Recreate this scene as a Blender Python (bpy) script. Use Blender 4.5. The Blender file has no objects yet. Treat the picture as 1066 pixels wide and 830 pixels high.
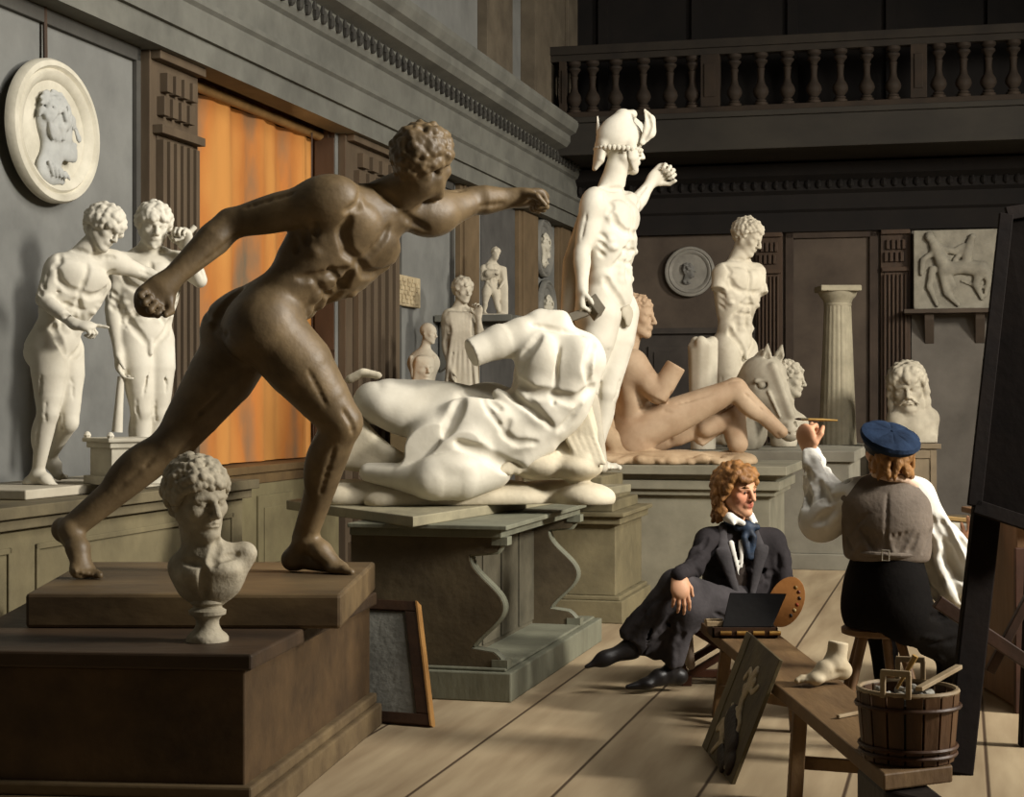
import bpy, math, random
import numpy as np
from mathutils import Vector, Matrix

random.seed(7)
RNG = np.random.default_rng(11)
scene = bpy.context.scene
COL = scene.collection

# ------------------------------------------------------------------ measurements
F = 1812.0                      # focal length for a 1066 x 830 frame
EYE = 1.30                      # eye height of the seated draughtsman who looks into the hall


def pt(px, py, Y):
    """where the ray through a measured picture point stands at distance Y"""
    return np.array([(px - 533.0) / F * Y, Y, EYE - (py - 415.0) / F * Y])


def onz(px, py, z):
    """the same ray met with a level plane at height z"""
    Y = (EYE - z) * F / (py - 415.0)
    return pt(px, py, Y)


def fig(Y0):
    """joints of one figure: picture measures plus a depth offset d (away +) in the same units"""
    return lambda px, py, d=0.0: pt(px, py, Y0 + d * Y0 / F)


def cs(r, u, t):
    """direction given as right, up, toward-the-viewer"""
    v = np.array([r, -t, u], float)
    return v / np.linalg.norm(v)


def nrm(v):
    v = np.asarray(v, float)
    n = np.linalg.norm(v)
    return v / n if n > 1e-9 else np.array([0, 0, 1.0])


# room frame: corner of left and back wall, turned a little
RA = math.radians(14.45)
RC = np.array([0.65, 20.6, 0.0])
RV = np.array([math.cos(RA), -math.sin(RA), 0.0])       # along the back wall, to the right
RU = np.array([math.sin(RA), math.cos(RA), 0.0])        # along the left wall, away
RM = Matrix(((RV[0], RU[0], 0, RC[0]), (RV[1], RU[1], 0, RC[1]), (0, 0, 1, 0), (0, 0, 0, 1)))


def rw(x, y, z):
    return RC + RV * x + RU * y + np.array([0, 0, z])


def on_left(px, py, x=0.0):
    """(y, z) on a plane parallel to the left wall at distance x from it"""
    k = (px - 533.0) / F
    Y = (4.51 - x) / (math.sin(RA) - math.cos(RA) * k)
    P = pt(px, py, Y)
    return float(np.dot(P - RC, RU)), float(P[2])


def on_back(px, py, y=0.0):
    """(x, z) on a plane parallel to the back wall at distance y from it"""
    d = np.array([(px - 533.0) / F, 1.0, 0.0])
    Y = (np.dot(RC, RU) + y) / np.dot(d, RU)
    P = pt(px, py, Y)
    return float(np.dot(P - RC, RV)), float(P[2])


# ------------------------------------------------------------------ materials
def srgb(r, g, b):
    f = lambda c: (c / 255) / 12.92 if c / 255 <= 0.04045 else ((c / 255 + 0.055) / 1.055) ** 2.4
    return (f(r), f(g), f(b), 1.0)


MATS = {}


def mat(name, c, c2=None, scale=6.0, rough=0.7, bump=0.15, bscale=None, stretch=(1, 1, 1), metal=0.0, detail=6.0, spec=0.3, emit=None):
    if name in MATS:
        return MATS[name]
    m = bpy.data.materials.new(name)
    m.use_nodes = True
    nt = m.node_tree
    b = nt.nodes['Principled BSDF']
    b.inputs['Roughness'].default_value = rough
    b.inputs['Metallic'].default_value = metal
    b.inputs['Specular IOR Level'].default_value = spec
    c = srgb(*c)
    c2 = srgb(*c2) if c2 else tuple(v * 0.72 for v in c[:3]) + (1,)
    tc = nt.nodes.new('ShaderNodeTexCoord')
    mp = nt.nodes.new('ShaderNodeMapping')
    mp.inputs['Scale'].default_value = stretch
    nt.links.new(tc.outputs['Object'], mp.inputs['Vector'])
    nz = nt.nodes.new('ShaderNodeTexNoise')
    nz.inputs['Scale'].default_value = scale
    nz.inputs['Detail'].default_value = detail
    nz.inputs['Roughness'].default_value = 0.6
    nt.links.new(mp.outputs['Vector'], nz.inputs['Vector'])
    rp = nt.nodes.new('ShaderNodeValToRGB')
    rp.color_ramp.elements[0].position = 0.3
    rp.color_ramp.elements[0].color = c2
    rp.color_ramp.elements[1].position = 0.68
    rp.color_ramp.elements[1].color = c
    nt.links.new(nz.outputs['Fac'], rp.inputs['Fac'])
    nt.links.new(rp.outputs['Color'], b.inputs['Base Color'])
    if bump > 0:
        n2 = nt.nodes.new('ShaderNodeTexNoise')
        n2.inputs['Scale'].default_value = bscale or scale * 6
        n2.inputs['Detail'].default_value = 4
        nt.links.new(mp.outputs['Vector'], n2.inputs['Vector'])
        bp = nt.nodes.new('ShaderNodeBump')
        bp.inputs['Strength'].default_value = bump
        bp.inputs['Distance'].default_value = 0.02
        nt.links.new(n2.outputs['Fac'], bp.inputs['Height'])
        nt.links.new(bp.outputs['Normal'], b.inputs['Normal'])
    if emit:
        b.inputs['Emission Color'].default_value = srgb(*emit[:3])
        b.inputs['Emission Strength'].default_value = emit[3]
    MATS[name] = m
    return m


# ------------------------------------------------------------------ objects
def wloc(o):
    v = np.zeros(3)
    while o is not None:
        v += np.array(o.location)
        o = o.parent
    return v


def link(o, parent=None, base=None):
    COL.objects.link(o)
    if parent is not None:
        o.parent = parent
    return o


def tag(o, label=None, cat=None, group=None, kind=None):
    if label: o['label'] = label
    if cat: o['category'] = cat
    if group: o['group'] = group
    if kind: o['kind'] = kind
    return o


def thing(name, loc, label, cat, group=None):
    o = bpy.data.objects.new(name, None)
    o.empty_display_size = 0.1
    o.location = tuple(float(v) for v in loc)
    COL.objects.link(o)
    return tag(o, label, cat, group)


def from_data(name, V, Fc, material, parent=None, smooth=False, bevel=0.0, origin=None):
    """V in world measures; the mesh is stored relative to its parent (or to its own origin)"""
    V = np.asarray(V, float)
    me = bpy.data.meshes.new(name)
    o = bpy.data.objects.new(name, me)
    if parent is not None:
        off = wloc(parent)
        COL.objects.link(o)
        o.parent = parent
    else:
        if origin is None:
            lo, hi = V.min(0), V.max(0)
            origin = np.array([(lo[0] + hi[0]) / 2, (lo[1] + hi[1]) / 2, lo[2]])
        off = np.asarray(origin, float)
        o.location = tuple(off)
        COL.objects.link(o)
    V = V - off
    if isinstance(Fc, np.ndarray):
        n = len(Fc)
        me.vertices.add(len(V))
        me.vertices.foreach_set('co', V.astype(np.float32).ravel())
        me.loops.add(n * 4)
        me.loops.foreach_set('vertex_index', Fc.astype(np.int32).ravel())
        me.polygons.add(n)
        me.polygons.foreach_set('loop_start', np.arange(0, n * 4, 4, dtype=np.int32))
        me.update(calc_edges=True)
    else:
        me.from_pydata([tuple(v) for v in V], [], Fc)
        me.update()
    if smooth:
        me.polygons.foreach_set('use_smooth', np.ones(len(me.polygons), bool))
    if material:
        me.materials.append(material)
    if bevel > 0:
        bm_ = o.modifiers.new('bevel', 'BEVEL')
        bm_.width = bevel
        bm_.segments = 2
        bm_.limit_method = 'ANGLE'
    return o


class MB:
    """collects shapes for ONE mesh"""

    def __init__(self, M=None):
        self.V, self.F, self.M = [], [], M

    def add(self, V, Fc):
        b = len(self.V)
        for v in V:
            if self.M is not None:
                v = self.M @ Vector(v)
            self.V.append(tuple(v))
        self.F += [tuple(i + b for i in f) for f in Fc]
        return self

    def box(self, x0, x1, y0, y1, z0, z1):
        V = [(x, y, z) for z in (z0, z1) for y in (y0, y1) for x in (x0, x1)]
        return self.add(V, [(0, 2, 3, 1), (4, 5, 7, 6), (0, 1, 5, 4), (2, 6, 7, 3), (0, 4, 6, 2), (1, 3, 7, 5)])

    def obox(self, c, ax, h):
        """box at c with three axes ax and half sizes h"""
        c = np.asarray(c, float)
        V = [c + ax[0] * h[0] * i + ax[1] * h[1] * j + ax[2] * h[2] * k for k in (-1, 1) for j in (-1, 1) for i in (-1, 1)]
        return self.add(V, [(0, 2, 3, 1), (4, 5, 7, 6), (0, 1, 5, 4), (2, 6, 7, 3), (0, 4, 6, 2), (1, 3, 7, 5)])

    def bar(self, a, b, w, t, up=(0, 0, 1)):
        """square bar from a to b, width w across, thickness t along up"""
        a, b = np.asarray(a, float), np.asarray(b, float)
        d = nrm(b - a)
        s = nrm(np.cross(d, up))
        u = np.cross(s, d)
        return self.obox((a + b) / 2, (d, s, u), (np.linalg.norm(b - a) / 2, w / 2, t / 2))

    def prism(self, poly, off):
        """polygon (3d points) pushed along off"""
        n = len(poly)
        P = [np.asarray(p, float) for p in poly]
        Q = [p + np.asarray(off, float) for p in P]
        Fc = [tuple(range(n))[::-1], tuple(range(n, 2 * n))]
        for i in range(n):
            j = (i + 1) % n
            Fc.append((i, j, n + j, n + i))
        return self.add(P + Q, Fc)

    def lathe(self, c, prof, seg=32, axis=(0, 0, 1)):
        """profile of (radius, height) turned about an axis at c"""
        c = np.asarray(c, float)
        w = nrm(axis)
        e1 = nrm(np.cross(w, (1, 0, 0) if abs(w[0]) < 0.9 else (0, 1, 0)))
        e2 = np.cross(w, e1)
        V, Fc = [], []
        for r, h in prof:
            for i in range(seg):
                a = 2 * math.pi * i / seg
                V.append(c + w * h + (e1 * math.cos(a) + e2 * math.sin(a)) * r)
        m = len(prof)
        for k in range(m - 1):
            for i in range(seg):
                j = (i + 1) % seg
                Fc.append((k * seg + i, k * seg + j, (k + 1) * seg + j, (k + 1) * seg + i))
        Fc.append(tuple(range(seg))[::-1])
        Fc.append(tuple((m - 1) * seg + i for i in range(seg)))
        return self.add(V, Fc)

    def tube(self, pts, rad, seg=10):
        P = [np.asarray(p, float) for p in pts]
        R = rad if hasattr(rad, '__len__') else [rad] * len(P)
        V, Fc = [], []
        d0 = nrm(P[1] - P[0])
        e1 = nrm(np.cross(d0, (0, 0, 1) if abs(d0[2]) < 0.9 else (1, 0, 0)))
        for k, p in enumerate(P):
            d = nrm(P[min(k + 1, len(P) - 1)] - P[max(k - 1, 0)])
            e1 = nrm(e1 - d * np.dot(e1, d))
            e2 = np.cross(d, e1)
            for i in range(seg):
                a = 2 * math.pi * i / seg
                V.append(p + (e1 * math.cos(a) + e2 * math.sin(a)) * R[k])
        for k in range(len(P) - 1):
            for i in range(seg):
                j = (i + 1) % seg
                Fc.append((k * seg + i, k * seg + j, (k + 1) * seg + j, (k + 1) * seg + i))
        Fc.append(tuple(range(seg))[::-1])
        Fc.append(tuple((len(P) - 1) * seg + i for i in range(seg)))
        return self.add(V, Fc)

    def run(self, prof, p0, p1, out, up=(0, 0, 1)):
        """moulding: profile of (out, up) run from p0 to p1"""
        p0, p1 = np.asarray(p0, float), np.asarray(p1, float)
        out, up = np.asarray(out, float), np.asarray(up, float)
        return self.prism([p0 + out * a + up * b for a, b in prof], p1 - p0)

    def build(self, name, material, parent=None, smooth=False, bevel=0.0, origin=None):
        o = from_data(name, self.V, self.F, material, parent, smooth, bevel, origin)
        import bmesh
        bm = bmesh.new()
        bm.from_mesh(o.data)
        bmesh.ops.recalc_face_normals(bm, faces=bm.faces)
        bm.to_mesh(o.data)
        bm.free()
        if smooth:
            try:
                o.data.set_sharp_from_angle(angle=math.radians(40))
            except Exception:
                pass
        return o


def struct(name, mb, m, bevel=0.0, smooth=False):
    return tag(mb.build(name, m, None, smooth, bevel), kind='structure')


# ------------------------------------------------------------------ sculpting: soft unions of tapered limbs, turned into one surface
class Clay:
    def __init__(self, res):
        self.res, self.P, self.S = res, [], []

    def cap(self, a, b, ra, rb=None, k=0.02, sq=None, op='+'):
        """tapered limb; sq=(direction, factor) flattens it along a direction"""
        a, b = np.asarray(a, float), np.asarray(b, float)
        rb = ra if rb is None else rb
        m = max(ra, rb) * max(1.0, sq[1] if sq else 1.0)
        self.P.append(('cap', np.minimum(a, b) - m, np.maximum(a, b) + m, k, op, (a, b, ra, rb, sq)))
        return self

    def chain(self, pts, rads, k=0.02, sq=None):
        P = np.array([np.asarray(p, float) for p in pts])
        m = max(rads) * max(1.0, sq[1] if sq else 1.0)
        self.P.append(('poly', P.min(0) - m, P.max(0) + m, k, '+', (P, list(rads), sq)))
        return self

    def ell(self, c, r, ax=None, k=0.02, op='+'):
        c, r = np.asarray(c, float), np.asarray(r, float) * np.ones(3)
        ax = np.eye(3) if ax is None else np.array([nrm(v) for v in ax])
        e = np.sqrt(((ax * r[:, None]) ** 2).sum(0))
        self.P.append(('ell', c - e, c + e, k, op, (c, r, ax)))
        return self

    def box(self, c, h, ax=None, rnd=0.005, k=0.005, op='+'):
        c, h = np.asarray(c, float), np.asarray(h, float)
        ax = np.eye(3) if ax is None else np.array([nrm(v) for v in ax])
        e = np.abs(ax * h[:, None]).sum(0)
        self.P.append(('box', c - e, c + e, k, op, (c, h, ax, rnd)))
        return self

    def cyl(self, a, b, ra, rb=None, k=0.01, op='+', rnd=0.004):
        """flat-ended limb (a broken or sawn stump)"""
        a, b = np.asarray(a, float), np.asarray(b, float)
        rb = ra if rb is None else rb
        m = max(ra, rb)
        self.P.append(('cyl', np.minimum(a, b) - m, np.maximum(a, b) + m, k, op, (a, b, ra, rb, rnd)))
        return self

    def groove(self, pts, d, r, depth=.5, op='-', k=None, reach=.5, taper=True):
        """a furrow (or with op '+' a fold) laid on the finished surface: pts are inner points, d the way out"""
        self.S.append(([np.asarray(p, float) for p in pts], d, r, depth, op, k or r * 2.8, reach, taper))
        return self

    def field(self):
        res = self.res
        pad = 3 * res
        plus = [p for p in self.P if p[4] == '+']
        lo = np.min([p[1] - p[3] * 0.5 for p in plus], 0) - pad - (.02 if self.S else 0)
        hi = np.max([p[2] + p[3] * 0.5 for p in plus], 0) + pad + (.02 if self.S else 0)
        n = np.ceil((hi - lo) / res).astype(int) + 1
        G = np.full(n, 9.0, np.float32)
        ax = [(lo[i] + np.arange(n[i]) * res).astype(np.float32) for i in range(3)]
        for p in self.P:
            self.apply(G, lo, ax, n, p)
        for pts, d, r, depth, op, k, reach, taper in self.S:
            out = []
            for i in range(len(pts) - 1):
                m = max(2, int(np.linalg.norm(pts[i + 1] - pts[i]) / (res * 1.5)))
                for j in range(m + (1 if i == len(pts) - 2 else 0)):
                    out.append((pts[i] + (pts[i + 1] - pts[i]) * j / m, (i + j / m) / (len(pts) - 1)))
            T = np.arange(0, reach, res * .5)
            surf = []
            for p, t in out:
                dd = d if not isinstance(d, tuple) else nrm(d[0] * (1 - t) + d[1] * t)
                Q = p + np.outer(T[::-1], dd)
                I = np.round((Q - lo) / res).astype(int)
                ok = ((I >= 0) & (I < n)).all(1)
                I = np.clip(I, 0, n - 1)
                v = G[I[:, 0], I[:, 1], I[:, 2]]
                h = np.nonzero((v < 0) & ok)[0]
                if len(h):
                    q = Q[h[0]] + dd * v[h[0]] * -.0
                    surf.append((q, t, dd))
            for i in range(len(surf) - 1):
                if np.linalg.norm(surf[i + 1][0] - surf[i][0]) > res * 8 + .02:
                    continue
                f = lambda t: r * (1 - .75 * abs(2 * t - 1) ** 2.5) if taper else r
                s = 1 if op == '-' else -1
                c0 = surf[i][0] + surf[i][2] * f(surf[i][1]) * (1 - depth) * s
                c1 = surf[i + 1][0] + surf[i + 1][2] * f(surf[i + 1][1]) * (1 - depth) * s
                ra, rb = f(surf[i][1]), f(surf[i + 1][1])
                m = max(ra, rb)
                self.apply(G, lo, ax, n, ('cap', np.minimum(c0, c1) - m, np.maximum(c0, c1) + m, k, op, (c0, c1, ra, rb, None)))
        return lo, G

    def capdist(self, X, Y, Z, d):
        f32 = np.float32
        a, b, ra, rb, sq = d
        v = b - a
        L2 = float(v @ v) + 1e-12
        t = ((X - f32(a[0])) * f32(v[0]) + (Y - f32(a[1])) * f32(v[1]) + (Z - f32(a[2])) * f32(v[2])) / f32(L2)
        np.clip(t, 0, 1, out=t)
        qx = X - f32(a[0]) - t * f32(v[0])
        qy = Y - f32(a[1]) - t * f32(v[1])
        qz = Z - f32(a[2]) - t * f32(v[2])
        q2 = qx * qx + qy * qy + qz * qz
        if sq:
            w = nrm(sq[0])
            al = qx * f32(w[0]) + qy * f32(w[1]) + qz * f32(w[2])
            q2 = q2 + al * al * f32(1 / sq[1] ** 2 - 1)
            dd = np.sqrt(np.maximum(q2, 0)) - (f32(ra) + t * f32(rb - ra))
            dd *= f32(min(1.0, sq[1]) ** 0.5)
        else:
            dd = np.sqrt(q2) - (f32(ra) + t * f32(rb - ra))
        return dd

    def apply(self, G, lo, ax, n, prim):
        res = self.res
        pad = 3 * res
        kind, plo, phi, k, op, d = prim
        i0 = np.maximum(np.floor((plo - k - pad - lo) / res).astype(int), 0)
        i1 = np.minimum(np.ceil((phi + k + pad - lo) / res).astype(int) + 1, n)
        if np.any(i1 <= i0):
            return
        X = ax[0][i0[0]:i1[0]][:, None, None]
        Y = ax[1][i0[1]:i1[1]][None, :, None]
        Z = ax[2][i0[2]:i1[2]][None, None, :]
        f32 = np.float32
        if kind in ('cap', 'poly'):
            segs = [d] if kind == 'cap' else [(d[0][i], d[0][i + 1], d[1][i], d[1][i + 1], d[2]) for i in range(len(d[0]) - 1)]
            best = None
            for sg in segs:
                dd = self.capdist(X, Y, Z, sg)
                best = dd if best is None else np.minimum(best, dd)
            dd = best
        elif kind == 'ell':
            c, r, A = d
            px, py, pz = X - f32(c[0]), Y - f32(c[1]), Z - f32(c[2])
            k0 = 0
            k1 = 0
            for i in range(3):
                q = px * f32(A[i][0]) + py * f32(A[i][1]) + pz * f32(A[i][2])
                s = (q / f32(r[i])) ** 2
                k0 = k0 + s
                k1 = k1 + s / f32(r[i] ** 2)
            k0 = np.sqrt(k0)
            dd = k0 * (k0 - 1) / np.maximum(np.sqrt(k1), 1e-6)
        elif kind == 'box':
            c, h, A, rnd = d
            px, py, pz = X - f32(c[0]), Y - f32(c[1]), Z - f32(c[2])
            out = 0
            ins = None
            for i in range(3):
                q = np.abs(px * f32(A[i][0]) + py * f32(A[i][1]) + pz * f32(A[i][2])) - f32(h[i] - rnd)
                out = out + np.maximum(q, 0) ** 2
                ins = q if ins is None else np.maximum(ins, q)
            dd = np.sqrt(out) + np.minimum(ins, 0) - f32(rnd)
        else:
            a, b, ra, rb, rnd = d
            v = b - a
            L = float(np.linalg.norm(v)) + 1e-9
            v = v / L
            s = (X - f32(a[0])) * f32(v[0]) + (Y - f32(a[1])) * f32(v[1]) + (Z - f32(a[2])) * f32(v[2])
            r2 = (X - f32(a[0])) ** 2 + (Y - f32(a[1])) ** 2 + (Z - f32(a[2])) ** 2 - s * s
            t = np.clip(s / f32(L), 0, 1)
            q1 = np.sqrt(np.maximum(r2, 0)) - (f32(ra - rnd) + t * f32(rb - ra))
            q2 = np.abs(s - f32(L / 2)) - f32(L / 2 - rnd)
            dd = np.sqrt(np.maximum(q1, 0) ** 2 + np.maximum(q2, 0) ** 2) + np.minimum(np.maximum(q1, q2), 0) - f32(rnd)
        S = G[i0[0]:i1[0], i0[1]:i1[1], i0[2]:i1[2]]
        k = max(k, 1e-5)
        if op == '+':
            h = np.maximum(k - np.abs(S - dd), 0) / k
            S[...] = np.minimum(S, dd) - h * h * (k / 4)
        else:
            dd = -dd
            h = np.maximum(k - np.abs(S - dd), 0) / k
            S[...] = np.maximum(S, dd) + h * h * (k / 4)
    def mesh(self, name, material, parent=None, floor=None, origin=None, smooth_it=1):
        lo, G = self.field()
        res = self.res
        if floor is not None:
            k = int(round((floor - lo[2]) / res))
            if k > 0:
                G[:, :, :k] = np.maximum(G[:, :, :k], res * 0.5)
        ins = G < 0
        c = np.zeros(tuple(s - 1 for s in G.shape), np.uint8)
        for i in (0, 1):
            for j in (0, 1):
                for k in (0, 1):
                    c += ins[i:ins.shape[0] - 1 + i, j:ins.shape[1] - 1 + j, k:ins.shape[2] - 1 + k]
        act = np.argwhere((c > 0) & (c < 8))
        idx = np.full(c.shape, -1, np.int32)
        idx[act[:, 0], act[:, 1], act[:, 2]] = np.arange(len(act))
        acc = np.zeros((len(act), 3))
        cnt = np.zeros(len(act))
        corners = [(i, j, k) for i in (0, 1) for j in (0, 1) for k in (0, 1)]
        val = {o: G[act[:, 0] + o[0], act[:, 1] + o[1], act[:, 2] + o[2]] for o in corners}
        for o in corners:
            for axn in range(3):
                if o[axn] == 0:
                    o2 = tuple(1 if q == axn else o[q] for q in range(3))
                    va, vb = val[o], val[o2]
                    m = (va < 0) != (vb < 0)
                    t = np.where(m, va / np.where(m, va - vb, 1), 0)
                    t = np.clip(t, 0.02, 0.98)
                    P = np.tile(np.array(o, float), (len(act), 1))
                    P[:, axn] += t
                    acc[m] += P[m]
                    cnt[m] += 1
        V = lo + (act + acc / cnt[:, None]) * res
        quads = []
        for axn in range(3):
            u, v = [(1, 2), (2, 0), (0, 1)][axn]
            sl0 = [slice(1, -1)] * 3
            sl1 = [slice(1, -1)] * 3
            sl0[axn] = slice(0, -1)
            sl1[axn] = slice(1, None)
            a, b = ins[tuple(sl0)], ins[tuple(sl1)]
            e = np.argwhere(a != b)
            if not len(e):
                continue
            flip = a[e[:, 0], e[:, 1], e[:, 2]]
            base = e.copy()
            for q in range(3):
                if q != axn:
                    base[:, q] += 1
            def cell(du, dv):
                p = base.copy()
                p[:, u] -= du
                p[:, v] -= dv
                return idx[p[:, 0], p[:, 1], p[:, 2]]
            q = np.stack([cell(1, 1), cell(0, 1), cell(0, 0), cell(1, 0)], 1)
            q[~flip] = q[~flip][:, ::-1]
            quads.append(q)
        Q = np.concatenate(quads)
        Q = Q[(Q >= 0).all(1)]
        for _ in range(smooth_it):
            s = np.zeros_like(V)
            w = np.zeros(len(V))
            for i in range(4):
                for j in ((i + 1) % 4, (i + 3) % 4):
                    np.add.at(s, Q[:, i], V[Q[:, j]])
                    np.add.at(w, Q[:, i], 1)
            V = V * 0.5 + 0.5 * s / np.maximum(w, 1)[:, None]
        if floor is not None:
            V[:, 2] = np.maximum(V[:, 2], floor)
        return from_data(name, V, Q, material, parent, True, 0.0, origin)
# ================================================================== THE ROOM
M_wall = mat('wall_plaster_grey', (122, 122, 117), (101, 101, 97), 2.2, 0.85, 0.1)
M_wallb = mat('wall_plaster_brown', (86, 75, 64), (60, 51, 43), 1.6, 0.85, 0.1)
M_ent = mat('entablature_grey', (112, 111, 102), (90, 89, 82), 3.0, 0.8, 0.12)
M_dark = mat('gallery_gloom', (26, 21, 17), (15, 12, 10), 2.0, 0.85, 0.1)  # gloom of the frieze and gallery wall put into the colour
M_pil = mat('pilaster_brown', (96, 82, 64), (72, 60, 46), 3.0, 0.75, 0.12, stretch=(1, 1, .3))
M_brown = mat('brown_wood', (78, 60, 45), (52, 40, 30), 3.0, 0.6, 0.12, stretch=(1, 1, .3))
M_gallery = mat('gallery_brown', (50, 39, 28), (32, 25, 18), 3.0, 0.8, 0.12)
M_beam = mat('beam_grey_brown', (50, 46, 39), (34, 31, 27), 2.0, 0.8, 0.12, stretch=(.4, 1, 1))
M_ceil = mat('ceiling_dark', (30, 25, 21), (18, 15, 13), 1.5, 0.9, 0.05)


def plank_material():
    m = bpy.data.materials.new('floor_planks')
    m.use_nodes = True
    nt = m.node_tree
    L = nt.links.new
    b = nt.nodes['Principled BSDF']
    b.inputs['Roughness'].default_value = 0.75
    b.inputs['Specular IOR Level'].default_value = 0.25
    tc = nt.nodes.new('ShaderNodeTexCoord')
    sp = nt.nodes.new('ShaderNodeSeparateXYZ')
    L(tc.outputs['Object'], sp.inputs[0])

    def mth(op, a, v=None):
        n = nt.nodes.new('ShaderNodeMath')
        n.operation = op
        L(a, n.inputs[0])
        if v is not None:
            if isinstance(v, (int, float)):
                n.inputs[1].default_value = v
            else:
                L(v, n.inputs[1])
        return n.outputs[0]
    u = mth('DIVIDE', sp.outputs['X'], 0.46)
    fl = mth('FLOOR', u)
    fr = mth('FRACT', u)
    edge = mth('MINIMUM', fr, mth('SUBTRACT', mth('MULTIPLY', fr, -1.0), -1.0))
    gap = nt.nodes.new('ShaderNodeMapRange')
    gap.inputs['From Min'].default_value = 0.006
    gap.inputs['From Max'].default_value = 0.02
    L(edge, gap.inputs['Value'])
    wn = nt.nodes.new('ShaderNodeTexWhiteNoise')
    wn.noise_dimensions = '1D'
    L(fl, wn.inputs['W'])
    mp = nt.nodes.new('ShaderNodeMapping')
    mp.inputs['Scale'].default_value = (3, 0.35, 1)
    L(tc.outputs['Object'], mp.inputs['Vector'])
    nz = nt.nodes.new('ShaderNodeTexNoise')
    nz.inputs['Scale'].default_value = 3
    nz.inputs['Detail'].default_value = 8
    L(mp.outputs['Vector'], nz.inputs['Vector'])
    rp = nt.nodes.new('ShaderNodeValToRGB')
    rp.color_ramp.elements[0].color = srgb(140, 121, 94)
    rp.color_ramp.elements[0].position = 0.3
    rp.color_ramp.elements[1].color = srgb(172, 154, 124)
    rp.color_ramp.elements[1].position = 0.7
    L(nz.outputs['Fac'], rp.inputs['Fac'])
    hs = nt.nodes.new('ShaderNodeHueSaturation')
    L(rp.outputs['Color'], hs.inputs['Color'])
    vv = nt.nodes.new('ShaderNodeMapRange')
    vv.inputs['To Min'].default_value = 0.82
    vv.inputs['To Max'].default_value = 1.08
    L(wn.outputs['Value'], vv.inputs['Value'])
    L(vv.outputs['Result'], hs.inputs['Value'])
    mx = nt.nodes.new('ShaderNodeMix')
    mx.data_type = 'RGBA'
    L(gap.outputs['Result'], mx.inputs['Factor'])
    mx.inputs['A'].default_value = srgb(70, 54, 38)
    L(hs.outputs['Color'], mx.inputs['B'])
    L(mx.outputs['Result'], b.inputs['Base Color'])
    bp = nt.nodes.new('ShaderNodeBump')
    bp.inputs['Strength'].default_value = 0.25
    bp.inputs['Distance'].default_value = 0.01
    L(gap.outputs['Result'], bp.inputs['Height'])
    L(bp.outputs['Normal'], b.inputs['Normal'])
    return m


YN = -16.8          # near end of the left wall (behind the eye)
floor_o = bpy.data.objects.new('floor', bpy.data.meshes.new('floor'))
COL.objects.link(floor_o)
floor_o.data.from_pydata([(-1.5, -24, 0), (12, -24, 0), (12, 1.0, 0), (-1.5, 1.0, 0)], [], [(0, 1, 2, 3)])
floor_o.data.materials.append(plank_material())
floor_o.matrix_world = RM
tag(floor_o, kind='structure')

# openings and pilasters on the left wall, read off along the wall
def depth_at(y, px):
    """how deep behind the left wall the point at y along it is when it shows at px"""
    lo, hi = -2.0, 0.0
    for _ in range(40):
        m = (lo + hi) / 2
        P = rw(m, y, 0)
        if P[0] / P[1] * F + 533 < px:
            lo = m
        else:
            hi = m
    return m


yl = lambda px, x=0.0: on_left(px, 300, x)[0]
W0, W1 = yl(197), yl(349)          # window recess
XC = depth_at(W1, 327)              # plane of the blind
XB = XC - 0.22
SILL = 0.86
HEAD = 3.42
# wall behind the statues with the recess left open
mb = MB(RM)
mb.box(-0.3, 0, YN, W0, 0, 3.4)
mb.box(-0.3, 0, W1, 0.3, 0, 3.4)
mb.box(-0.3, 0, W0, W1, 0, SILL - .13)
mb.box(-0.3, 0, YN, 0.3, 3.4, 7.0)
struct('wall_left', mb, M_wall)

# recess: jambs, soffit and panelled far jamb
mb = MB(RM)
mb.box(XB, -0.002, W0 - 0.06, W0, SILL, HEAD)
mb.box(XB, -0.002, W1, W1 + 0.06, SILL, HEAD)
mb.box(XB, -0.002, W0, W1, HEAD - 0.02, HEAD + 0.05)
for z0, z1 in ((SILL + 0.1, 1.5), (1.6, 2.5), (2.6, 3.3)):          # panels on the far jamb
    mb.box(XC + .12, -.1, W1 - 0.02, W1, z0, z1)
    mb.box(XC + .17, -.15, W1 - 0.035, W1 - .02, z0 + .06, z1 - .06)
for i in range(3):
    t0 = W0 + (W1 - W0) * (i / 3) + 0.06
    mb.box(XC + .1, -0.06, t0, t0 + (W1 - W0) / 3 - 0.12, HEAD - 0.04, HEAD - 0.02)
struct('trim_1', mb, M_brown, 0.006)
mb = MB(RM)
mb.box(XB, 0.06, W0, W1, SILL - 0.05, SILL)
mb.box(-0.05, 0.04, W0, W1, SILL - 0.12, SILL - 0.05)
struct('trim_2', mb, mat('sill_brown', (104, 84, 54), (76, 60, 40), 4, .7, .1), 0.006)
# dado under the window with raised panels
mb = MB(RM)
mb.box(0, 0.03, W0, W1, 0.0, SILL - 0.12)
n = 3
for i in range(n):
    a = W0 + (W1 - W0) * i / n + 0.12
    b = W0 + (W1 - W0) * (i + 1) / n - 0.12
    mb.box(0.03, 0.05, a, b, 0.12, SILL - 0.2)
    mb.box(0.05, 0.06, a + 0.08, b - 0.08, 0.2, SILL - 0.28)
struct('trim_3', mb, mat('dado_olive', (120, 112, 82), (96, 88, 64), 3, .75, .1), 0.006)

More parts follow.
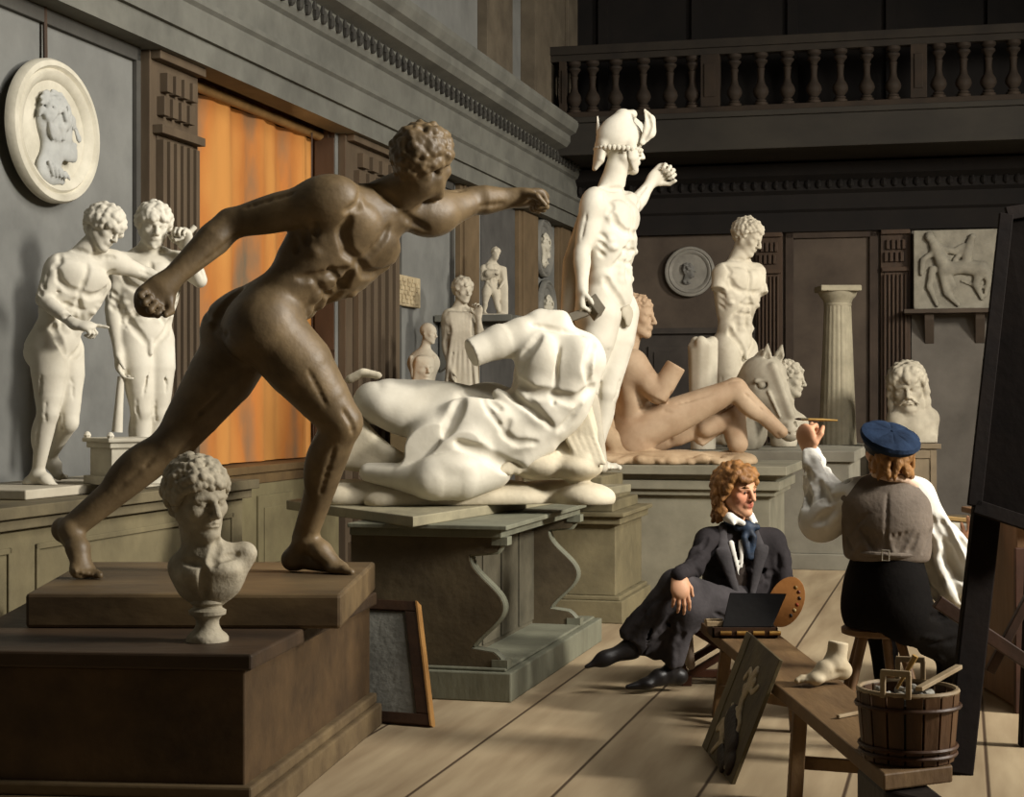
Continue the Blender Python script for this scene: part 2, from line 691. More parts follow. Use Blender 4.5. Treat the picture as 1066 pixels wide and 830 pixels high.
# pilasters
def pilaster(M, x0, x1, depth, z0, z1, axis, flutes, name, m, cap=True, mc=None):
    """axis 'y': along the left wall; 'x': along the back wall"""
    mb = MB(M)
    def bx(a, b, d0, d1, c, e):
        if axis == 'y':
            mb.box(d0, d1, a, b, c, e)
        else:
            mb.box(a, b, -d1, -d0, c, e)
    bx(x0, x1, 0, depth * .55, z0, z1)
    w = x1 - x0
    i0, i1 = x0 + w * .12, x1 - w * .12
    bx(x0 + w * .04, x1 - w * .04, 0, depth, z0, z0 + .22)
    zt = z1 - (0.42 if cap else 0.0)
    if flutes:
        fw = (i1 - i0) / (flutes * 2 - 1)
        for k in range(flutes):
            a = i0 + fw * 2 * k
            bx(a, a + fw, 0, depth, z0 + .3, zt - .08)
        bx(i0, i1, 0, depth * .62, z0 + .25, zt)
    else:
        bx(i0, i1, 0, depth * .8, z0 + .25, zt)
    if cap:
        bx(x0 + w * .05, x1 - w * .05, 0, depth * 1.15, zt - .05, zt)
        bx(x0 + w * .02, x1 - w * .02, 0, depth * 1.1, z1 - .05, z1)
        for k in range(4):
            for j in range(2):
                a = i0 + (i1 - i0) * (k + .1 + .35 * j) / 4.3
                bx(a, a + (i1 - i0) / 7, 0, depth * 1.0, zt + .06 + .14 * j, zt + .17 + .14 * j)
    return struct(name, mb, m, 0.004)


pilaster(RM, yl(146), yl(196.5), 0.11, 0.0, 3.28, 'y', 6, 'trim_4', M_pil)
pilaster(RM, yl(352), yl(409), 0.11, 0.0, 3.28, 'y', 6, 'trim_5', M_pil)
pilaster(RM, yl(474), yl(494), 0.09, 0.0, 3.28, 'y', 0, 'trim_6', mat('pil_ochre', (110, 92, 68), (90, 75, 54), 3, .8, .1), cap=False)
pilaster(RM, yl(536), yl(556), 0.09, 0.0, 3.28, 'y', 0, 'trim_7', mat('pil_ochre', (0, 0, 0)), cap=False)
pilaster(RM, yl(577), yl(590), 0.09, 0.0, 3.28, 'y', 0, 'trim_8', mat('pil_ochre', (0, 0, 0)), cap=False)
# darker sunk field between two pilasters, and thin frames of the wall panels
mb = MB(RM)
mb.box(0, 0.012, yl(500), yl(535), 0, 3.28)
struct('trim_9', mb, mat('sunk_field', (84, 82, 78), (66, 64, 61), 2.5, .85, .1))
mb = MB(RM)
for a, b in ((yl(-60), yl(142)), (yl(413), yl(470))):
    mb.box(0, 0.03, a, a + .05, 0.9, 3.28)
    mb.box(0, 0.03, b - .05, b, 0.9, 3.28)
    mb.box(0, 0.03, a, b, 3.2, 3.28)
struct('trim_10', mb, mat('panel_rail', (76, 74, 68), (60, 58, 54), 3, .8, .1), 0.004)

# entablature over the left wall
prof = [(-.02, 3.28), (.17, 3.28), (.17, 3.42), (.2, 3.42), (.2, 3.58), (.225, 3.6), (.225, 3.63), (.17, 3.65), (.17, 3.84), (.2, 3.86),
        (.22, 3.9), (.22, 4.02), (.34, 4.05), (.38, 4.1), (.38, 4.17), (.44, 4.2), (.47, 4.27), (.47, 4.32), (-.02, 4.36)]
mb = MB(RM)
mb.run(prof, (0, YN, 0), (0, 0.0, 0), (1, 0, 0))
struct('trim_11', mb, M_ent, 0.0)
# carved band of leaves under its cornice
mb = MB(RM)
yy = YN + 4
while yy < -0.5:
    for s, (w, h, dz) in enumerate(((.05, .1, 0), (.03, .06, .03))):
        y = yy + s * .075
        pr = [(0.012, -h / 2), (w * .5, -h * .32), (w * .6, 0), (w * .45, h * .32), (.008, h / 2)]
        mb.lathe((.235 + .02 * s, y, 3.96 + dz - .015), pr, 7)
    yy += .15
struct('trim_12', mb, mat('carved_dark', (60, 58, 52), (38, 36, 32), 8, .8, .1))
# upper wall pilasters
mb = MB(RM)
mb.box(0, 0.1, yl(497), yl(524), 4.3, 7)
mb.box(0, 0.16, yl(542), yl(586), 4.3, 7)
mb.box(0.16, 0.2, yl(574), yl(584), 4.3, 7)
struct('trim_13', mb, mat('upper_pier', (104, 94, 78), (80, 71, 58), 3, .8, .1), 0.005)

# back wall
BX1 = 11.0
mb = MB(RM)
mb.box(-0.3, BX1, 0, 0.3, 0, 7.0)
struct('wall_back', mb, M_wallb)
xb = lambda px, y=0.0: on_back(px, 300, y)[0]
zb = lambda py, px=800, y=0.0: on_back(px, py, y)[1]
pilaster(RM, xb(787), xb(815), 0.1, 0.0, 3.2, 'x', 6, 'trim_14', M_brown)
pilaster(RM, xb(917), xb(948), 0.1, 0.0, 3.2, 'x', 6, 'trim_15', M_brown)
mb = MB(RM)                                                         # door-like panel and dado of the back wall
for a, b, z0, z1 in ((xb(818), xb(914), 0, 3.22),):
    for q0, q1 in ((a, a + .09), (b - .09, b)):
        mb.box(q0, q1, -.05, 0, z0, z1)
    mb.box(a, b, -.05, 0, z1 - .09, z1)
struct('trim_16', mb, mat('panel_dark_brown', (70, 58, 48), (50, 41, 34), 3, .8, .1), 0.004)
mb = MB(RM)
mb.box(0.0, xb(787), -.06, 0, 0, zb(347))
mb.box(0.0, xb(787), -.12, 0, zb(347), zb(341))
for a, b in ((xb(600), xb(668)), (xb(676), xb(760))):
    mb.box(a, b, -.085, -.06, .3, zb(360))
    mb.box(a + .07, b - .07, -.1, -.085, .37, zb(366))
struct('trim_17', mb, mat('dado_dark', (66, 60, 54), (48, 43, 39), 3, .8, .1), 0.004)
mb = MB(RM)                                                         # lighter sheet at the right: light on the wall put into its colour
mb.box(xb(949), BX1, -.02, 0, 0, 3.2)
struct('trim_18', mb, mat('wall_field_lit', (110, 104, 96), (90, 85, 78), 2, .85, .1))
mb = MB(RM)                                                         # frieze with egg moulding under the gallery
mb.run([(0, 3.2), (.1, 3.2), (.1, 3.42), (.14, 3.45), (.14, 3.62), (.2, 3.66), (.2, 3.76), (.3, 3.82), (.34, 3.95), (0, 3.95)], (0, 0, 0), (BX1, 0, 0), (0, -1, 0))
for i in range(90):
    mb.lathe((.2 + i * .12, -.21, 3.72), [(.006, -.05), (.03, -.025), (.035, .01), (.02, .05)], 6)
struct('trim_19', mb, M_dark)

# gallery: floor beam, balusters, posts, rail
GY = -1.5
GZ = on_back(650, 160, GY)[1]
G1 = on_back(650, 121, GY)[1]
G2 = on_back(650, 55, GY)[1]
G3 = on_back(650, 46, GY)[1]
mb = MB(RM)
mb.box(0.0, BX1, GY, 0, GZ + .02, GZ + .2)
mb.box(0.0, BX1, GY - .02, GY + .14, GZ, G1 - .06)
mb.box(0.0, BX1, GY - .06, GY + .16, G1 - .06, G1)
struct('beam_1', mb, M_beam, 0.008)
rail = thing('gallery_balustrade', rw(xb(830, GY), GY, G1), 'dark brown wooden balustrade of the gallery above the far wall', 'balustrade')
mb = MB(RM)
mb.box(0.0, BX1, GY - .06, GY + .14, G2, G3)
mb.box(0.0, BX1, GY - .03, GY + .11, G2 - .07, G2)
mb.build('handrail', mat('rail_brown', (44, 38, 30), (31, 26, 21), 3, .8, .1), rail, False, .006)
MB(RM).box(0.0, BX1, GY - .03, GY + .11, G1, G1 + .06).build('bottom_rail', M_gallery, rail, False, .006)
posts = [(730, 749), (948, 965), (583, 590)]
for a, b in posts:
    xa, xc = xb(a, GY), xb(b, GY)
    mb = MB(RM).box(xa, xc, GY - .05, GY + .13, G1 + .06, G2 - .07)
    mb.box(xa + .04, xc - .04, GY - .065, GY - .05, G1 + .16, G2 - .17)
    mb.build('post', M_gallery, rail, False, .004)
bal_h = (G2 - .07) - (G1 + .06)
prof = [(.075, 0), (.075, .05), (.05, .06), (.06, .08), (.06, .1), (.04, .12), (.075, .2), (.085, .26), (.075, .33), (.045, .42), (.034, .52), (.038, .66),
        (.045, .7), (.034, .73), (.05, .79), (.07, .83), (.07, .87), (.045, .89), (.075, .94), (.075, 1.0)]
first = None
for px in [597, 616, 640, 669, 697, 720] + [764 + 27.6 * i for i in range(7)] + [938] + [977, 1003, 1029, 1055]:
    if px > 930 and px < 940:
        continue
    p = rw(xb(px, GY), GY + .04, G1 + .06)
    if first is None:
        first = MB().lathe((0, 0, 0), [(r, h * bal_h) for r, h in prof], 14).build('baluster', M_gallery, None, True, origin=(0, 0, 0))
        first.parent = rail
        o = first
    else:
        o = first.copy()
        COL.objects.link(o)
    o.location = tuple(p - wloc(rail))
# dark gallery wall behind and ceiling
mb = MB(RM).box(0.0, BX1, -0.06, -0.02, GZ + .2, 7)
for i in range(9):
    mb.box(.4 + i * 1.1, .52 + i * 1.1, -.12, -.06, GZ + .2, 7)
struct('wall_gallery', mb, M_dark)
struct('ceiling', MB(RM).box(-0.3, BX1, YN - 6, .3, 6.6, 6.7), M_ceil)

# glowing linen blind in the window recess, on a roller
M_orange = bpy.data.materials.new('orange_linen_backlit')
M_orange.use_nodes = True
nt = M_orange.node_tree
bs = nt.nodes['Principled BSDF']
tc = nt.nodes.new('ShaderNodeTexCoord')
sp = nt.nodes.new('ShaderNodeSeparateXYZ')
nt.links.new(tc.outputs['Object'], sp.inputs[0])
nz = nt.nodes.new('ShaderNodeTexNoise')
nz.inputs['Scale'].default_value = 2.2
nz.inputs['Detail'].default_value = 6
mp = nt.nodes.new('ShaderNodeMapping')
mp.inputs['Scale'].default_value = (1, 1, .5)
nt.links.new(tc.outputs['Object'], mp.inputs['Vector'])
nt.links.new(mp.outputs['Vector'], nz.inputs['Vector'])
wv = nt.nodes.new('ShaderNodeTexWave')                             # soft dark bars: shadow of the glazing, put into the cloth's colour
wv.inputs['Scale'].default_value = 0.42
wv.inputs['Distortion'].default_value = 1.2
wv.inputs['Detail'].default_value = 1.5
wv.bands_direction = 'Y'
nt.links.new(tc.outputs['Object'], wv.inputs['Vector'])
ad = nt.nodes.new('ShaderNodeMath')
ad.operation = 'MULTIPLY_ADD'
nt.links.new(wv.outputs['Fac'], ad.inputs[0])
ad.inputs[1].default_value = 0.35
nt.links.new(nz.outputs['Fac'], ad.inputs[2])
rp = nt.nodes.new('ShaderNodeValToRGB')
e = rp.color_ramp.elements
e[0].position, e[0].color = 0.36, srgb(108, 92, 70)
e[1].position, e[1].color = 0.82, srgb(186, 128, 62)
m_ = rp.color_ramp.elements.new(0.56)
m_.color = srgb(170, 106, 46)
nt.links.new(ad.outputs[0], rp.inputs['Fac'])
nt.links.new(rp.outputs['Color'], bs.inputs['Base Color'])
nt.links.new(rp.outputs['Color'], bs.inputs['Emission Color'])
bs.inputs['Emission Strength'].default_value = 0.13  # daylight through the linen, put in as a glow of the cloth
bs.inputs['Roughness'].default_value = 0.9
blind = thing('window_blind', rw(XC, (W0 + W1) / 2, SILL), 'orange glowing linen blind drawn down the tall window, hung from a roller', 'blind')
mb = MB(RM)
ny, nz_ = 70, 10
y0, y1 = W0 + .02, W1 - .03
z1 = on_left(260, 120, XC)[1]
V, Fc = [], []
for j in range(nz_ + 1):
    for i in range(ny + 1):
        y = y0 + (y1 - y0) * i / ny
        z = SILL + .01 + (z1 - SILL) * j / nz_
        V.append((XC + .018 * math.sin(y * 9 + .4 * math.sin(z * 2)) + .01 * math.sin(y * 23), y, z))
for j in range(nz_):
    for i in range(ny):
        a = j * (ny + 1) + i
        Fc.append((a, a + 1, a + ny + 2, a + ny + 1))
mb.add(V, Fc)
mb.build('cloth', M_orange, blind, True)
mb = MB(RM).lathe((XC + .05, y0 - .02, z1 + .03), [(.035, 0), (.035, y1 - y0 + .03)], 14, (0, 1, 0))
mb.build('roller', mat('roller_wood', (150, 116, 70), (110, 84, 50), 4, .6, .1), blind, True)
MB(RM).tube([(XC + .09, y1 - .25, z1 + .02), (XC + .085, y1 - .25, 2.2), (XC + .1, y1 - .24, SILL + .05)], .006, 6).build('pull_cord', M_brown, blind)
# dark window boards behind the cloth so the recess is closed
struct('window_1', MB(RM).box(XB - .05, XB, W0 - .06, W1 + .06, SILL - .05, HEAD + .05), M_brown)
# ================================================================== FURNITURE AND PLINTHS
X3, Y3, Z3 = np.eye(3)
M_table = mat('table_grey_green', (122, 122, 104), (96, 95, 80), 5, .65, .12, stretch=(1, 1, .4))
M_table_top = mat('table_top_board', (150, 142, 116), (118, 112, 92), 5, .6, .1, stretch=(2, .5, 1))
M_ped = mat('pedestal_olive', (122, 112, 84), (96, 88, 66), 4, .7, .12)
M_walnut = mat('dark_walnut', (72, 56, 40), (44, 34, 25), 4, .55, .12, stretch=(.4, 1, 1))
M_plinth = mat('plinth_worn_brown', (112, 95, 68), (72, 58, 41), 5, .6, .15, stretch=(.5, 1, 1))
M_black = mat('black_wood', (34, 27, 22), (20, 16, 13), 5, .5, .1)
M_bench = mat('bench_wood', (124, 98, 66), (88, 66, 43), 5, .6, .12, stretch=(2, .4, 1))
M_redwood = mat('red_brown_wood', (92, 54, 34), (54, 33, 22), 6, .5, .1)

# --- low chest under the bronze figure: wide base and slab
LZ = 0.53                                                            # ledge height
SZ = 0.646                                                           # slab top
a = np.array([-.808, 5.265, 0]); b_ = np.array([-.566, 6.93, 0])
sd = nrm(b_ - a)                                                     # right side runs this way
fd = np.array([-1.0, .1, 0])
low = thing('low_pedestal', ((a + b_) / 2 + np.array([-.7, 0, 0])), 'dark stepped chest at the lower left with the curly marble head on its ledge', 'pedestal')
c = a + fd * .95
d = b_ + fd * 1.3
up = lambda p, z: np.array([p[0], p[1], z])
out = np.array([sd[1], -sd[0], 0])
fr = np.array([sd[0], sd[1], 0]) * -1
MB().prism([up(a, .12), up(b_, .12), up(d, .12), up(c, .12)], (0, 0, LZ - .17)).build('body', mat('chest_brown', (88, 68, 44), (54, 41, 27), 4, .6, .12), low, False, .006)
e = .03
MB().prism([up(a + out * e + fr * e, LZ - .05), up(b_ + out * e, LZ - .05), up(d, LZ - .05), up(c + fr * e, LZ - .05)], (0, 0, .05)).build('ledge_board', M_walnut, low, False, .008)
mb = MB()
mb.prism([up(a + out * .05 + fr * .05, 0), up(b_ + out * .05, 0), up(d, 0), up(c + fr * .05, 0)], (0, 0, .09))
mb.prism([up(a + out * .03 + fr * .03, .09), up(b_ + out * .03, .09), up(d, .09), up(c + fr * .03, .09)], (0, 0, .04))
mb.build('base_moulding', M_plinth, low, False, .008)
# slab under the figure
s0 = pt(355, 618, 5.81); s1 = np.array([-.548, 6.97, SZ])
slab = [up(s0, LZ), up(s1, LZ), np.array([-1.72, 6.97, LZ]), np.array([-1.63, 5.83, LZ])]
o = MB().prism(slab, (0, 0, SZ - LZ)).build('statue_slab', mat('slab_worn', (118, 98, 68), (66, 52, 36), 3, .55, .12, stretch=(.5, 1, 1)), None, False, .012)
tag(o, 'thick worn brown board lying under the feet of the striding dark figure', 'slab')

# --- long panelled cabinet along the left wall
CZ = 0.86
cab = thing('panelled_cabinet', rw(.4, -11.8, 0), 'long low panelled cabinet along the left wall carrying the pair of white youths', 'cabinet')
cy0, cy1 = YN + 2.5, on_left(258, 500, .75)[0]
MB(RM).box(.085, .72, cy0, cy1, 0.1, CZ - .1).build('body', M_ped, cab, False, .004)
mb = MB(RM)
mb.box(.085, .8, cy0, cy1 + .05, CZ - .05, CZ)
mb.box(.085, .765, cy0, cy1 + .025, CZ - .1, CZ - .05)
mb.build('cabinet_top', mat('cabinet_top', (112, 102, 78), (84, 76, 58), 4, .7, .1), cab, False, .005)
MB(RM).box(.085, .75, cy0, cy1 + .02, 0, .1).build('plinth_board', M_ped, cab, False, .005)
mb = MB(RM)
for q0, q1 in ((cy1 - .55, cy1 - .14), (cy1 - 2.2, cy1 - .72), (cy1 - 3.8, cy1 - 2.4)):
    for r0, r1, z0, z1 in ((q0, q1, .2, .225), (q0, q1, .66, .685), (q0, q0 + .025, .2, .685), (q1 - .025, q1, .2, .685)):
        mb.box(.72, .732, r0, r1, z0, z1)
mb.build('panel_frame', M_ped, cab, False, .004)

# --- scroll-ended table
TZ = 0.80
tv, tu = RV, RU
K = np.array([-.07, 7.5, 0.0])                                        # front right corner of the carcass
tab = thing('scroll_table', K + tu * 1 - tv * .4, 'grey-green table with scroll-shaped ends under the large broken reclining torso', 'table')
TL, TW = 1.55, .66
P = lambda s, t, z: K + tv * s + tu * t + np.array([0, 0, z])
# S-shaped profile of the end board: distance from the right edge, height
zz = np.linspace(.14, .70, 45)
def scroll(z):
    t = (z - .14) / .56
    if t < .12: return .03 - .05 * (t / .12) ** 2
    if t > .88: return -.0 + .035 * ((t - .88) / .12)
    u_ = (t - .12) / .76
    return -.045 + .075 * math.sin(u_ * 2 * math.pi - 1.25) - .0
for k, t0 in enumerate((0.0, TL - .07)):
    w_ = TW
    poly = [P(-w_, t0, .14)] + [P(scroll(z), t0, z) for z in zz] + [P(-w_, t0, .70)]
    end = MB().prism(poly, tu * .07).build('end_board', mat('table_end_shade', (98, 86, 64), (70, 60, 44), 4, .7, .12), tab)  # shade on the end face put into a darker colour
    mb = MB()                                                        # fluted edge of the scroll
    for off in (.012, .03, .048):
        pts = [P(scroll(z) + .004, t0 + off + .004, z) for z in zz]
        mb.tube(pts, .0105, 6)
    for z_, r_ in ((.155, .03), (.685, .03)):
        mb.obox(P(scroll(z_) - .01, t0 + .035, z_), (tv, tu, Z3), (.035, .04, .018))
    mb.build('scroll_edge', M_table, end, True)
MB().prism([P(-TW + .1, .07, .14), P(-.2, .07, .14), P(-.2, .07, .70), P(-TW + .1, .07, .70)], tu * (TL - .14)).build('back_panel', mat('table_panel', (92, 86, 70), (64, 60, 48), 4, .7, .12), tab)
mb = MB()
for i in range(4):
    mb.prism([P(-.2, .16 + i * .34, .16), P(-.192, .16 + i * .34, .16), P(-.192, .16 + i * .34, .69), P(-.2, .16 + i * .34, .69)], tu * .3)
mb.build('panel_boards', mat('table_panel', (0, 0, 0)), tab, False, .003)
mb = MB()
mb.prism([P(-TW - .02, -.05, 0), P(.08, -.05, 0), P(.08, TL + .35, 0), P(-TW - .02, TL + .35, 0)], (0, 0, .125))
mb.prism([P(-TW - .01, -.02, .125), P(.05, -.02, .125), P(.05, TL + .3, .125), P(-TW - .01, TL + .3, .125)], (0, 0, .015))
mb.build('base_step', M_table, tab, False, .006)
mb = MB()
mb.prism([P(-TW, -.02, .70), P(.03, -.02, .70), P(.03, TL + .03, .70), P(-TW, TL + .03, .70)], (0, 0, .035))
mb.prism([P(-TW, -.05, .735), P(.06, -.05, .735), P(.06, TL + .05, .735), P(-TW, TL + .05, .735)], (0, 0, .02))
mb.build('apron', M_table, tab, False, .004)
tp = [onz(298, 521, TZ), onz(352, 528, TZ), onz(430, 538, TZ), onz(657, 504, TZ), np.array([.1, 10.2, TZ]), np.array([-.75, 9.9, TZ])]
MB().prism([up(p, TZ - .045) for p in tp], (0, 0, .045)).build('table_top', M_table_top, tab, False, .005)
mb = MB()
n_ = np.array([.93, -.37, 0])
q0, q1 = tp[2] + nrm(tp[3] - tp[2]) * .25, tp[2] + nrm(tp[3] - tp[2]) * 2.6
mb.prism([up(q0, .755), up(q1, .755), up(q1 - n_ * .2, .755), up(q0 - n_ * .2, .755)], (0, 0, -.02))
mb.build('top_batten', M_table, tab, False, .003)

# --- leaning framed canvas by the table end
bl, br = np.array([-.62, 7.0, .0]), np.array([-.318, 6.88, 0.0])
lean = np.array([-.075, .32, .455])
pic = thing('leaning_canvas', (bl + br) / 2, 'dark framed grey canvas leaning at the foot of the scroll table', 'picture')
ex = nrm(br - bl); ez = nrm(lean); en = nrm(np.cross(ex, ez))
W_ = np.linalg.norm(br - bl); H_ = np.linalg.norm(lean)
fr_ = lambda x, z, n=0: bl + ex * x + ez * z + en * n
mb = MB()
for x0, x1, z0, z1 in ((0, W_, 0, .05), (0, W_, H_ - .05, H_), (0, .05, .05, H_ - .05), (W_ - .055, W_, .05, H_ - .05)):
    mb.prism([fr_(x0, z0, 0), fr_(x1, z0, 0), fr_(x1, z1, 0), fr_(x0, z1, 0)], -en * -.02)
mb.build('frame', mat('picture_frame_brown', (66, 44, 28), (40, 27, 18), 6, .5, .1), pic, False, .004)
MB().prism([fr_(.04, .04, .004), fr_(W_ - .04, .04, .004), fr_(W_ - .04, H_ - .04, .004), fr_(.04, H_ - .04, .004)], en * .006).build('canvas', mat('grey_canvas', (132, 130, 120), (96, 94, 86), 5, .8, .3), pic)
MB().prism([fr_(W_, 0, -.028), fr_(W_ + .008, 0, -.028), fr_(W_ + .008, H_, -.028), fr_(W_, H_, -.028)], en * .05).build('gilt_edge', mat('gilt_edge', (176, 132, 76), (130, 92, 50), 6, .5, .1), pic)

# --- pedestals in the middle distance
def stepped(name, label, corner, w, l, steps, m, top_m=None, du=RU, dv=RV):
    """corner = near right corner on the floor; steps = (z0, z1, out) from below"""
    t = thing(name, corner - dv * w / 2 + du * l / 2, label, 'pedestal')
    for i, (nm, z0, z1, o_) in enumerate(steps):
        p = [corner + dv * o_ - du * o_, corner + dv * o_ + du * (l + o_), corner - dv * (w + o_) + du * (l + o_), corner - dv * (w + o_) - du * o_]
        MB().prism([up(q, z0) for q in p], (0, 0, z1 - z0)).build(nm, m, t, False, .006)
    return t


c0 = onz(648, 650, 0)
stepped('hero_pedestal', 'olive stepped pedestal beside the table end, carrying the helmeted white figure', c0 - RV * .05 + RU * .05, .68, .85,
        [('base', 0, .13, .05), ('base_moulding', .13, .155, .03), ('body', .155, .57, 0), ('cornice', .57, .615, .035), ('cornice', .615, .64, .06), ('step', .64, .70, -.02), ('step', .70, .745, -.06), ('statue_block', .745, .84, -.1)], M_ped)
# large pedestal of the reclining figure
ZR = 0.86
g0 = np.array([1.42, 10.75, 0])
stepped('broad_pedestal', 'broad grey pedestal with moulded top under the reclining figure behind the seated man', np.array([1.70, 11.35, 0]), 1.12, 1.0,
        [('body', 0, .66, -.02), ('cornice', .66, .70, .02), ('cornice', .70, .76, .05), ('frieze', .76, .80, .03), ('top_board', .80, ZR, .1)], mat('pedestal_grey', (140, 135, 116), (112, 108, 92), 3, .75, .1))
# pedestal of the standing torso and the horse head
ph = onz(820, 541, 0)
stepped('far_pedestal', 'tall grey pedestal at the back carrying the horse head and the armless torso', np.array([2.55, 13.15, 0]), 1.25, 1.45,
        [('base', 0, .12, .03), ('body', .12, .82, 0), ('cornice', .82, .90, .04)], mat('pedestal_pale_grey', (132, 128, 114), (106, 102, 90), 3, .75, .1))
# framed panel pedestals along the back wall
colp = thing('column_pedestal', np.array([3.35, 17.6, 0]), 'panelled grey pedestal under the short column', 'pedestal')
CPX = pt(850, 541, 17.2)[0]
x0, x1 = pt(817, 500, 17.2)[0], pt(913, 500, 17.2)[0]
zt_ = 1.3 - 49 * 17.2 / F
MB().box(x0, x1, 17.2, 18.3, 0, zt_ - .06).build('body', mat('pedestal_pale_grey', (0, 0, 0)), colp, False, .006)
MB().box(x0 - .03, x1 + .03, 17.17, 18.33, zt_ - .06, zt_).build('top_board', mat('pedestal_pale_grey', (0, 0, 0)), colp, False, .006)
mb = MB()
for q0, q1 in ((x0, x0 + .09), (x0 + .2, x0 + .3), (x1 - .1, x1)):
    mb.box(q0, q1, 17.16, 17.2, .02, zt_ - .07)
mb.box(x0, x1, 17.16, 17.2, .02, .12)
mb.build('panel_frame', mat('pedestal_stile', (94, 92, 84), (72, 70, 64), 3, .75, .1), colp, False, .004)

busp = thing('bust_pedestal', np.array([4.0, 16.9, 0]), 'brown wooden pedestal with a panel under the bearded marble head', 'pedestal')
x0, x1 = pt(917, 500, 16.6)[0], pt(977, 500, 16.6)[0]
zt2 = 1.3 - 47 * 16.6 / F
MB().box(x0 + .02, x1 - .02, 16.6, 17.2, 0, zt2 - .05).build('body', mat('pedestal_tan', (118, 104, 82), (92, 80, 62), 3, .7, .1), busp, False, .006)
MB().box(x0, x1 + .02, 16.57, 17.23, zt2 - .05, zt2).build('top_board', mat('pedestal_tan', (0, 0, 0)), busp, False, .006)
mb = MB()
for q in ((x0 + .02, x0 + .08, 0, zt2 - .06), (x1 - .08, x1 - .02, 0, zt2 - .06), (x0 + .08, x1 - .08, zt2 - .14, zt2 - .06), (x0 + .08, x1 - .08, 0, .1)):
    mb.box(q[0], q[1], 16.585, 16.6, q[2], q[3])
mb.build('panel_frame', mat('pedestal_tan', (0, 0, 0)), busp, False, .004)

# --- short doric column
CY = 17.7
cc = pt(872, 464, CY); cc[2] = zt_
col = thing('plaster_column', cc, 'short pale fluted column standing on the panelled pedestal at the back', 'column')
ch = (1.3 + 118 * CY / F) - zt_
sc = CY / F
mb = MB()
V, Fc = [], []
seg, rows = 96, 30
M_col = mat('plaster_column', (150, 142, 120), (122, 115, 96), 5, .8, .15)
for j in range(rows + 1):
    t = j / rows
    r0 = sc * (19.5 - 5.5 * t)
    for i in range(seg):
        an = 2 * math.pi * i / seg
        r = r0 * (1 - .05 * abs(math.sin(an * 10)) ** .7 * -1 - .05)
        V.append(cc + np.array([r * math.cos(an), r * math.sin(an), t * (ch - 22 * sc)]))
for j in range(rows):
    for i in range(seg):
        k = (i + 1) % seg
        Fc.append((j * seg + i, j * seg + k, (j + 1) * seg + k, (j + 1) * seg + i))
mb.add(V, Fc)
mb.build('shaft', M_col, col, True)
tz = cc + np.array([0, 0, ch - 22 * sc])
MB().lathe(tz, [(14 * sc, 0), (14.5 * sc, 2 * sc), (14 * sc, 3 * sc), (15.5 * sc, 7 * sc), (19 * sc, 11 * sc), (20 * sc, 15 * sc)], 40).build('capital', M_col, col, True)
MB().box(tz[0] - 21 * sc, tz[0] + 21 * sc, tz[1] - 21 * sc, tz[1] + 21 * sc, tz[2] + 15 * sc, tz[2] + 21 * sc).build('abacus', M_col, col, False, .01)

# --- medallions and reliefs
M_med = mat('medallion_plaster', (206, 200, 182), (176, 170, 152), 5, .75, .1)
def medallion(name, label, c, nrm_, vec_r, R, Rz, m, profile_fn, res, hang=None):
    """oval plaque at c facing nrm_; vec_r is its right hand direction when looked at"""
    t = thing(name, c - Z3 * Rz, label, 'medallion')
    Mt = Matrix(((vec_r[0], 0, nrm_[0], c[0]), (vec_r[1], 0, nrm_[1], c[1]), (vec_r[2], 1, nrm_[2], c[2]), (0, 0, 0, 1)))
    V, Fc = [], []
    prof = [(1.0, 0), (1.0, .03), (.97, .05), (.9, .055), (.86, .035), (.82, .05), (.78, .045), (.72, .03), (.70, .018), (0.001, .018)]
    seg = 56
    for r, h in prof:
        for i in range(seg):
            an = 2 * math.pi * i / seg
            V.append(Mt @ Vector((R * r * math.cos(an), Rz * r * math.sin(an), h * R / .45)))
    for k in range(len(prof) - 1):
        for i in range(seg):
            j = (i + 1) % seg
            Fc.append((k * seg + i, k * seg + j, (k + 1) * seg + j, (k + 1) * seg + i))
    mb = MB()
    mb.add(V, Fc)
    mb.build('disc', m, t, True)
    cl = Clay(res)
    profile_fn(cl, lambda x, y, n=0.0: np.array(Mt @ Vector((x * R, y * Rz, (.018 + n) * R / .45))), R)
    return t, cl


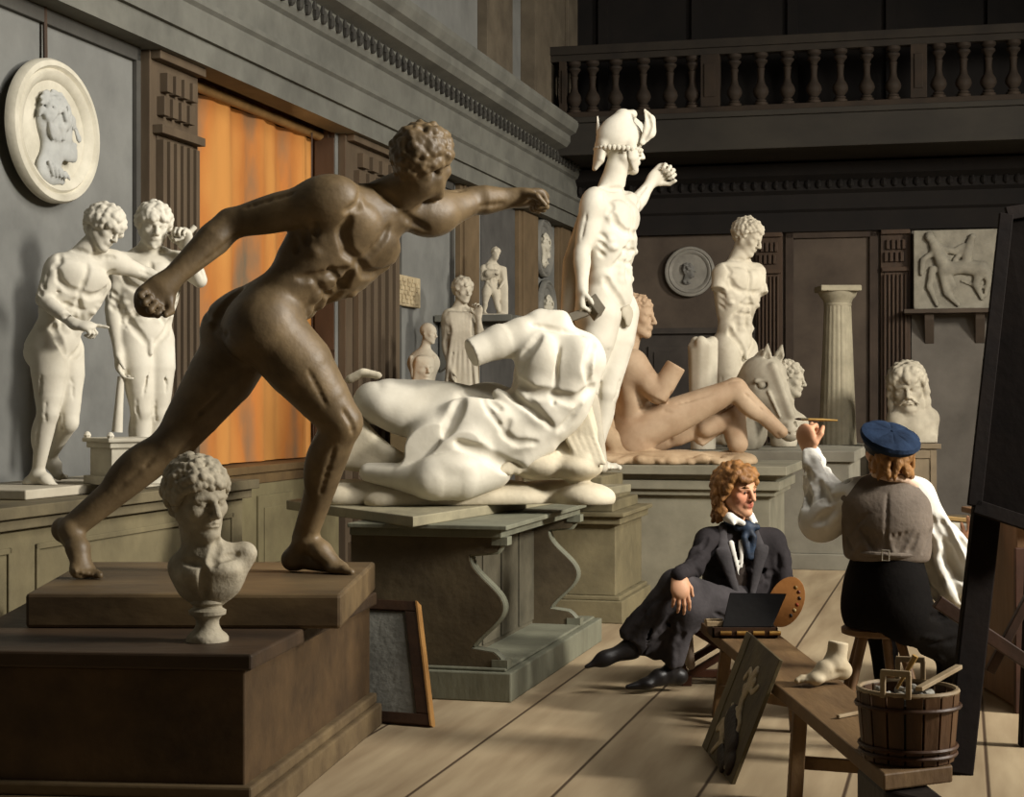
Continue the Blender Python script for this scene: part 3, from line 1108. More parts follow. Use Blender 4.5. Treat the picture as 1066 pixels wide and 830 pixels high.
def head_profile(sgn=1, m=1.0):
    """relief head in profile; sgn=+1 looks to the right"""
    def f(cl, W, R):
        s = sgn
        g = np.random.default_rng(5)
        N_ = nrm(W(0, 0, 1) - W(0, 0, 0))
        def c(a, b, r, r2=None, k=.03, h=.02, fl=.45):
            cl.cap(W(a[0] * s * m, a[1] * m, h), W(b[0] * s * m, b[1] * m, h), r * R * m, (r2 or r) * R * m, k * R, sq=(N_, fl))
        c((-.06, .16), (-.10, .12), .27, .27, .08, .012)             # skull
        c((.08, .10), (.12, -.14), .17, .13, .08, .025)              # face
        c((.14, .17), (.22, .17), .07, .05, .03, .05)               # brow
        c((.24, .12), (.34, -.04), .03, .045, .02, .05)             # nose
        c((.2, -.14), (.275, -.13), .035, .03, .01, .05)            # lips
        c((.2, -.19), (.26, -.19), .035, .03, .01, .052)
        c((.1, -.26), (.22, -.28), .09, .07, .04, .05)              # chin
        c((-.08, -.1), (-.14, -.46), .17, .19, .06, .015)            # neck
        c((-.28, -.5), (.10, -.60), .12, .05, .06, .02)              # bust edge
        c((-.06, .0), (-.05, -.10), .05, .035, .01, .072)            # ear
        c((.17, .07), (.22, .06), .022, .016, .006, .072)            # eye
        c((.08, -.05), (.12, -.08), .07, .06, .03, .052)              # cheek
        for i in range(90):
            an, rr = g.uniform(0, 6.28), .30 * math.sqrt(g.random())
            q = (-.09 + rr * math.cos(an), .17 + rr * math.sin(an))
            if q[0] > .12 and q[1] < .26 or q[1] < .02: continue
            d_ = g.uniform(-.5, .5) + math.atan2(q[1] - .17, q[0] + .09) + 1.57
            c(q, (q[0] + .08 * math.cos(d_), q[1] + .08 * math.sin(d_)), .034, .02, .006, .088 - .06 * (rr / .3) ** 2, .8)
        for i in range(10):
            q = (-.28 + .02 * i, .0 - .02 * (i % 3))
            c(q, (q[0] + .02, q[1] - .10), .036, .02, .006, .06, .8)
        for i in range(5):
            c((-.30 + .08 * i, -.44 - .02 * i), (-.22 + .08 * i, -.58), .028, .02, .006, .06, .8)
    return f


c_ = rw(.06, *on_left(53, 137, .06))
t_, cl = medallion('large_medallion', 'large white oval medallion with a grey profile head on the left wall', c_, RV, RU, .44, .362, M_med, head_profile(1, 1.12), .008)
cl.mesh('profile_head', mat('medallion_grey', (182, 182, 176), (150, 151, 147), 6, .75, .1), t_)
MB().tube([c_ + Z3 * .36 - RV * .03, c_ + Z3 * 1.1 - RV * .04], .012, 8).build('hanging_cord', M_brown, t_)
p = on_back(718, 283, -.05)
t_, cl = medallion('round_medallion', 'round grey medallion hung on the dark back wall beside the torso', rw(p[0], -.05, p[1]), -RU, RV, 26.5 * 20 / F, 26.5 * 20 / F, mat('round_medallion_grey', (140, 136, 126), (112, 108, 100), 6, .75, .1), head_profile(1, .8), .014)
cl.mesh('profile_head', mat('round_medallion_dark', (116, 114, 108), (92, 90, 85), 6, .75, .1), t_)  # head a darker grey than its disc
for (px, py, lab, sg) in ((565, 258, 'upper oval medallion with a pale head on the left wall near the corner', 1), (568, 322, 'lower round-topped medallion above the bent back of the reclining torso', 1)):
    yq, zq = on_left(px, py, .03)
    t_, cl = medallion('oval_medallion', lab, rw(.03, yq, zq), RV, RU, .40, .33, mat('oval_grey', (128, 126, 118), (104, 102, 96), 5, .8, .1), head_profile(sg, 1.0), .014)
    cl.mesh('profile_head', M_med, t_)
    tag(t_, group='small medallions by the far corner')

# text-like worn relief plaque on the left wall
ya, za = on_left(406, 316, .05); yb, zb_ = on_left(438, 320, .05)
zt3 = on_left(406, 283, .05)[1]
plq = thing('relief_plaque', rw(.05, (ya + yb) / 2, za), 'small tan rectangular relief plaque on the grey left wall', 'plaque')
MB(RM).box(.0, .05, ya, yb, za, zt3).build('slab', mat('plaque_tan', (186, 170, 138), (150, 134, 104), 14, .8, .4), plq, False, .01)
mb = MB(RM)
for r in range(6):
    zq = za + (zt3 - za) * (.14 + .14 * r)
    y = ya + .08
    while y < yb - .15:
        wq = random.uniform(.05, .13)
        mb.box(.05, .06, y, y + wq, zq - .012, zq + .02)
        y += wq + .04
mb.build('worn_carving', mat('plaque_tan', (0, 0, 0)), plq)

# lapith and centaur relief on its bracket
RY = -.22
xa, zlo = on_back(951, 322, RY); xb_, zhi = on_back(1040, 238, RY)
M_rel = mat('relief_plaster', (156, 150, 134), (122, 117, 104), 6, .8, .15)
rel = thing('battle_relief', rw((xa + xb_) / 2, RY, zlo), 'square plaster relief of a centaur fighting a man on the back wall', 'relief')
MB(RM).box(xa, xb_, RY, RY + .14, zlo, zhi).build('slab', M_rel, rel, False, .012)
S_ = zhi - zlo
cl = Clay(.014)
def rp_(x, y, n=.03):
    return rw(xa + x * S_ * .98, RY - n, zlo + y * S_)
def rc(pts, rads, n=.02):
    cl.chain([rp_(p[0], p[1], n) for p in pts], [r * S_ for r in rads], .02, sq=(RU, .8))
rc([(.20, .93), (.27, .80)], [.055, .05]); cl.ell(rp_(.2, .9), .05 * S_)                       # centaur head
rc([(.27, .8), (.36, .6), (.42, .5)], [.07, .09, .08]); rc([(.3, .75), (.12, .62), (.1, .45)], [.04, .04, .03])
rc([(.3, .78), (.5, .72), (.62, .8)], [.045, .04, .03])
rc([(.40, .5), (.62, .52), (.84, .5)], [.09, .085, .10])                                       # horse body
rc([(.84, .48), (.78, .3), (.86, .12)], [.07, .045, .025]); rc([(.88, .5), (.94, .34), (.9, .16)], [.06, .04, .025])
rc([(.42, .46), (.50, .28), (.44, .18)], [.05, .04, .025]); rc([(.9, .56), (.98, .42), (.97, .3)], [.02, .02, .012])
rc([(.72, .86), (.68, .68), (.66, .58)], [.05, .07, .06]); cl.ell(rp_(.74, .9), .045 * S_)    # man
rc([(.62, .72), (.52, .62)], [.035, .03]); rc([(.24, .5), (.2, .28), (.3, .05)], [.05, .045, .03]); rc([(.36, .48), (.42, .2), (.56, .05)], [.06, .05, .03])
rc([(.6, .35), (.72, .3), (.9, .26)], [.02, .02, .02], .01)
cl.mesh('carved_figures', M_rel, rel)
shf = thing('relief_bracket', rw((xa + xb_) / 2, RY, zlo - .04), 'narrow bracketed shelf holding up the square battle relief', 'shelf')
MB(RM).box(xa - .1, xb_ + .05, RY - .12, -.025, zlo - .05, zlo - .004).build('board', M_wallb, shf, False, .006)
for q in (xa + .12, xb_ - .25):
    MB(RM).prism([(q, -.025, zlo - .05), (q, RY - .06, zlo - .05), (q, RY - .02, zlo - .12), (q, -.025, zlo - .38)], (.1, 0, 0)).build('bracket', M_wallb, shf, False, .005)
# ================================================================== BODIES
def frame_of(a, u):
    """orthonormal (left, up, forward) from a rough left and up"""
    u = nrm(u)
    a = nrm(np.asarray(a, float) - u * np.dot(a, u))
    return a, u, np.cross(a, u)


def hand(cl, wrist, d, palm, H, side=1, curl=.5, grip=0.0, spread=.12, thumb_out=.6, point=None, r=1.0):
    """palm with four fingers and a thumb. d: along the hand; palm: where the palm looks;
    side=+1 when the thumb lies towards cross(palm, d)"""
    d = nrm(d)
    n = nrm(np.asarray(palm, float) - d * np.dot(palm, d))
    t = np.cross(n, d) * side
    wrist = np.asarray(wrist, float)
    pl = .40 * H
    c = wrist + d * pl * .52
    cl.ell(c, (.23 * H * .56 / .56 * .5 * 1.6 * r, .27 * H * r, .085 * H * r), (t, d, n), .03 * H / .2)
    cl.ell(c + d * pl * .25, (.185 * H * r, .13 * H * r, .075 * H * r), (t, d, n), .02)
    fr = .042 * H * r
    for i, (o, ln, dd) in enumerate(((.135, .33, .0), (.045, .37, .02), (-.045, .34, .005), (-.13, .26, -.03))):
        base = wrist + d * (pl * .93 + dd * H) + t * o * H * r
        a0 = curl * 1.0 + grip
        dirv = nrm(d + t * (o * spread / .1))
        ang = a0 * .75
        if point is not None and i == point:
            ang, a0 = .05, .05
        p = base
        for s, (f, add) in enumerate(((.46, 0), (.31, a0 * 1.05), (.23, a0 * .8))):
            ang2 = ang + (0 if s == 0 else add)
            ang = ang2
            q = p + (dirv * math.cos(ang) + n * math.sin(ang)) * ln * H * f * 1.12
            cl.cap(p, q, fr * (1.0 - .08 * s), fr * (.93 - .1 * s), fr * .45)
            p = q
    b = wrist + d * pl * .28 + t * .14 * H * r + n * .02 * H
    v1 = nrm(d * .75 + t * thumb_out + n * (.25 + curl * .4))
    v2 = nrm(d * (.95 - grip * .3) + t * (thumb_out * .35 - grip * .5) + n * (.25 + curl * .55))
    m = b + v1 * .2 * H
    e = m + v2 * .17 * H
    cl.cap(wrist + d * pl * .15 + t * .06 * H, b, fr * 1.4, fr * 1.45, fr)
    cl.cap(b, m, fr * 1.3, fr * 1.05, fr * .5)
    cl.cap(m, e, fr * 1.05, fr * .85, fr * .4)


def foot(cl, ank, toe, H, up, bend=False, side=1, r=1.0, shoe=False):
    """ank: ankle joint; toe: tip of the toes; flat on the ground unless bend (heel raised)"""
    ank, toe = np.asarray(ank, float), np.asarray(toe, float)
    v = toe - ank
    if bend:
        d = nrm(v)
    else:
        d = nrm(np.array([v[0], v[1], v[2] * .12]))
    s = nrm(np.cross(d, (0, 0, 1)))
    u = np.cross(s, d)
    if bend:
        heel = ank - nrm(d - nrm(up) * .0) * .12 * H - u * .2 * H
        ball = toe - nrm(d * .5 + np.array([s[1], -s[0], 0]) * .0 + np.array([v[0], v[1], 0]) * 1.0) * .16 * H + u * .0
        hor = nrm(np.array([v[0], v[1], 0]))
    else:
        drop = np.array([0, 0, toe[2] + .13 * H])
        heel = np.array([ank[0], ank[1], 0]) - d * .2 * H + drop
        ball = toe - d * .26 * H + u * .03 * H
        hor = d
    cl.ell(heel, (.165 * H * r, .145 * H * r, .15 * H * r), (d, s, u), .06 * H)
    cl.cap(ank, heel + u * .03 * H, .14 * H * r, .125 * H * r, .06 * H)
    mid = ank + (ball - ank) * .5 + u * .04 * H
    cl.cap(ank + d * .04 * H, mid, .15 * H * r, .125 * H * r, .06 * H)
    cl.cap(mid, ball, .13 * H * r, .095 * H * r, .06 * H, sq=(s, 1.25))
    cl.cap(heel, ball - s * .05 * H, .10 * H * r, .085 * H * r, .06 * H)
    cl.ell(ball, (.14 * H * r, .18 * H * r, .085 * H * r), (d, s, u), .05 * H)
    if shoe:
        cl.cap(ball, toe + d * .14 * H, .105 * H * r, .045 * H * r, .06 * H, sq=(s, 1.2))
        return
    for i in range(5):
        o = (.125 - .066 * i) * side
        bb = ball + d * (.07 - .02 * i) * H + s * o * H
        L = (.22 if i == 0 else .19 - .022 * i) * H
        k = bb + hor * L * .5 + u * .01 * H
        e = bb + hor * L - u * .02 * H
        rr = (.058 if i == 0 else .044 - .003 * i) * H * r
        cl.cap(bb, k, rr * 1.05, rr, rr * .5)
        cl.cap(k, e, rr, rr * .92, rr * .4)


def head(cl, c, f, u, H, face=True, ears=True, beard=False, hairbase=True, gaze=None, deep=1.0):
    """c: centre of the head (eye height), f: facing, u: up, H: chin to crown"""
    u = nrm(np.asarray(u, float) - np.dot(u, f) * np.asarray(f, float) / np.dot(f, f))
    f = nrm(f)
    r = np.cross(f, u)                     # the figure's right... kept symmetric below
    Q = lambda x, y, z: np.asarray(c, float) + r * x * H + u * y * H + f * z * H
    A = (r, u, f)
    cl.ell(Q(0, .13, -.06), np.array((.315, .36, .40)) * H, A, .04 * H)
    cl.ell(Q(0, -.10, .12), np.array((.26, .36, .26)) * H, A, .10 * H)
    cl.ell(Q(0, .14, .17), np.array((.26, .20, .20)) * H, A, .08 * H)        # forehead
    for s in (-1, 1):
        cl.cap(Q(.235 * s, -.18, .0), Q(.07 * s, -.41, .27), .085 * H, .075 * H, .09 * H)
        cl.ell(Q(.19 * s, -.08, .245), np.array((.085, .08, .075)) * H, A, .08 * H)
    cl.ell(Q(0, -.40, .30), np.array((.09, .085, .085)) * H, A, .07 * H)
    if face:
        for s in (-1, 1):
            cl.ell(Q(.135 * s, .015, .375), np.array((.10, .06, .065)) * H * deep, A, .03 * H, '-')
        for s in (-1, 1):
            cl.cap(Q(.05 * s, .085, .375), Q(.22 * s, .07, .30), .042 * H, .03 * H, .035 * H)
            cl.ell(Q(.13 * s, .01, .305), np.array((.062, .048, .055)) * H, A, .008 * H)
            cl.cap(Q(.07 * s, .03, .355), Q(.195 * s, .03, .32), .016 * H, .014 * H, .012 * H)
            cl.cap(Q(.075 * s, -.025, .345), Q(.185 * s, -.022, .32), .012 * H, .011 * H, .012 * H)
        cl.cap(Q(0, .07, .375), Q(0, -.125, .475), .038 * H, .052 * H, .03 * H)
        for s in (-1, 1):
            cl.ell(Q(.05 * s, -.145, .425), np.array((.036, .032, .045)) * H, A, .02 * H)
        cl.ell(Q(0, -.245, .345), np.array((.12, .085, .055)) * H, A, .05 * H)
        cl.cap(Q(-.075, -.242, .382), Q(0, -.228, .41), .014 * H, .022 * H, .014 * H)
        cl.cap(Q(.075, -.242, .382), Q(0, -.228, .41), .014 * H, .022 * H, .014 * H)
        cl.cap(Q(-.05, -.278, .388), Q(.05, -.278, .388), .024 * H, .024 * H, .016 * H)
        cl.chain([Q(-.085, -.262, .384), Q(0, -.254, .418), Q(.085, -.262, .384)], [.008 * H] * 3, .010 * H) if False else None
        for s in (-1, 1):
            cl.cap(Q(.09 * s, -.264, .382), Q(0, -.254, .422), .008 * H, .010 * H, .012 * H, op='-')
        cl.cap(Q(-.05, -.325, .40), Q(.05, -.325, .40), .02 * H, .02 * H, .035 * H, op='-')
    if ears:
        for s in (-1, 1):
            cl.ell(Q(.315 * s, -.03, -.03), np.array((.04, .105, .065)) * H, A, .015 * H)
            cl.ell(Q(.352 * s, -.02, -.02), np.array((.025, .06, .032)) * H, A, .015 * H, '-')
    return Q, A


def hair(cl, Q, A, H, n=150, size=.06, length=0.0, front=.22, low=-.18, seed=1, k=.25, spread=1.0, lock=.08, fringe=.26, crown=9.0):
    """locks laid over the skull down to a hairline; fringe = height of the hairline on the forehead"""
    g = np.random.default_rng(seed)
    cl.ell(Q(0, .15, -.085), np.array((.325, .365, .41)) * H, A, .03 * H)
    N = int(n * 1.6)
    ga = math.pi * (3 - math.sqrt(5))
    for i in range(N):
        y = 1 - 2 * (i + .5) / N
        rr = math.sqrt(1 - y * y)
        x, z = rr * math.cos(ga * i), rr * math.sin(ga * i)
        x += g.normal() * .03; y += g.normal() * .03; z += g.normal() * .03
        p = np.array((x * .335, .14 + y * .37, -.06 + z * .415)) * spread
        if spread != 1.0:
            p[1] = .14 + y * .37 * spread; p[2] = -.06 + z * .415 * spread
        if p[1] > crown:
            continue
        a = math.atan2(abs(x), z)                                    # 0 at the brow, pi at the nape
        if a < .75:
            line = fringe
        elif a < 1.35:
            line = fringe + (-.02 - fringe) * (a - .75) / .6         # temples down to the ear
        elif a < 1.9:
            line = .02
        else:
            line = low
        if p[1] < line:
            continue
        rs = size * g.uniform(.75, 1.15)
        nrm_ = nrm((x, y, z))
        t = np.array((g.normal() * .7, -1.0, g.normal() * .5 + (.8 if z > .2 and y > .3 else -.3)))
        t = nrm(t - nrm_ * np.dot(t, nrm_)) * lock * g.uniform(.6, 1.2)
        q = p + t
        m = (p + q) / 2 + nrm_ * rs * .35
        cl.cap(Q(*p), Q(*m), rs * .9 * H, rs * H, size * k * H)
        cl.cap(Q(*m), Q(*q), rs * H, rs * .55 * H, size * k * H)


def torso(cl, neck, shL, shR, pel, hipL, hipR, H, chestA=None, pelA=None, fat=1.0, nude=True):
    neck, shL, shR, pel, hipL, hipR = [np.asarray(v, float) for v in (neck, shL, shR, pel, hipL, hipR)]
    spine = neck - pel
    A, U, Fw = frame_of(chestA if chestA is not None else shL - shR, spine)
    mid = (shL + shR) / 2
    PA, PU, PF = frame_of(pelA if pelA is not None else hipL - hipR, spine)
    rib = neck - U * .92 * H
    cl.ell(rib + Fw * .02 * H, np.array((.66, .80, .45)) * H * fat, (A, U, Fw), .12 * H)
    cl.cap(shL - A * .18 * H - U * .1 * H, shR + A * .18 * H - U * .1 * H, .27 * H, .27 * H, .16 * H, sq=(Fw, .95))
    cl.cap(neck + U * .12 * H, shL - A * .08 * H + U * .05 * H, .16 * H, .15 * H, .14 * H)
    cl.cap(neck + U * .12 * H, shR + A * .08 * H + U * .05 * H, .16 * H, .15 * H, .14 * H)
    for s in (-1, 1):
        cl.ell(neck - U * .58 * H + A * .32 * s * H + Fw * .30 * H * fat, np.array((.40, .30, .16)) * H, (A + Fw * -.25 * s, U, Fw + A * .25 * s), .07 * H)
        cl.cap(mid - U * .35 * H + A * .55 * s * H - Fw * .1 * H, neck - U * 1.55 * H + A * .42 * s * H - Fw * .06 * H, .24 * H, .16 * H, .12 * H)   # lats
        cl.ell(neck - U * .55 * H + A * .36 * s * H - Fw * .33 * H, np.array((.30, .36, .14)) * H, (A, U, Fw), .08 * H)                     # shoulder blades
        for i in range(3):                                                                                                             # serratus
            cl.ell(neck - U * (.95 + .16 * i) * H + A * (.55 - .03 * i) * s * H + Fw * (.2 + .05 * i) * H, np.array((.10, .07, .10)) * H * fat, (A, U, Fw), .06 * H)
    lowrib = neck - U * 1.45 * H
    top = pel + PU * .35 * H
    cl.cap(lowrib, top, .50 * H * fat, .50 * H * fat, .16 * H, sq=(nrm(Fw + PF), .72))
    cl.ell(pel, np.array((.60, .46, .43)) * H * fat, (PA, PU, PF), .14 * H)
    # belly muscles between the two frames
    for i in range(4):
        t = .15 + i * .22
        p = lowrib + U * .12 * H + (top - lowrib - U * .12 * H - PU * .1 * H) * t
        a_ = nrm(A * (1 - t) + PA * t)
        f_ = nrm(np.cross(a_, nrm(spine)) )
        for s in (-1, 1):
            cl.ell(p + a_ * .145 * s * H + f_ * (.31 * fat) * H, np.array((.135, .125, .10)) * H, (a_, nrm(spine), f_), .05 * H)
    cl.ell(pel + PU * .12 * H + PF * .26 * H, np.array((.28, .26, .17)) * H, (PA, PU, PF), .1 * H)
    for s in (-1, 1):
        cl.ell(pel + PU * .42 * H + PA * .46 * s * H + PF * .06 * H, np.array((.15, .2, .26)) * H, (PA, PU, PF), .07 * H)                     # flank roll
    if nude:
        at = lambda x, y: neck + A * x * H + U * y * H
        pt_ = lambda x, y: pel + PA * x * H + PU * y * H
        gr = lambda pts, d, r=.035, dep=.55: cl.groove(pts, d, r * H, dep * .8, reach=.95 * H)
        belly = (Fw, nrm(Fw + PF))
        gr([at(0, -.28), at(0, -.95)], Fw, .03, .6)
        gr([at(0, -.95), pt_(0, .62)], belly, .03, .5)
        for s in (-1, 1):
            gr([at(.04 * s, -.92), at(.28 * s, -.95), at(.52 * s, -.82), at(.62 * s, -.62)], Fw, .035, .6)
            gr([at(.06 * s, -1.12), at(.24 * s, -1.42), at(.42 * s, -1.68)], Fw, .03, .5)
            gr([at(.60 * s, -.20), at(.50 * s, -.42), at(.60 * s, -.60)], nrm(Fw + A * s * .35), .03, .5)
            for y in (-1.30, -1.56):
                gr([at(.03 * s, y), at(.26 * s, y + .02)], Fw, .025, .5)
            gr([pt_(.56 * s, .40), pt_(.40 * s, .08), pt_(.13 * s, -.22)], PF, .038, .6)
            gr([at(.05 * s, -.14), at(.30 * s, -.10), at(.58 * s, -.02)], nrm(Fw + U * .4), .028, .45)
            for i in range(3):
                gr([at(.62 * s, -1.0 - .17 * i), at(.44 * s, -1.12 - .17 * i)], nrm(Fw * .8 + A * s * .7), .024, .5)
            gr([at(.16 * s, -.45), at(.40 * s, -.90), at(.62 * s, -.72)], -Fw, .022, .4)
            gr([pt_(.05 * s, -.42), pt_(.32 * s, -.46), pt_(.52 * s, -.36)], -PF, .022, .4)
        gr([pt_(0, .55), pt_(0, .50)], nrm(Fw + PF), .04, .3)
        gr([at(0, -.15), at(0, -1.6), pt_(0, .5)], (-Fw, -PF), .05, .6)
        gr([pt_(0, .15), pt_(0, -.45)], -PF, .045, .4)
    return (A, U, Fw), (PA, PU, PF)


def leg(cl, hip, knee, ank, toe, H, PF, PA, s, r=1.0, glute=True, stump=None, feet=True, bend=False):
    hip, knee = np.asarray(hip, float), np.asarray(knee, float)
    ax = nrm(knee - hip)
    if ank is not None:
        ank = np.asarray(ank, float)
        f = nrm(knee - (hip + ank) / 2) if np.linalg.norm(knee - (hip + ank) / 2) > .12 * H else PF
        f = nrm(f - ax * np.dot(f, ax))
    else:
        f = nrm(PF - ax * np.dot(PF, ax))
    if glute:
        cl.ell(hip - PF * .22 * H - np.cross(PF, PA) * 0 - PA * s * .02 * H, np.array((.36, .42, .34)) * H * r, (PA, nrm(np.cross(PF, PA)), PF), .1 * H)
    L = np.linalg.norm(knee - hip)
    cl.chain([hip, hip + ax * L * .35 + f * .04 * H, hip + ax * L * .7 + f * .02 * H, knee], [.37 * H * r, .355 * H * r, .28 * H * r, .215 * H * r], .1 * H)
    cl.cap(hip + ax * L * .3 + f * .16 * H, hip + ax * L * .75 + f * .08 * H, .2 * H * r, .15 * H * r, .12 * H)
    cl.cap(hip + ax * L * .35 - f * .14 * H, hip + ax * L * .8 - f * .1 * H, .2 * H * r, .14 * H * r, .12 * H)
    q = np.cross(ax, f)
    for s2 in (-1, 1):
        cl.ell(hip + ax * L * .80 + f * .09 * H + q * .11 * s2 * H, np.array((.19, .1, .11)) * H * r, (ax, q, f), .06 * H)
    if ank is None:
        return f
    sx = nrm(ank - knee)
    cl.ell(knee + f * .09 * H, np.array((.15, .13, .12)) * H * r, (sx, np.cross(sx, nrm(f - sx * np.dot(f, sx))), nrm(f - sx * np.dot(f, sx))), .06 * H)
    g = nrm(f - sx * np.dot(f, sx))
    S = np.linalg.norm(ank - knee)
    q = np.cross(sx, g)
    for s2 in (-1, 1):
        cl.groove([knee - ax * .30 * H + np.cross(ax, f) * .13 * s2 * H, knee + np.cross(ax, f) * .15 * s2 * H, knee + sx * .2 * H + q * .08 * s2 * H], nrm(f + g + np.cross(ax, f) * s2 * .6), .022 * H * r, .35, k=.035 * H, reach=.5 * H)
        cl.groove([hip + ax * L * .42 + np.cross(ax, f) * .08 * s2 * H, hip + ax * L * .78 + np.cross(ax, f) * .20 * s2 * H], nrm(f * .7 + np.cross(ax, f) * s2 * .8), .022 * H * r, .3, k=.035 * H, reach=.5 * H)
        cl.groove([knee + sx * S * .15 + q * .1 * s2 * H, knee + sx * S * .55 + q * .06 * s2 * H], nrm(g * .3 + q * s2), .02 * H * r, .3, k=.035 * H, reach=.36 * H)
    cl.chain([knee, knee + sx * S * .3 - g * .04 * H, knee + sx * S * .62 - g * .01 * H, ank], [.20 * H * r, .205 * H * r, .155 * H * r, .115 * H * r], .08 * H)
    for s2, z in ((-1, .30), (1, .33)):
        cl.ell(knee + sx * S * z - g * .12 * H + q * .085 * s2 * H, np.array((.36, .13, .15)) * H * r, (sx, q, g), .09 * H)
    cl.cap(knee + sx * .1 * H + g * .07 * H, ank + g * .02 * H, .1 * H * r, .07 * H * r, .07 * H)
    cl.cap(knee + sx * S * .6 - g * .1 * H, ank - g * .13 * H, .08 * H * r, .055 * H * r, .06 * H)
    for s2 in (-1, 1):
        cl.ell(ank + q * .1 * s2 * H, np.array((.07, .06, .07)) * H * r, (sx, q, g), .05 * H)
    if feet and toe is not None:
        foot(cl, ank, toe, H, -sx, bend, -s, min(r, 1.12))
    return f


def arm(cl, sh, el, wr, H, A, Fw, s, r=1.0, elbow_dir=None):
    """s=+1 left arm"""
    sh, el = np.asarray(sh, float), np.asarray(el, float)
    ax = nrm(el - sh)
    L = np.linalg.norm(el - sh)
    cl.ell(sh + ax * .1 * H, np.array((.36, .255, .265)) * H * r, (ax, nrm(np.cross(ax, Fw)), nrm(np.cross(ax, np.cross(ax, Fw)))), .12 * H)
    if wr is not None:
        wr = np.asarray(wr, float)
        fx = nrm(wr - el)
        b = nrm((sh + wr) / 2 - el) if np.linalg.norm((sh + wr) / 2 - el) > .1 * H else Fw
        b = nrm(b - ax * np.dot(b, ax))
    else:
        b = nrm(Fw - ax * np.dot(Fw, ax))
    cl.chain([sh, sh + ax * L * .5, el], [.20 * H * r, .19 * H * r, .145 * H * r], .08 * H)
    cl.ell(sh + ax * L * .55 + b * .07 * H, np.array((.36, .14, .14)) * H * r, (ax, np.cross(ax, b), b), .07 * H)
    cl.ell(sh + ax * L * .52 - b * .08 * H, np.array((.40, .14, .13)) * H * r, (ax, np.cross(ax, b), b), .07 * H)
    if wr is None:
        return b
    M = np.linalg.norm(wr - el)
    b0 = b
    b = nrm(b - fx * np.dot(b, fx))
    q = np.cross(fx, b)
    cl.groove([sh + ax * L * .3, sh + ax * L * .8], nrm(np.cross(ax, b0) ), .02 * H * r, .3, k=.035 * H, reach=.34 * H)
    cl.groove([sh + ax * L * .3, sh + ax * L * .8], nrm(-np.cross(ax, b0)), .02 * H * r, .3, k=.035 * H, reach=.34 * H)
    cl.groove([el + fx * M * .05, el + fx * M * .6], nrm(b), .02 * H * r, .3, k=.035 * H, reach=.34 * H)
    cl.chain([el, el + fx * M * .25, el + fx * M * .65, wr], [.145 * H * r, .165 * H * r, .125 * H * r, .095 * H * r], .07 * H)
    cl.ell(el + fx * M * .22 + q * .06 * H, np.array((.28, .10, .12)) * H * r, (fx, q, b), .06 * H)
    cl.ell(el + fx * M * .2 - q * .05 * H, np.array((.26, .10, .11)) * H * r, (fx, q, b), .06 * H)
    cl.ell(el - b0 * .07 * H, np.array((.1, .08, .08)) * H * r, (ax, np.cross(ax, b0), b0), .04 * H)
    return b


def neckpiece(cl, neck, hc, f, u, H, r=1.0):
    neck, hc = np.asarray(neck, float), np.asarray(hc, float)
    t = hc - nrm(u) * .22 * H - nrm(f) * .06 * H
    cl.chain([neck - (t - neck) * .2, neck + (t - neck) * .5, t], [.27 * H * r, .225 * H * r, .215 * H * r], .08 * H)


def folds(cl, a, b, rad, n, seed, size=.012, slant=.5, length=.5, view=None, op='-'):
    """creases of cloth laid round a limb or a trunk from a to b"""
    g = np.random.default_rng(seed)
    a, b = np.asarray(a, float), np.asarray(b, float)
    d = nrm(b - a)
    L = np.linalg.norm(b - a)
    e1 = nrm(np.cross(d, (0.3, 1, 0.2)))
    e2 = np.cross(d, e1)
    for i in range(n):
        an = g.uniform(0, 2 * math.pi)
        t0 = g.uniform(-.05, 1 - length * .6)
        sp = g.normal() * slant
        pts, dirs = [], []
        for j in range(4):
            t = t0 + length * j / 3 * g.uniform(.8, 1.1)
            pts.append(a + d * L * t)
            w = an + sp * j / 3
            dirs.append(e1 * math.cos(w) + e2 * math.sin(w))
        cl.groove(pts, (dirs[0], dirs[-1]), size * g.uniform(.7, 1.2), .35, '-' if i % 3 else '+', k=size * 1.3, reach=rad * 1.5)
# ================================================================== STATUES
M_bronze = mat('dark_bronzed_plaster', (128, 108, 78), (76, 62, 42), 5, .5, .12, spec=.4)
M_white = mat('white_plaster', (212, 206, 190), (190, 183, 166), 4, .7, .08, spec=.2)
M_cream = mat('cream_plaster', (192, 184, 165), (164, 155, 136), 4, .75, .1, spec=.2)
M_grey = mat('grey_plaster', (170, 162, 144), (136, 129, 113), 5, .75, .12, spec=.2)

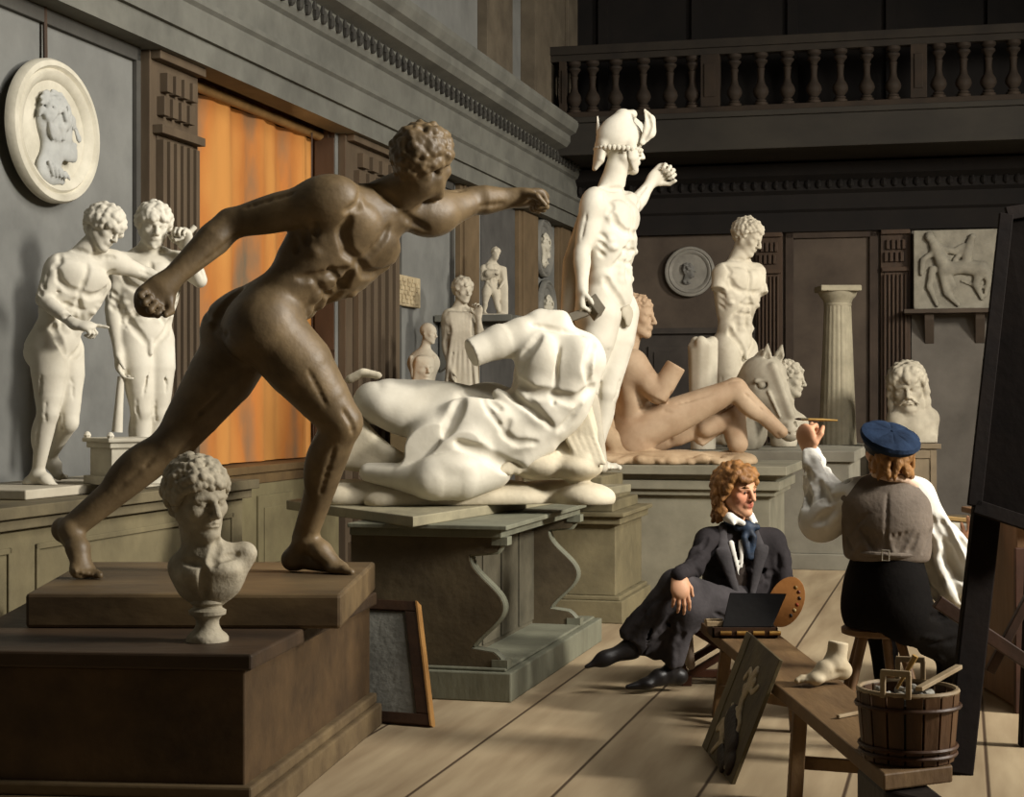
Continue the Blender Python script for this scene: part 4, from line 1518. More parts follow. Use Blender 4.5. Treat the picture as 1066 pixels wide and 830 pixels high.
# ---------------------------------------------------------------- the striding fighter
def build_fighter():
    Y0 = 6.4
    J = fig(Y0)
    px = Y0 / F
    H = 74 * px
    cl = Clay(.0065)
    neck, shR, shL = J(404, 208, 10), J(345, 208, -40), J(446, 224, 44)
    pel, hipR, hipL = J(266, 336, 0), J(284, 350, -22), J(256, 350, 26)
    (A, U, Fw), (PA, PU, PF) = torso(cl, neck, shL, shR, pel, hipL, hipR, H, fat=1.2)
    leg(cl, hipR, J(356, 440, -6), J(318, 562, 44), J(368, 596, 22), H, PF, PA, -1, r=1.34)
    leg(cl, hipL, J(180, 462, 8), J(74, 552, -6), J(90, 603, -30), H, PF, PA, 1, r=1.33, bend=True)
    arm(cl, shR, J(240, 233, -30), J(170, 298, -62), H, A, Fw, -1, r=1.42)
    hand(cl, J(172, 297, -62), cs(-.62, -.75, .3), cs(.3, -.1, .95), H, 1, .95, .85, r=1.25)
    arm(cl, shL, J(492, 209, 84), J(540, 206, 98), H, A, Fw, 1, r=1.32)
    hand(cl, J(537, 206, 98), cs(.9, .02, -.25), cs(.1, -.9, .4), H, 1, .95, .85, r=1.15)
    hc, f, u = J(442, 171, -4), cs(.60, .06, -.8), cs(.12, 1, .05)
    neckpiece(cl, neck, hc, f, u, H, 1.28)
    Q, Ax = head(cl, hc, f, u, H)
    hair(cl, Q, Ax, H, 230, .062, seed=3, low=-.26, spread=1.04)
    o = cl.mesh('striding_figure_statue', M_bronze, None, floor=SZ + .004, origin=J(200, 605, 0))
    tag(o, 'dark bronzed nude man lunging forward with arms flung wide on the worn slab', 'statue')


build_fighter()


# ---------------------------------------------------------------- the two youths on the cabinet
def build_twins():
    zb_ = CZ + .045
    t = thing('statue_pair', rw(.5, on_left(110, 510, .5)[0], CZ), 'white plaster pair of nude youths with a small altar on the cabinet by the window', 'statue')
    # left youth
    Y0 = 8.0
    J = fig(Y0); px = Y0 / F; H = 45 * px
    cl = Clay(.0058)
    neck, shR, shL = J(90, 262, 0), J(60, 277, -14), J(118, 272, 16)
    pel, hipR, hipL = J(57, 355, 0), J(50, 366, -12), J(69, 364, 12)
    (A, U, Fw), (PA, PU, PF) = torso(cl, neck, shL, shR, pel, hipL, hipR, H, fat=1.12)
    leg(cl, hipR, J(50, 430, -16), J(39, 494, -8), J(66, 511, -18), H, PF, PA, -1, 1.15)
    leg(cl, hipL, J(71, 440, 4), J(52, 476, 40), J(64, 500, 46), H, PF, PA, 1, 1.1, bend=True)
    arm(cl, shR, J(45, 312, -26), J(78, 338, -44), H, A, Fw, -1, 1.12)
    hand(cl, J(77, 338, -44), cs(.95, -.12, .1), cs(-.1, -.9, -.3), H, -1, .8, .4, point=0, r=1.1)
    arm(cl, shL, J(150, 285, 44), J(166, 290, 40), H, A, Fw, 1, 1.1)
    hc, f, u = J(108, 238, 0), cs(.80, -.42, .42), cs(.42, .85, -.1)
    neckpiece(cl, neck, hc, f, u, H, 1.05)
    Q, Ax = head(cl, hc, f, u, H)
    hair(cl, Q, Ax, H, 180, .075, seed=5, low=-.28, lock=.12, fringe=.12, spread=1.06)
    cl.cap(pel + PF * .42 * H - PU * .2 * H, pel + PF * .46 * H - PU * .42 * H, .07 * H, .06 * H, .05 * H)
    cl.mesh('youth_figure', M_white, t, floor=zb_ + .001)
    # right youth
    Y0 = 8.45
    J = fig(Y0); px = Y0 / F; H = 45 * px
    cl = Clay(.0060)
    neck, shR, shL = J(155, 262, 4), J(123, 275, -10), J(187, 273, 12)
    pel, hipR, hipL = J(150, 348, 0), J(139, 357, -8), J(163, 356, 6)
    (A, U, Fw), (PA, PU, PF) = torso(cl, neck, shL, shR, pel, hipL, hipR, H, fat=1.12)
    za = lambda p: np.array([p[0], p[1], zb_ + .14 * H])
    leg(cl, hipR, J(147, 428, -12), za(J(146, 490, -2)), J(146, 497, -30) * np.array([1, 1, 0]) + Z3 * (zb_ + .03), H, PF, PA, -1, 1.12)
    leg(cl, hipL, J(165, 430, 4), za(J(160, 490, 12)), J(172, 497, -12) * np.array([1, 1, 0]) + Z3 * (zb_ + .03), H, PF, PA, 1, 1.12)
    arm(cl, shR, J(117, 322, -14), J(124, 368, -24), H, A, Fw, -1, 1.12)
    hand(cl, J(124, 367, -24), cs(.08, -1, .05), cs(.9, 0, .1), H, -1, .5, .1, r=1.05)
    arm(cl, shL, J(208, 292, -2), J(195, 258, -8), H, A, Fw, 1, 1.05)
    hand(cl, J(195, 259, -8), cs(-.2, 1, .1), cs(-.5, 0, .8), H, 1, .8, .5, r=1.1)
    hc, f, u = J(160, 236, -4), cs(.38, -.16, .92), cs(.12, 1, .1)
    neckpiece(cl, neck, hc, f, u, H, 1.05)
    Q, Ax = head(cl, hc, f, u, H)
    hair(cl, Q, Ax, H, 180, .07, seed=6, low=-.22, lock=.1, fringe=.2, spread=1.05)
    cl.cap(pel + PF * .42 * H - PU * .18 * H, pel + PF * .48 * H - PU * .46 * H, .07 * H, .06 * H, .05 * H)
    cl.mesh('youth_figure', M_white, t, floor=zb_ + .001)
    MB().tube([J(126, 392, -26), J(124, 420, -26), J(122, 450, -26)], [.016, .02, .026], 10).build('lowered_torch', M_white, t, True)
    MB().tube([J(203, 236, -8), J(194, 246, -12), J(182, 250, -16)], [.014, .012, .010], 10).build('raised_torch', M_white, t, True)
    # altar
    c = rw(.56, on_left(128, 500, .56)[0], zb_)
    c = pt(128, 505, 8.05); c[2] = zb_
    ax_ = (nrm(RV * .8 - RU * .6), nrm(RV * .6 + RU * .8), Z3)
    hh = 1.3 - (456 - 415) * 8.05 / F - zb_
    mb = MB()
    mb.obox(c + Z3 * .02, ax_, (.135, .135, .02))
    mb.obox(c + Z3 * hh * .5, ax_, (.112, .112, hh * .5 - .02))
    mb.obox(c + Z3 * (hh - .025), ax_, (.125, .125, .02))
    mb.obox(c + Z3 * (hh - .008), ax_, (.14, .14, .01))
    mb.build('altar', mat('altar_plaster', (192, 186, 168), (164, 157, 140), 6, .75, .15), t, False, .006)
    for i, j in ((-1, -1), (1, -1)):
        mb = MB()
        mb.lathe(c + ax_[0] * .12 * i + ax_[1] * .12 * j + Z3 * hh, [(.012, 0), (.018, .012), (.012, .024), (.004, .03)], 8)
        mb.build('altar_knob', M_white, t, True)
    p0 = rw(.33, on_left(40, 512, .33)[0] - .1, 0); 
    f0, f1 = onz(40, 520, CZ), onz(186, 505, CZ)
    g = nrm(f1 - f0); nn = np.array([-g[1], g[0], 0])
    poly = [f0 - g * .1, f1 + g * .0, f1 + nn * .5, f0 - g * .1 + nn * .5]
    MB().prism([up(q, CZ + .002) for q in poly], Z3 * .043).build('base_slab', M_cream, t, False, .006)
    return t


build_twins()


# ---------------------------------------------------------------- Perseus with the winged helmet
def build_perseus():
    zf = .84
    Y0 = 10.62
    J = fig(Y0); px = Y0 / F; H = 50 * px
    t = thing('helmeted_statue', J(607, 493, 0) * np.array([1, 1, 0]) + Z3 * zf, 'tall white nude youth in a winged helmet stretching one arm forward beside the broken torso', 'statue')
    cl = Clay(.0072)
    neck, shR, shL = J(636, 197, 0), J(619, 209, -26), J(652, 212, 26)
    pel, hipR, hipL = J(634, 312, 0), J(626, 328, -16), J(645, 326, 14)
    (A, U, Fw), (PA, PU, PF) = torso(cl, neck, shL, shR, pel, hipL, hipR, H, chestA=J(650, 210, 28) - J(622, 205, -28), fat=1.12)
    za = lambda p: np.array([p[0], p[1], zf + .16 * H])
    gz = lambda p: np.array([p[0], p[1], zf + .035])
    leg(cl, hipR, J(609, 402, -8), za(J(592, 478, 14)), gz(J(612, 488, -2)), H, PF, PA, -1, 1.14)
    leg(cl, hipL, J(632, 408, 2), za(J(617, 474, 10)), gz(J(640, 485, -6)), H, PF, PA, 1, 1.12)
    arm(cl, shR, J(606, 263, -34), J(606, 302, -44), H, A, Fw, -1, 1.1)
    hand(cl, J(606, 301, -44), cs(-.1, -1, .1), cs(.9, 0, -.2), H, -1, .9, .6, r=1.1)
    arm(cl, shL, J(660, 215, 62), J(680, 187, 82), H, A, Fw, 1, 1.05)
    hand(cl, J(679, 188, 82), cs(.75, .6, -.1), cs(.3, -.3, .9), H, -1, .8, .6, r=1.1)
    hc, f, u = J(647, 156, 0), cs(.93, -.05, -.22), cs(-.02, 1, 0)
    neckpiece(cl, neck, hc, f, u, H, 1.1)
    Q, Ax = head(cl, hc, f, u, H)
    cl.mesh('figure', M_white, t, floor=zf + .002)
    # helmet
    cl = Clay(.0055)
    cl.ell(Q(0, .22, -.05), np.array((.40, .44, .50)) * H, Ax, .05 * H)
    cl.chain([Q(0, .45, -.12), Q(0, .66, .0), Q(0, .76, .20)], [.26 * H, .20 * H, .10 * H], .12 * H)
    cl.ell(Q(0, -.34, .20), np.array((.7, .46, .62)) * H, Ax, .04 * H, '-')
    cl.chain([Q(0, .05, -.44), Q(0, -.25, -.48), Q(0, -.44, -.56)], [.13 * H, .11 * H, .05 * H], .06 * H, sq=(Ax[0], 2.0))
    for s in (-1, 1):
        cl.chain([Q(.36 * s, .12, .10), Q(.33 * s, -.16, .16), Q(.26 * s, -.42, .24)], [.10 * H, .12 * H, .05 * H], .04 * H, sq=(Ax[0], .5))
    cl.mesh('helmet', M_white, t)
    for s in (-1, 1):
        cl = Clay(.005)
        cl.chain([Q(.36 * s, .14, .34), Q(.40 * s, .36, .46), Q(.42 * s, .60, .46), Q(.40 * s, .80, .34)], [.07 * H, .15 * H, .12 * H, .03 * H], .03 * H, sq=(Ax[0], .4))
        cl.groove([Q(.3 * s, .16, .36), Q(.3 * s, .46, .46), Q(.3 * s, .72, .38)], Ax[0] * s, .02 * H, .5, reach=.3 * H)
        cl.mesh('helmet_wing', M_white, t)
    mb = MB()
    for i in range(26):
        a_ = -2.5 + 5.0 * i / 25
        p_ = Q(.40 * math.sin(a_), -.02, -.05 + .49 * math.cos(a_) * -1)
        mb.lathe(p_, [(.006, -.016), (.017, -.004), (.017, .006), (.006, .016)], 7)
    mb.build('curl_fringe', M_white, t, True)
    MB().tube([J(627, 158, 6), J(623, 138, 6), J(622, 121, 6)], [.016, .014, .004], 8).build('rear_wing_tip', M_white, t, True)
    # sword hilt and fig leaf
    mb = MB()
    mb.obox(J(619, 320, -50), (nrm(J(625, 315, -52) - J(612, 325, -48)), cs(0.2, .4, 1), nrm(np.cross(nrm(J(625, 315, -52) - J(612, 325, -48)), cs(.2, .4, 1)))), (.03, .055, .055))
    mb.bar(J(612, 324, -48), J(594, 331, -44), .05, .05)
    mb.build('sword_hilt', mat('hilt_grey', (140, 132, 116), (104, 97, 84), 5, .6, .1), t, False, .004)
    cl = Clay(.006)
    cl.ell(pel + PF * .47 * H - PU * .34 * H, np.array((.14, .24, .05)) * H, (PA, PU, PF), .02)
    cl.ell(pel + PF * .44 * H - PU * .28 * H + PA * .12 * H, np.array((.10, .12, .05)) * H, (PA, PU, PF), .02)
    cl.ell(pel + PF * .44 * H - PU * .28 * H - PA * .12 * H, np.array((.10, .12, .05)) * H, (PA, PU, PF), .02)
    cl.mesh('fig_leaf', M_cream, t)
    # cloak hanging behind and down to the base
    cl = Clay(.009)
    g = np.random.default_rng(4)
    top_ = [J(612, 212, 30), J(620, 208, 42), J(634, 206, 52)]
    bot_ = [J(589, 340, 26), J(598, 360, 40), J(612, 372, 52)]
    for i in range(7):
        s_ = i / 6
        p0 = top_[0] + (top_[2] - top_[0]) * s_
        p1 = bot_[0] + (bot_[2] - bot_[0]) * s_
        m = (p0 + p1) / 2 + g.normal(size=3) * .01 + (J(590, 0, 0) - J(597, 0, 0)) * (1 - s_)
        cl.chain([p0, m, p1], [.035, .04, .035], .05)
    for i in range(5):
        p0 = J(603 + 5 * i, 352 + 5 * i, 34 + 4 * i); p1 = J(584 + 8 * i, 486, 16 + 4 * i)
        cl.chain([p0, (p0 + p1) / 2 + np.array([-.02, 0, 0]), p1], [.035, .045, .05], .03)
    for i in range(4):
        p0 = J(608 + 4 * i, 395 + 6 * i, -8 + 2 * i); p1 = J(606 + 7 * i, 487, -12 - 2 * i)
        cl.chain([p0, p1], [.022, .035], .02)
    cl.mesh('cloak', M_cream, t, floor=zf + .002)
    c = J(600, 500, 6); 
    return t


build_perseus()


# ---------------------------------------------------------------- the broken reclining torso on the table
def build_torso():
    Y0 = 8.25
    J = fig(Y0); px = Y0 / F; H = 60 * px
    cl = Clay(.0068)
    pel = J(470, 438, 0)
    # rock and mattress first, all one cast
    hipF, hipN = J(448, 420, 16), J(492, 470, -26)
    # far thigh, ending in a bent knee
    cl.chain([J(470, 438, 12), J(438, 426, 14), J(406, 420, 12), J(391, 420, 8)], [31 * px, 31 * px, 26 * px, 22 * px], .05)
    cl.ell(J(398, 423, -10), np.array((13, 12, 12)) * px, None, .03)
    cl.ell(J(420, 432, -8), np.array((44, 18, 22)) * px, (cs(.9, -.3, 0), cs(0, 0, 1), cs(.3, .9, 0)), .05)
    cl.chain([J(386, 416, 20), J(366, 440, 36), J(356, 470, 42)], [16 * px, 15 * px, 12 * px], .05)
    # near thigh, foreshortened, lower leg drawn back
    cl.chain([J(508, 484, -16), J(478, 493, -38), J(453, 498, -50)], [27 * px, 28 * px, 23 * px], .035)
    cl.ell(J(443, 503, -60), np.array((11, 10, 12)) * px, None, .03)
    cl.ell(J(470, 486, -56), np.array((22, 13, 10)) * px, None, .03)
    cl.chain([J(440, 500, -44), J(414, 496, -30), J(384, 492, -18)], [18 * px, 14 * px, 10 * px], .03)
    # pelvis and belly
    A_ = nrm(hipN - hipF)                                            # towards the near hip
    ax1 = nrm(J(530, 455, 0) - J(455, 432, 0))
    n1 = nrm(np.cross(ax1, A_)) * -1
    cl.ell(J(478, 442, 4), np.array((46, 40, 30)) * px, (ax1, A_, n1), .06)
    cl.ell(J(505, 448, -4), np.array((40, 38, 28)) * px, (ax1, A_, n1), .06)
    cl.ell(J(492, 436, -28), np.array((30, 22, 14)) * px, (ax1, cs(.3, 1, 0), cs(0, 0, 1)), .05)
    cl.ell(J(516, 438, -26), np.array((24, 20, 14)) * px, (ax1, cs(.3, 1, 0), cs(0, 0, 1)), .05)
    cl.ell(J(535, 458, -2), np.array((36, 36, 30)) * px, None, .06)
    cl.ell(J(464, 424, 10), np.array((36, 20, 26)) * px, None, .05)
    cl.ell(J(524, 450, -30), np.array((3.2, 4, 3)) * px, None, .008, '-')           # navel
    # groin
    cl.ell(J(466, 458, -38), np.array((9, 7, 9)) * px, None, .02)
    cl.cap(J(462, 458, -42), J(470, 468, -46), 4.5 * px, 4 * px, .015)
    for i in range(7):
        cl.ell(J(456 + 3 * i, 450 + 3 * (i % 3), -36 + 1 * i), 4 * px, None, .01)
    # rib cage, twisted up
    neck, shR, shL = J(578, 334, 6), J(540, 350, -14), J(606, 366, 4)
    U = nrm(J(580, 338, 0) - J(566, 438, 0)); A, U, Fw = frame_of(cs(.86, -.2, .30), U)
    if Fw[1] > 0: Fw = -Fw
    cl.ell(J(576, 392, 2), np.array((42, 54, 36)) * px, (A, U, Fw), .07)
    cl.ell(J(566, 430, 0), np.array((40, 38, 32)) * px, None, .07)
    cl.cap(J(545, 352, -6), J(606, 364, 2), 20 * px, 19 * px, .05)
    cl.ell(J(558, 372, -26), np.array((23, 27, 14)) * px, (A, U, Fw), .04)          # chest halves
    cl.ell(J(598, 378, -24), np.array((22, 28, 14)) * px, (A, U, Fw), .04)
    cl.ell(J(556, 402, -22), np.array((18, 20, 14)) * px, (A, U, Fw), .035)
    cl.ell(J(592, 412, -22), np.array((18, 22, 14)) * px, (A, U, Fw), .035)
    V_ = cs(.05, .05, 1)
    g_ = lambda pts, r=3.0, d=V_, dep=.3: cl.groove([J(x, y, 0) for x, y in pts], d, r * .8 * px, dep, k=r * 2.0 * px, reach=60 * px)
    g_([(480, 412), (474, 430), (462, 454)], 4)                                     # fold of the far groin
    g_([(560, 492), (530, 488), (500, 472), (474, 462)], 4)                         # fold of the near groin
    g_([(528, 440), (522, 452), (535, 462), (556, 462)], 2.5)
    g_([(500, 412), (508, 430), (521, 448)], 2)                                     # middle line of the belly
    g_([(484, 408), (505, 414), (520, 428)], 2.5)
    g_([(560, 352), (545, 372), (536, 392)], 3); g_([(616, 358), (608, 384), (612, 402)], 3)
    g_([(534, 398), (552, 412), (576, 412)], 3.5); g_([(578, 414), (598, 420), (616, 404)], 3.5)
    g_([(548, 418), (562, 436), (572, 446)], 2.5); g_([(602, 424), (590, 440), (580, 450)], 2.5)
    g_([(553, 346), (578, 350), (606, 354)], 2, cs(0, .3, 1))
    for i in range(4):
        g_([(522 + 9 * i, 404 + 7 * i), (538 + 8 * i, 420 + 6 * i)], 2.2)
    cl.cap(J(583, 350, -32), J(576, 420, -36), 2.0 * px, 2.0 * px, .012, op='-')      # middle furrow
    cl.ell(J(612, 372, -4), np.array((17, 22, 18)) * px, None, .04)                 # near shoulder
    cl.cap(J(560, 336, -6), J(582, 336, -2), 12 * px, 13 * px, .04)
    cl.cyl(J(576, 345, 0), J(577, 327, 4), 15 * px, 13 * px, .02)                   # broken neck
    cl.cap(J(562, 330, 0), J(546, 345, -8), 8 * px, 10 * px, .03)
    # raised arm stump
    cl.cap(J(540, 352, -12), J(520, 356, -18), 19 * px, 17 * px, .04)
    cl.cyl(J(524, 354, -16), J(490, 368, -28), 16.5 * px, 15 * px, .03)
    # flank: serratus like fingers in the hollow
    for i in range(5):
        cl.cap(J(518 + 7 * i, 410 + 6 * i, -16 - i), J(538 + 6 * i, 426 + 4 * i, -22 - i), 5.5 * px, 7 * px, .03)
    # supporting arm, folded along the belly
    cl.chain([J(612, 380, 0), J(597, 425, -6), J(576, 446, -12)], [18 * px, 16 * px, 14 * px], .04)
    cl.chain([J(576, 446, -14), J(548, 458, -26), J(522, 466, -30)], [13 * px, 12.5 * px, 9 * px], .03)
    cl.chain([J(568, 462, -14), J(545, 478, -24), J(522, 484, -26)], [12 * px, 10 * px, 6 * px], .03)
    o_rock = None
    t = thing('reclining_torso', onz(480, 520, TZ), 'large white headless reclining nude torso with cut limbs lying on the scroll table', 'statue')
    cl.mesh('figure', M_white, t, floor=TZ + .002)
    # rock bed with drapery
    cl = Clay(.009)
    g = np.random.default_rng(8)
    for i in range(26):
        x = 352 + 262 * g.random(); dd = g.uniform(-10, 46)
        yb = 500 - (x - 352) * .035
        p = J(x, yb, dd)
        cl.ell(np.array([p[0], p[1], TZ + .03]), np.array((30, 24, 14 + 5 * g.random())) * px * np.array([1, 1.2, 1]), None, .05)
    for i in range(9):
        x = 395 + 20 * i
        p = J(x, 500, -34 + 5.2 * i); p[2] = TZ + .02
        cl.ell(p, np.array((16, 16, 8 + 3 * g.random())) * px, None, .03)
    cl.ell(J(600, 486, 0), np.array((28, 30, 15)) * px, None, .03)
    cl.ell(J(560, 484, 0), np.array((30, 30, 16)) * px, None, .03)
    for i in range(7):                                               # folds on the left
        cl.chain([J(380 - 2 * i, 415 + 9 * i, 22), J(372 - 2 * i, 440 + 7 * i, -4), J(400 + 8 * i, 470 + 4 * i, -8)], [5 * px, 8 * px, 7 * px], .02)
    for i in range(8):                                               # drapery at the right end
        x = 588 + 5 * i
        cl.chain([J(606 + 1.5 * i, 405 + 6 * i, 22), J(x - 6, 446 + 3 * i, 12), J(x - 14, 478, -2 - 2 * i)], [6 * px, 6 * px, 7 * px], .012)
    for i in range(5):
        cl.chain([J(600 + 2 * i, 420, -8), J(590 + 7 * i, 455, -10), J(604 + 6 * i, 482, -20)], [3 * px, 3.5 * px, 3 * px], .01)
    for i in range(6):
        cl.chain([J(520 + 9 * i, 492 - i, -30 + 3 * i), J(534 + 9 * i, 478 - i, -26 + 3 * i)], [5 * px, 4 * px], .012)
    cl.chain([J(364, 395, 30), J(378, 388, 26), J(394, 391, 22)], [5 * px, 5 * px, 4 * px], .02)
    cl.mesh('rock_and_drapery', mat('rock_plaster', (208, 198, 174), (170, 158, 134), 4, .8, .15), t, floor=TZ + .002)
    return t


build_torso()
# ---------------------------------------------------------------- reclining youth on the broad pedestal
def build_recliner():
    Y0 = 11.9
    J = fig(Y0); px = Y0 / F; H = 44 * px
    t = thing('reclining_youth', onz(700, 478, ZR), 'plaster reclining youth with a cut-off forearm lying on the broad grey pedestal', 'statue')
    cl = Clay(.0085)
    M_rec = mat('plaster_orange_shade', (184, 160, 132), (152, 124, 96), 4, .7, .1)  # orange-brown shade on the white cast put into its colour
    neck, shR, shL = J(652, 368, 4), J(658, 380, -24), J(636, 384, 26)
    pel, hipR, hipL = J(655, 452, 0), J(664, 452, -16), J(658, 460, 16)
    U = nrm(neck - pel)
    (A, U, Fw), (PA, PU, PF) = torso(cl, neck, J(640, 384, 26), J(658, 380, -26), pel, J(655, 460, 18), J(664, 452, -18), H, fat=1.1)
    leg(cl, hipR, J(766, 405, -18), J(814, 450, -26), None, H, cs(.3, .9, 0), PA, -1, 1.2, feet=False)
    leg(cl, J(668, 462, 12), J(775, 424, 18), J(728, 458, 10), None, H, cs(.3, .9, 0), PA, 1, 1.0, feet=False)
    cl.chain([J(735, 445, 4), J(762, 432, 8), J(768, 462, 2)], [11 * px, 14 * px, 11 * px], .03)
    cl.ell(shR, np.array((16, 17, 16)) * px, None, .06)
    cl.chain([shR, J(672, 395, -30), J(684, 410, -34)], [13.5 * px, 13 * px, 11 * px], .05)
    cl.cyl(J(684, 414, -34), J(704, 380, -36), 11.5 * px, 10.5 * px, .02)
    cl.chain([shL, J(634, 420, 36), J(640, 455, 34)], [12 * px, 11 * px, 9 * px], .04)
    hc, f, u = J(663, 330, 0), cs(.86, -.06, .42), cs(.03, 1, .02)
    neckpiece(cl, neck, hc, f, u, H, 1.05)
    Q, Ax = head(cl, hc, f, u, H)
    hair(cl, Q, Ax, H, 140, .05, seed=9, front=.3, lock=.05)
    cl.mesh('figure', M_rec, t, floor=ZR + .002)
    cl = Clay(.011)
    g = np.random.default_rng(3)
    for i in range(46):
        x = g.uniform(606, 778); d = g.uniform(-42, 22)
        p = J(x, 470, d)
        cl.ell(np.array([p[0], p[1], ZR + .02]), np.array((g.uniform(12, 22), g.uniform(12, 20), g.uniform(5, 9))) * px, None, .05)
    for i in range(7):
        cl.chain([J(628 + 2 * i, 415 + 7 * i, -8), J(622 + 3 * i, 440 + 4 * i, -18), J(640 + 7 * i, 468 + i, -24)], [5 * px, 8 * px, 6 * px], .03)
    for i in range(60):
        x = 620 + 2.6 * i
        p = J(x, 474, -46 + g.uniform(-8, 4)); p[2] = ZR + .012 + g.uniform(0, .03)
        cl.ell(p, np.array((6, 5, 4)) * px * g.uniform(.6, 1.2), None, .012)
    cl.mesh('pelt_bed', mat('pelt_plaster', (190, 166, 134), (150, 124, 94), 4, .8, .2), t, floor=ZR + .002)


build_recliner()


# ---------------------------------------------------------------- armless standing torso at the back
ZF = .90
def build_hermes():
    Y0 = 14.35
    J = fig(Y0); px = Y0 / F; H = 37 * px
    cl = Clay(.009)
    neck, shR, shL = J(769, 270, 0), J(752, 285, -14), J(788, 284, 14)
    pel, hipR, hipL = J(764, 358, 0), J(756, 366, -12), J(774, 364, 8)
    (A, U, Fw), (PA, PU, PF) = torso(cl, neck, shL, shR, pel, hipL, hipR, H, fat=1.1)
    gz = lambda p, z: np.array([p[0], p[1], ZF + z])
    leg(cl, hipR, J(757, 424, -8), gz(J(755, 470, -2), .13 * H + .02), gz(J(775, 470, -14), .03), H, PF, PA, -1, 1.14)
    leg(cl, hipL, J(778, 424, 6), gz(J(772, 470, 20), .13 * H + .02), gz(J(790, 470, 12), .03), H, PF, PA, 1, 1.1)
    cl.ell(shR, np.array((10, 11, 11)) * px, None, .05)
    cl.cyl(J(751, 284, -14), J(748, 302, -22), 9 * px, 8 * px, .03)
    cl.ell(shL, np.array((9, 11, 10)) * px, None, .04)
    cl.cyl(J(787, 282, 10), J(793, 306, 0), 8.5 * px, 7 * px, .03)
    hc, f, u = J(778, 247, 0), cs(.78, -.42, .46), cs(.3, 1, .1)
    neckpiece(cl, neck, hc, f, u, H, 1.05)
    Q, Ax = head(cl, hc, f, u, H)
    hair(cl, Q, Ax, H, 130, .06, seed=12, front=.34)
    cl.cap(pel + PF * .42 * H - PU * .18 * H, pel + PF * .46 * H - PU * .4 * H, .07 * H, .06 * H, .05 * H)
    o = cl.mesh('standing_torso', M_cream, None, floor=ZF + .003, origin=gz(J(764, 470, 0), 0))
    tag(o, 'white standing nude without arms, head bowed, on the tall pedestal at the back', 'statue')
    # drapery stump
    cl = Clay(.009)
    J = fig(13.62); px = 13.62 / F
    b = J(732, 470, 0)
    for i in range(9):
        an = i / 9 * 2 * math.pi
        p = np.array([b[0] + 8 * px * math.cos(an), b[1] + 8 * px * math.sin(an), ZF])
        q = np.array([b[0] + 10 * px * math.cos(an + .2), b[1] + 10 * px * math.sin(an + .2), 1.3 + (415 - 356) * px - .04 * (i % 3)])
        cl.cap(p, q, 5 * px, 6 * px, .03)
    cl.cap(np.array([b[0], b[1], ZF]), np.array([b[0], b[1], 1.3 + 52 * px]), 10 * px, 11 * px, .03)
    o = cl.mesh('drapery_fragment', M_cream, None, floor=ZF + .003, origin=np.array([b[0], b[1], ZF]))
    tag(o, 'upright broken drapery stump with deep vertical folds left of the armless nude', 'sculpture fragment')


build_hermes()


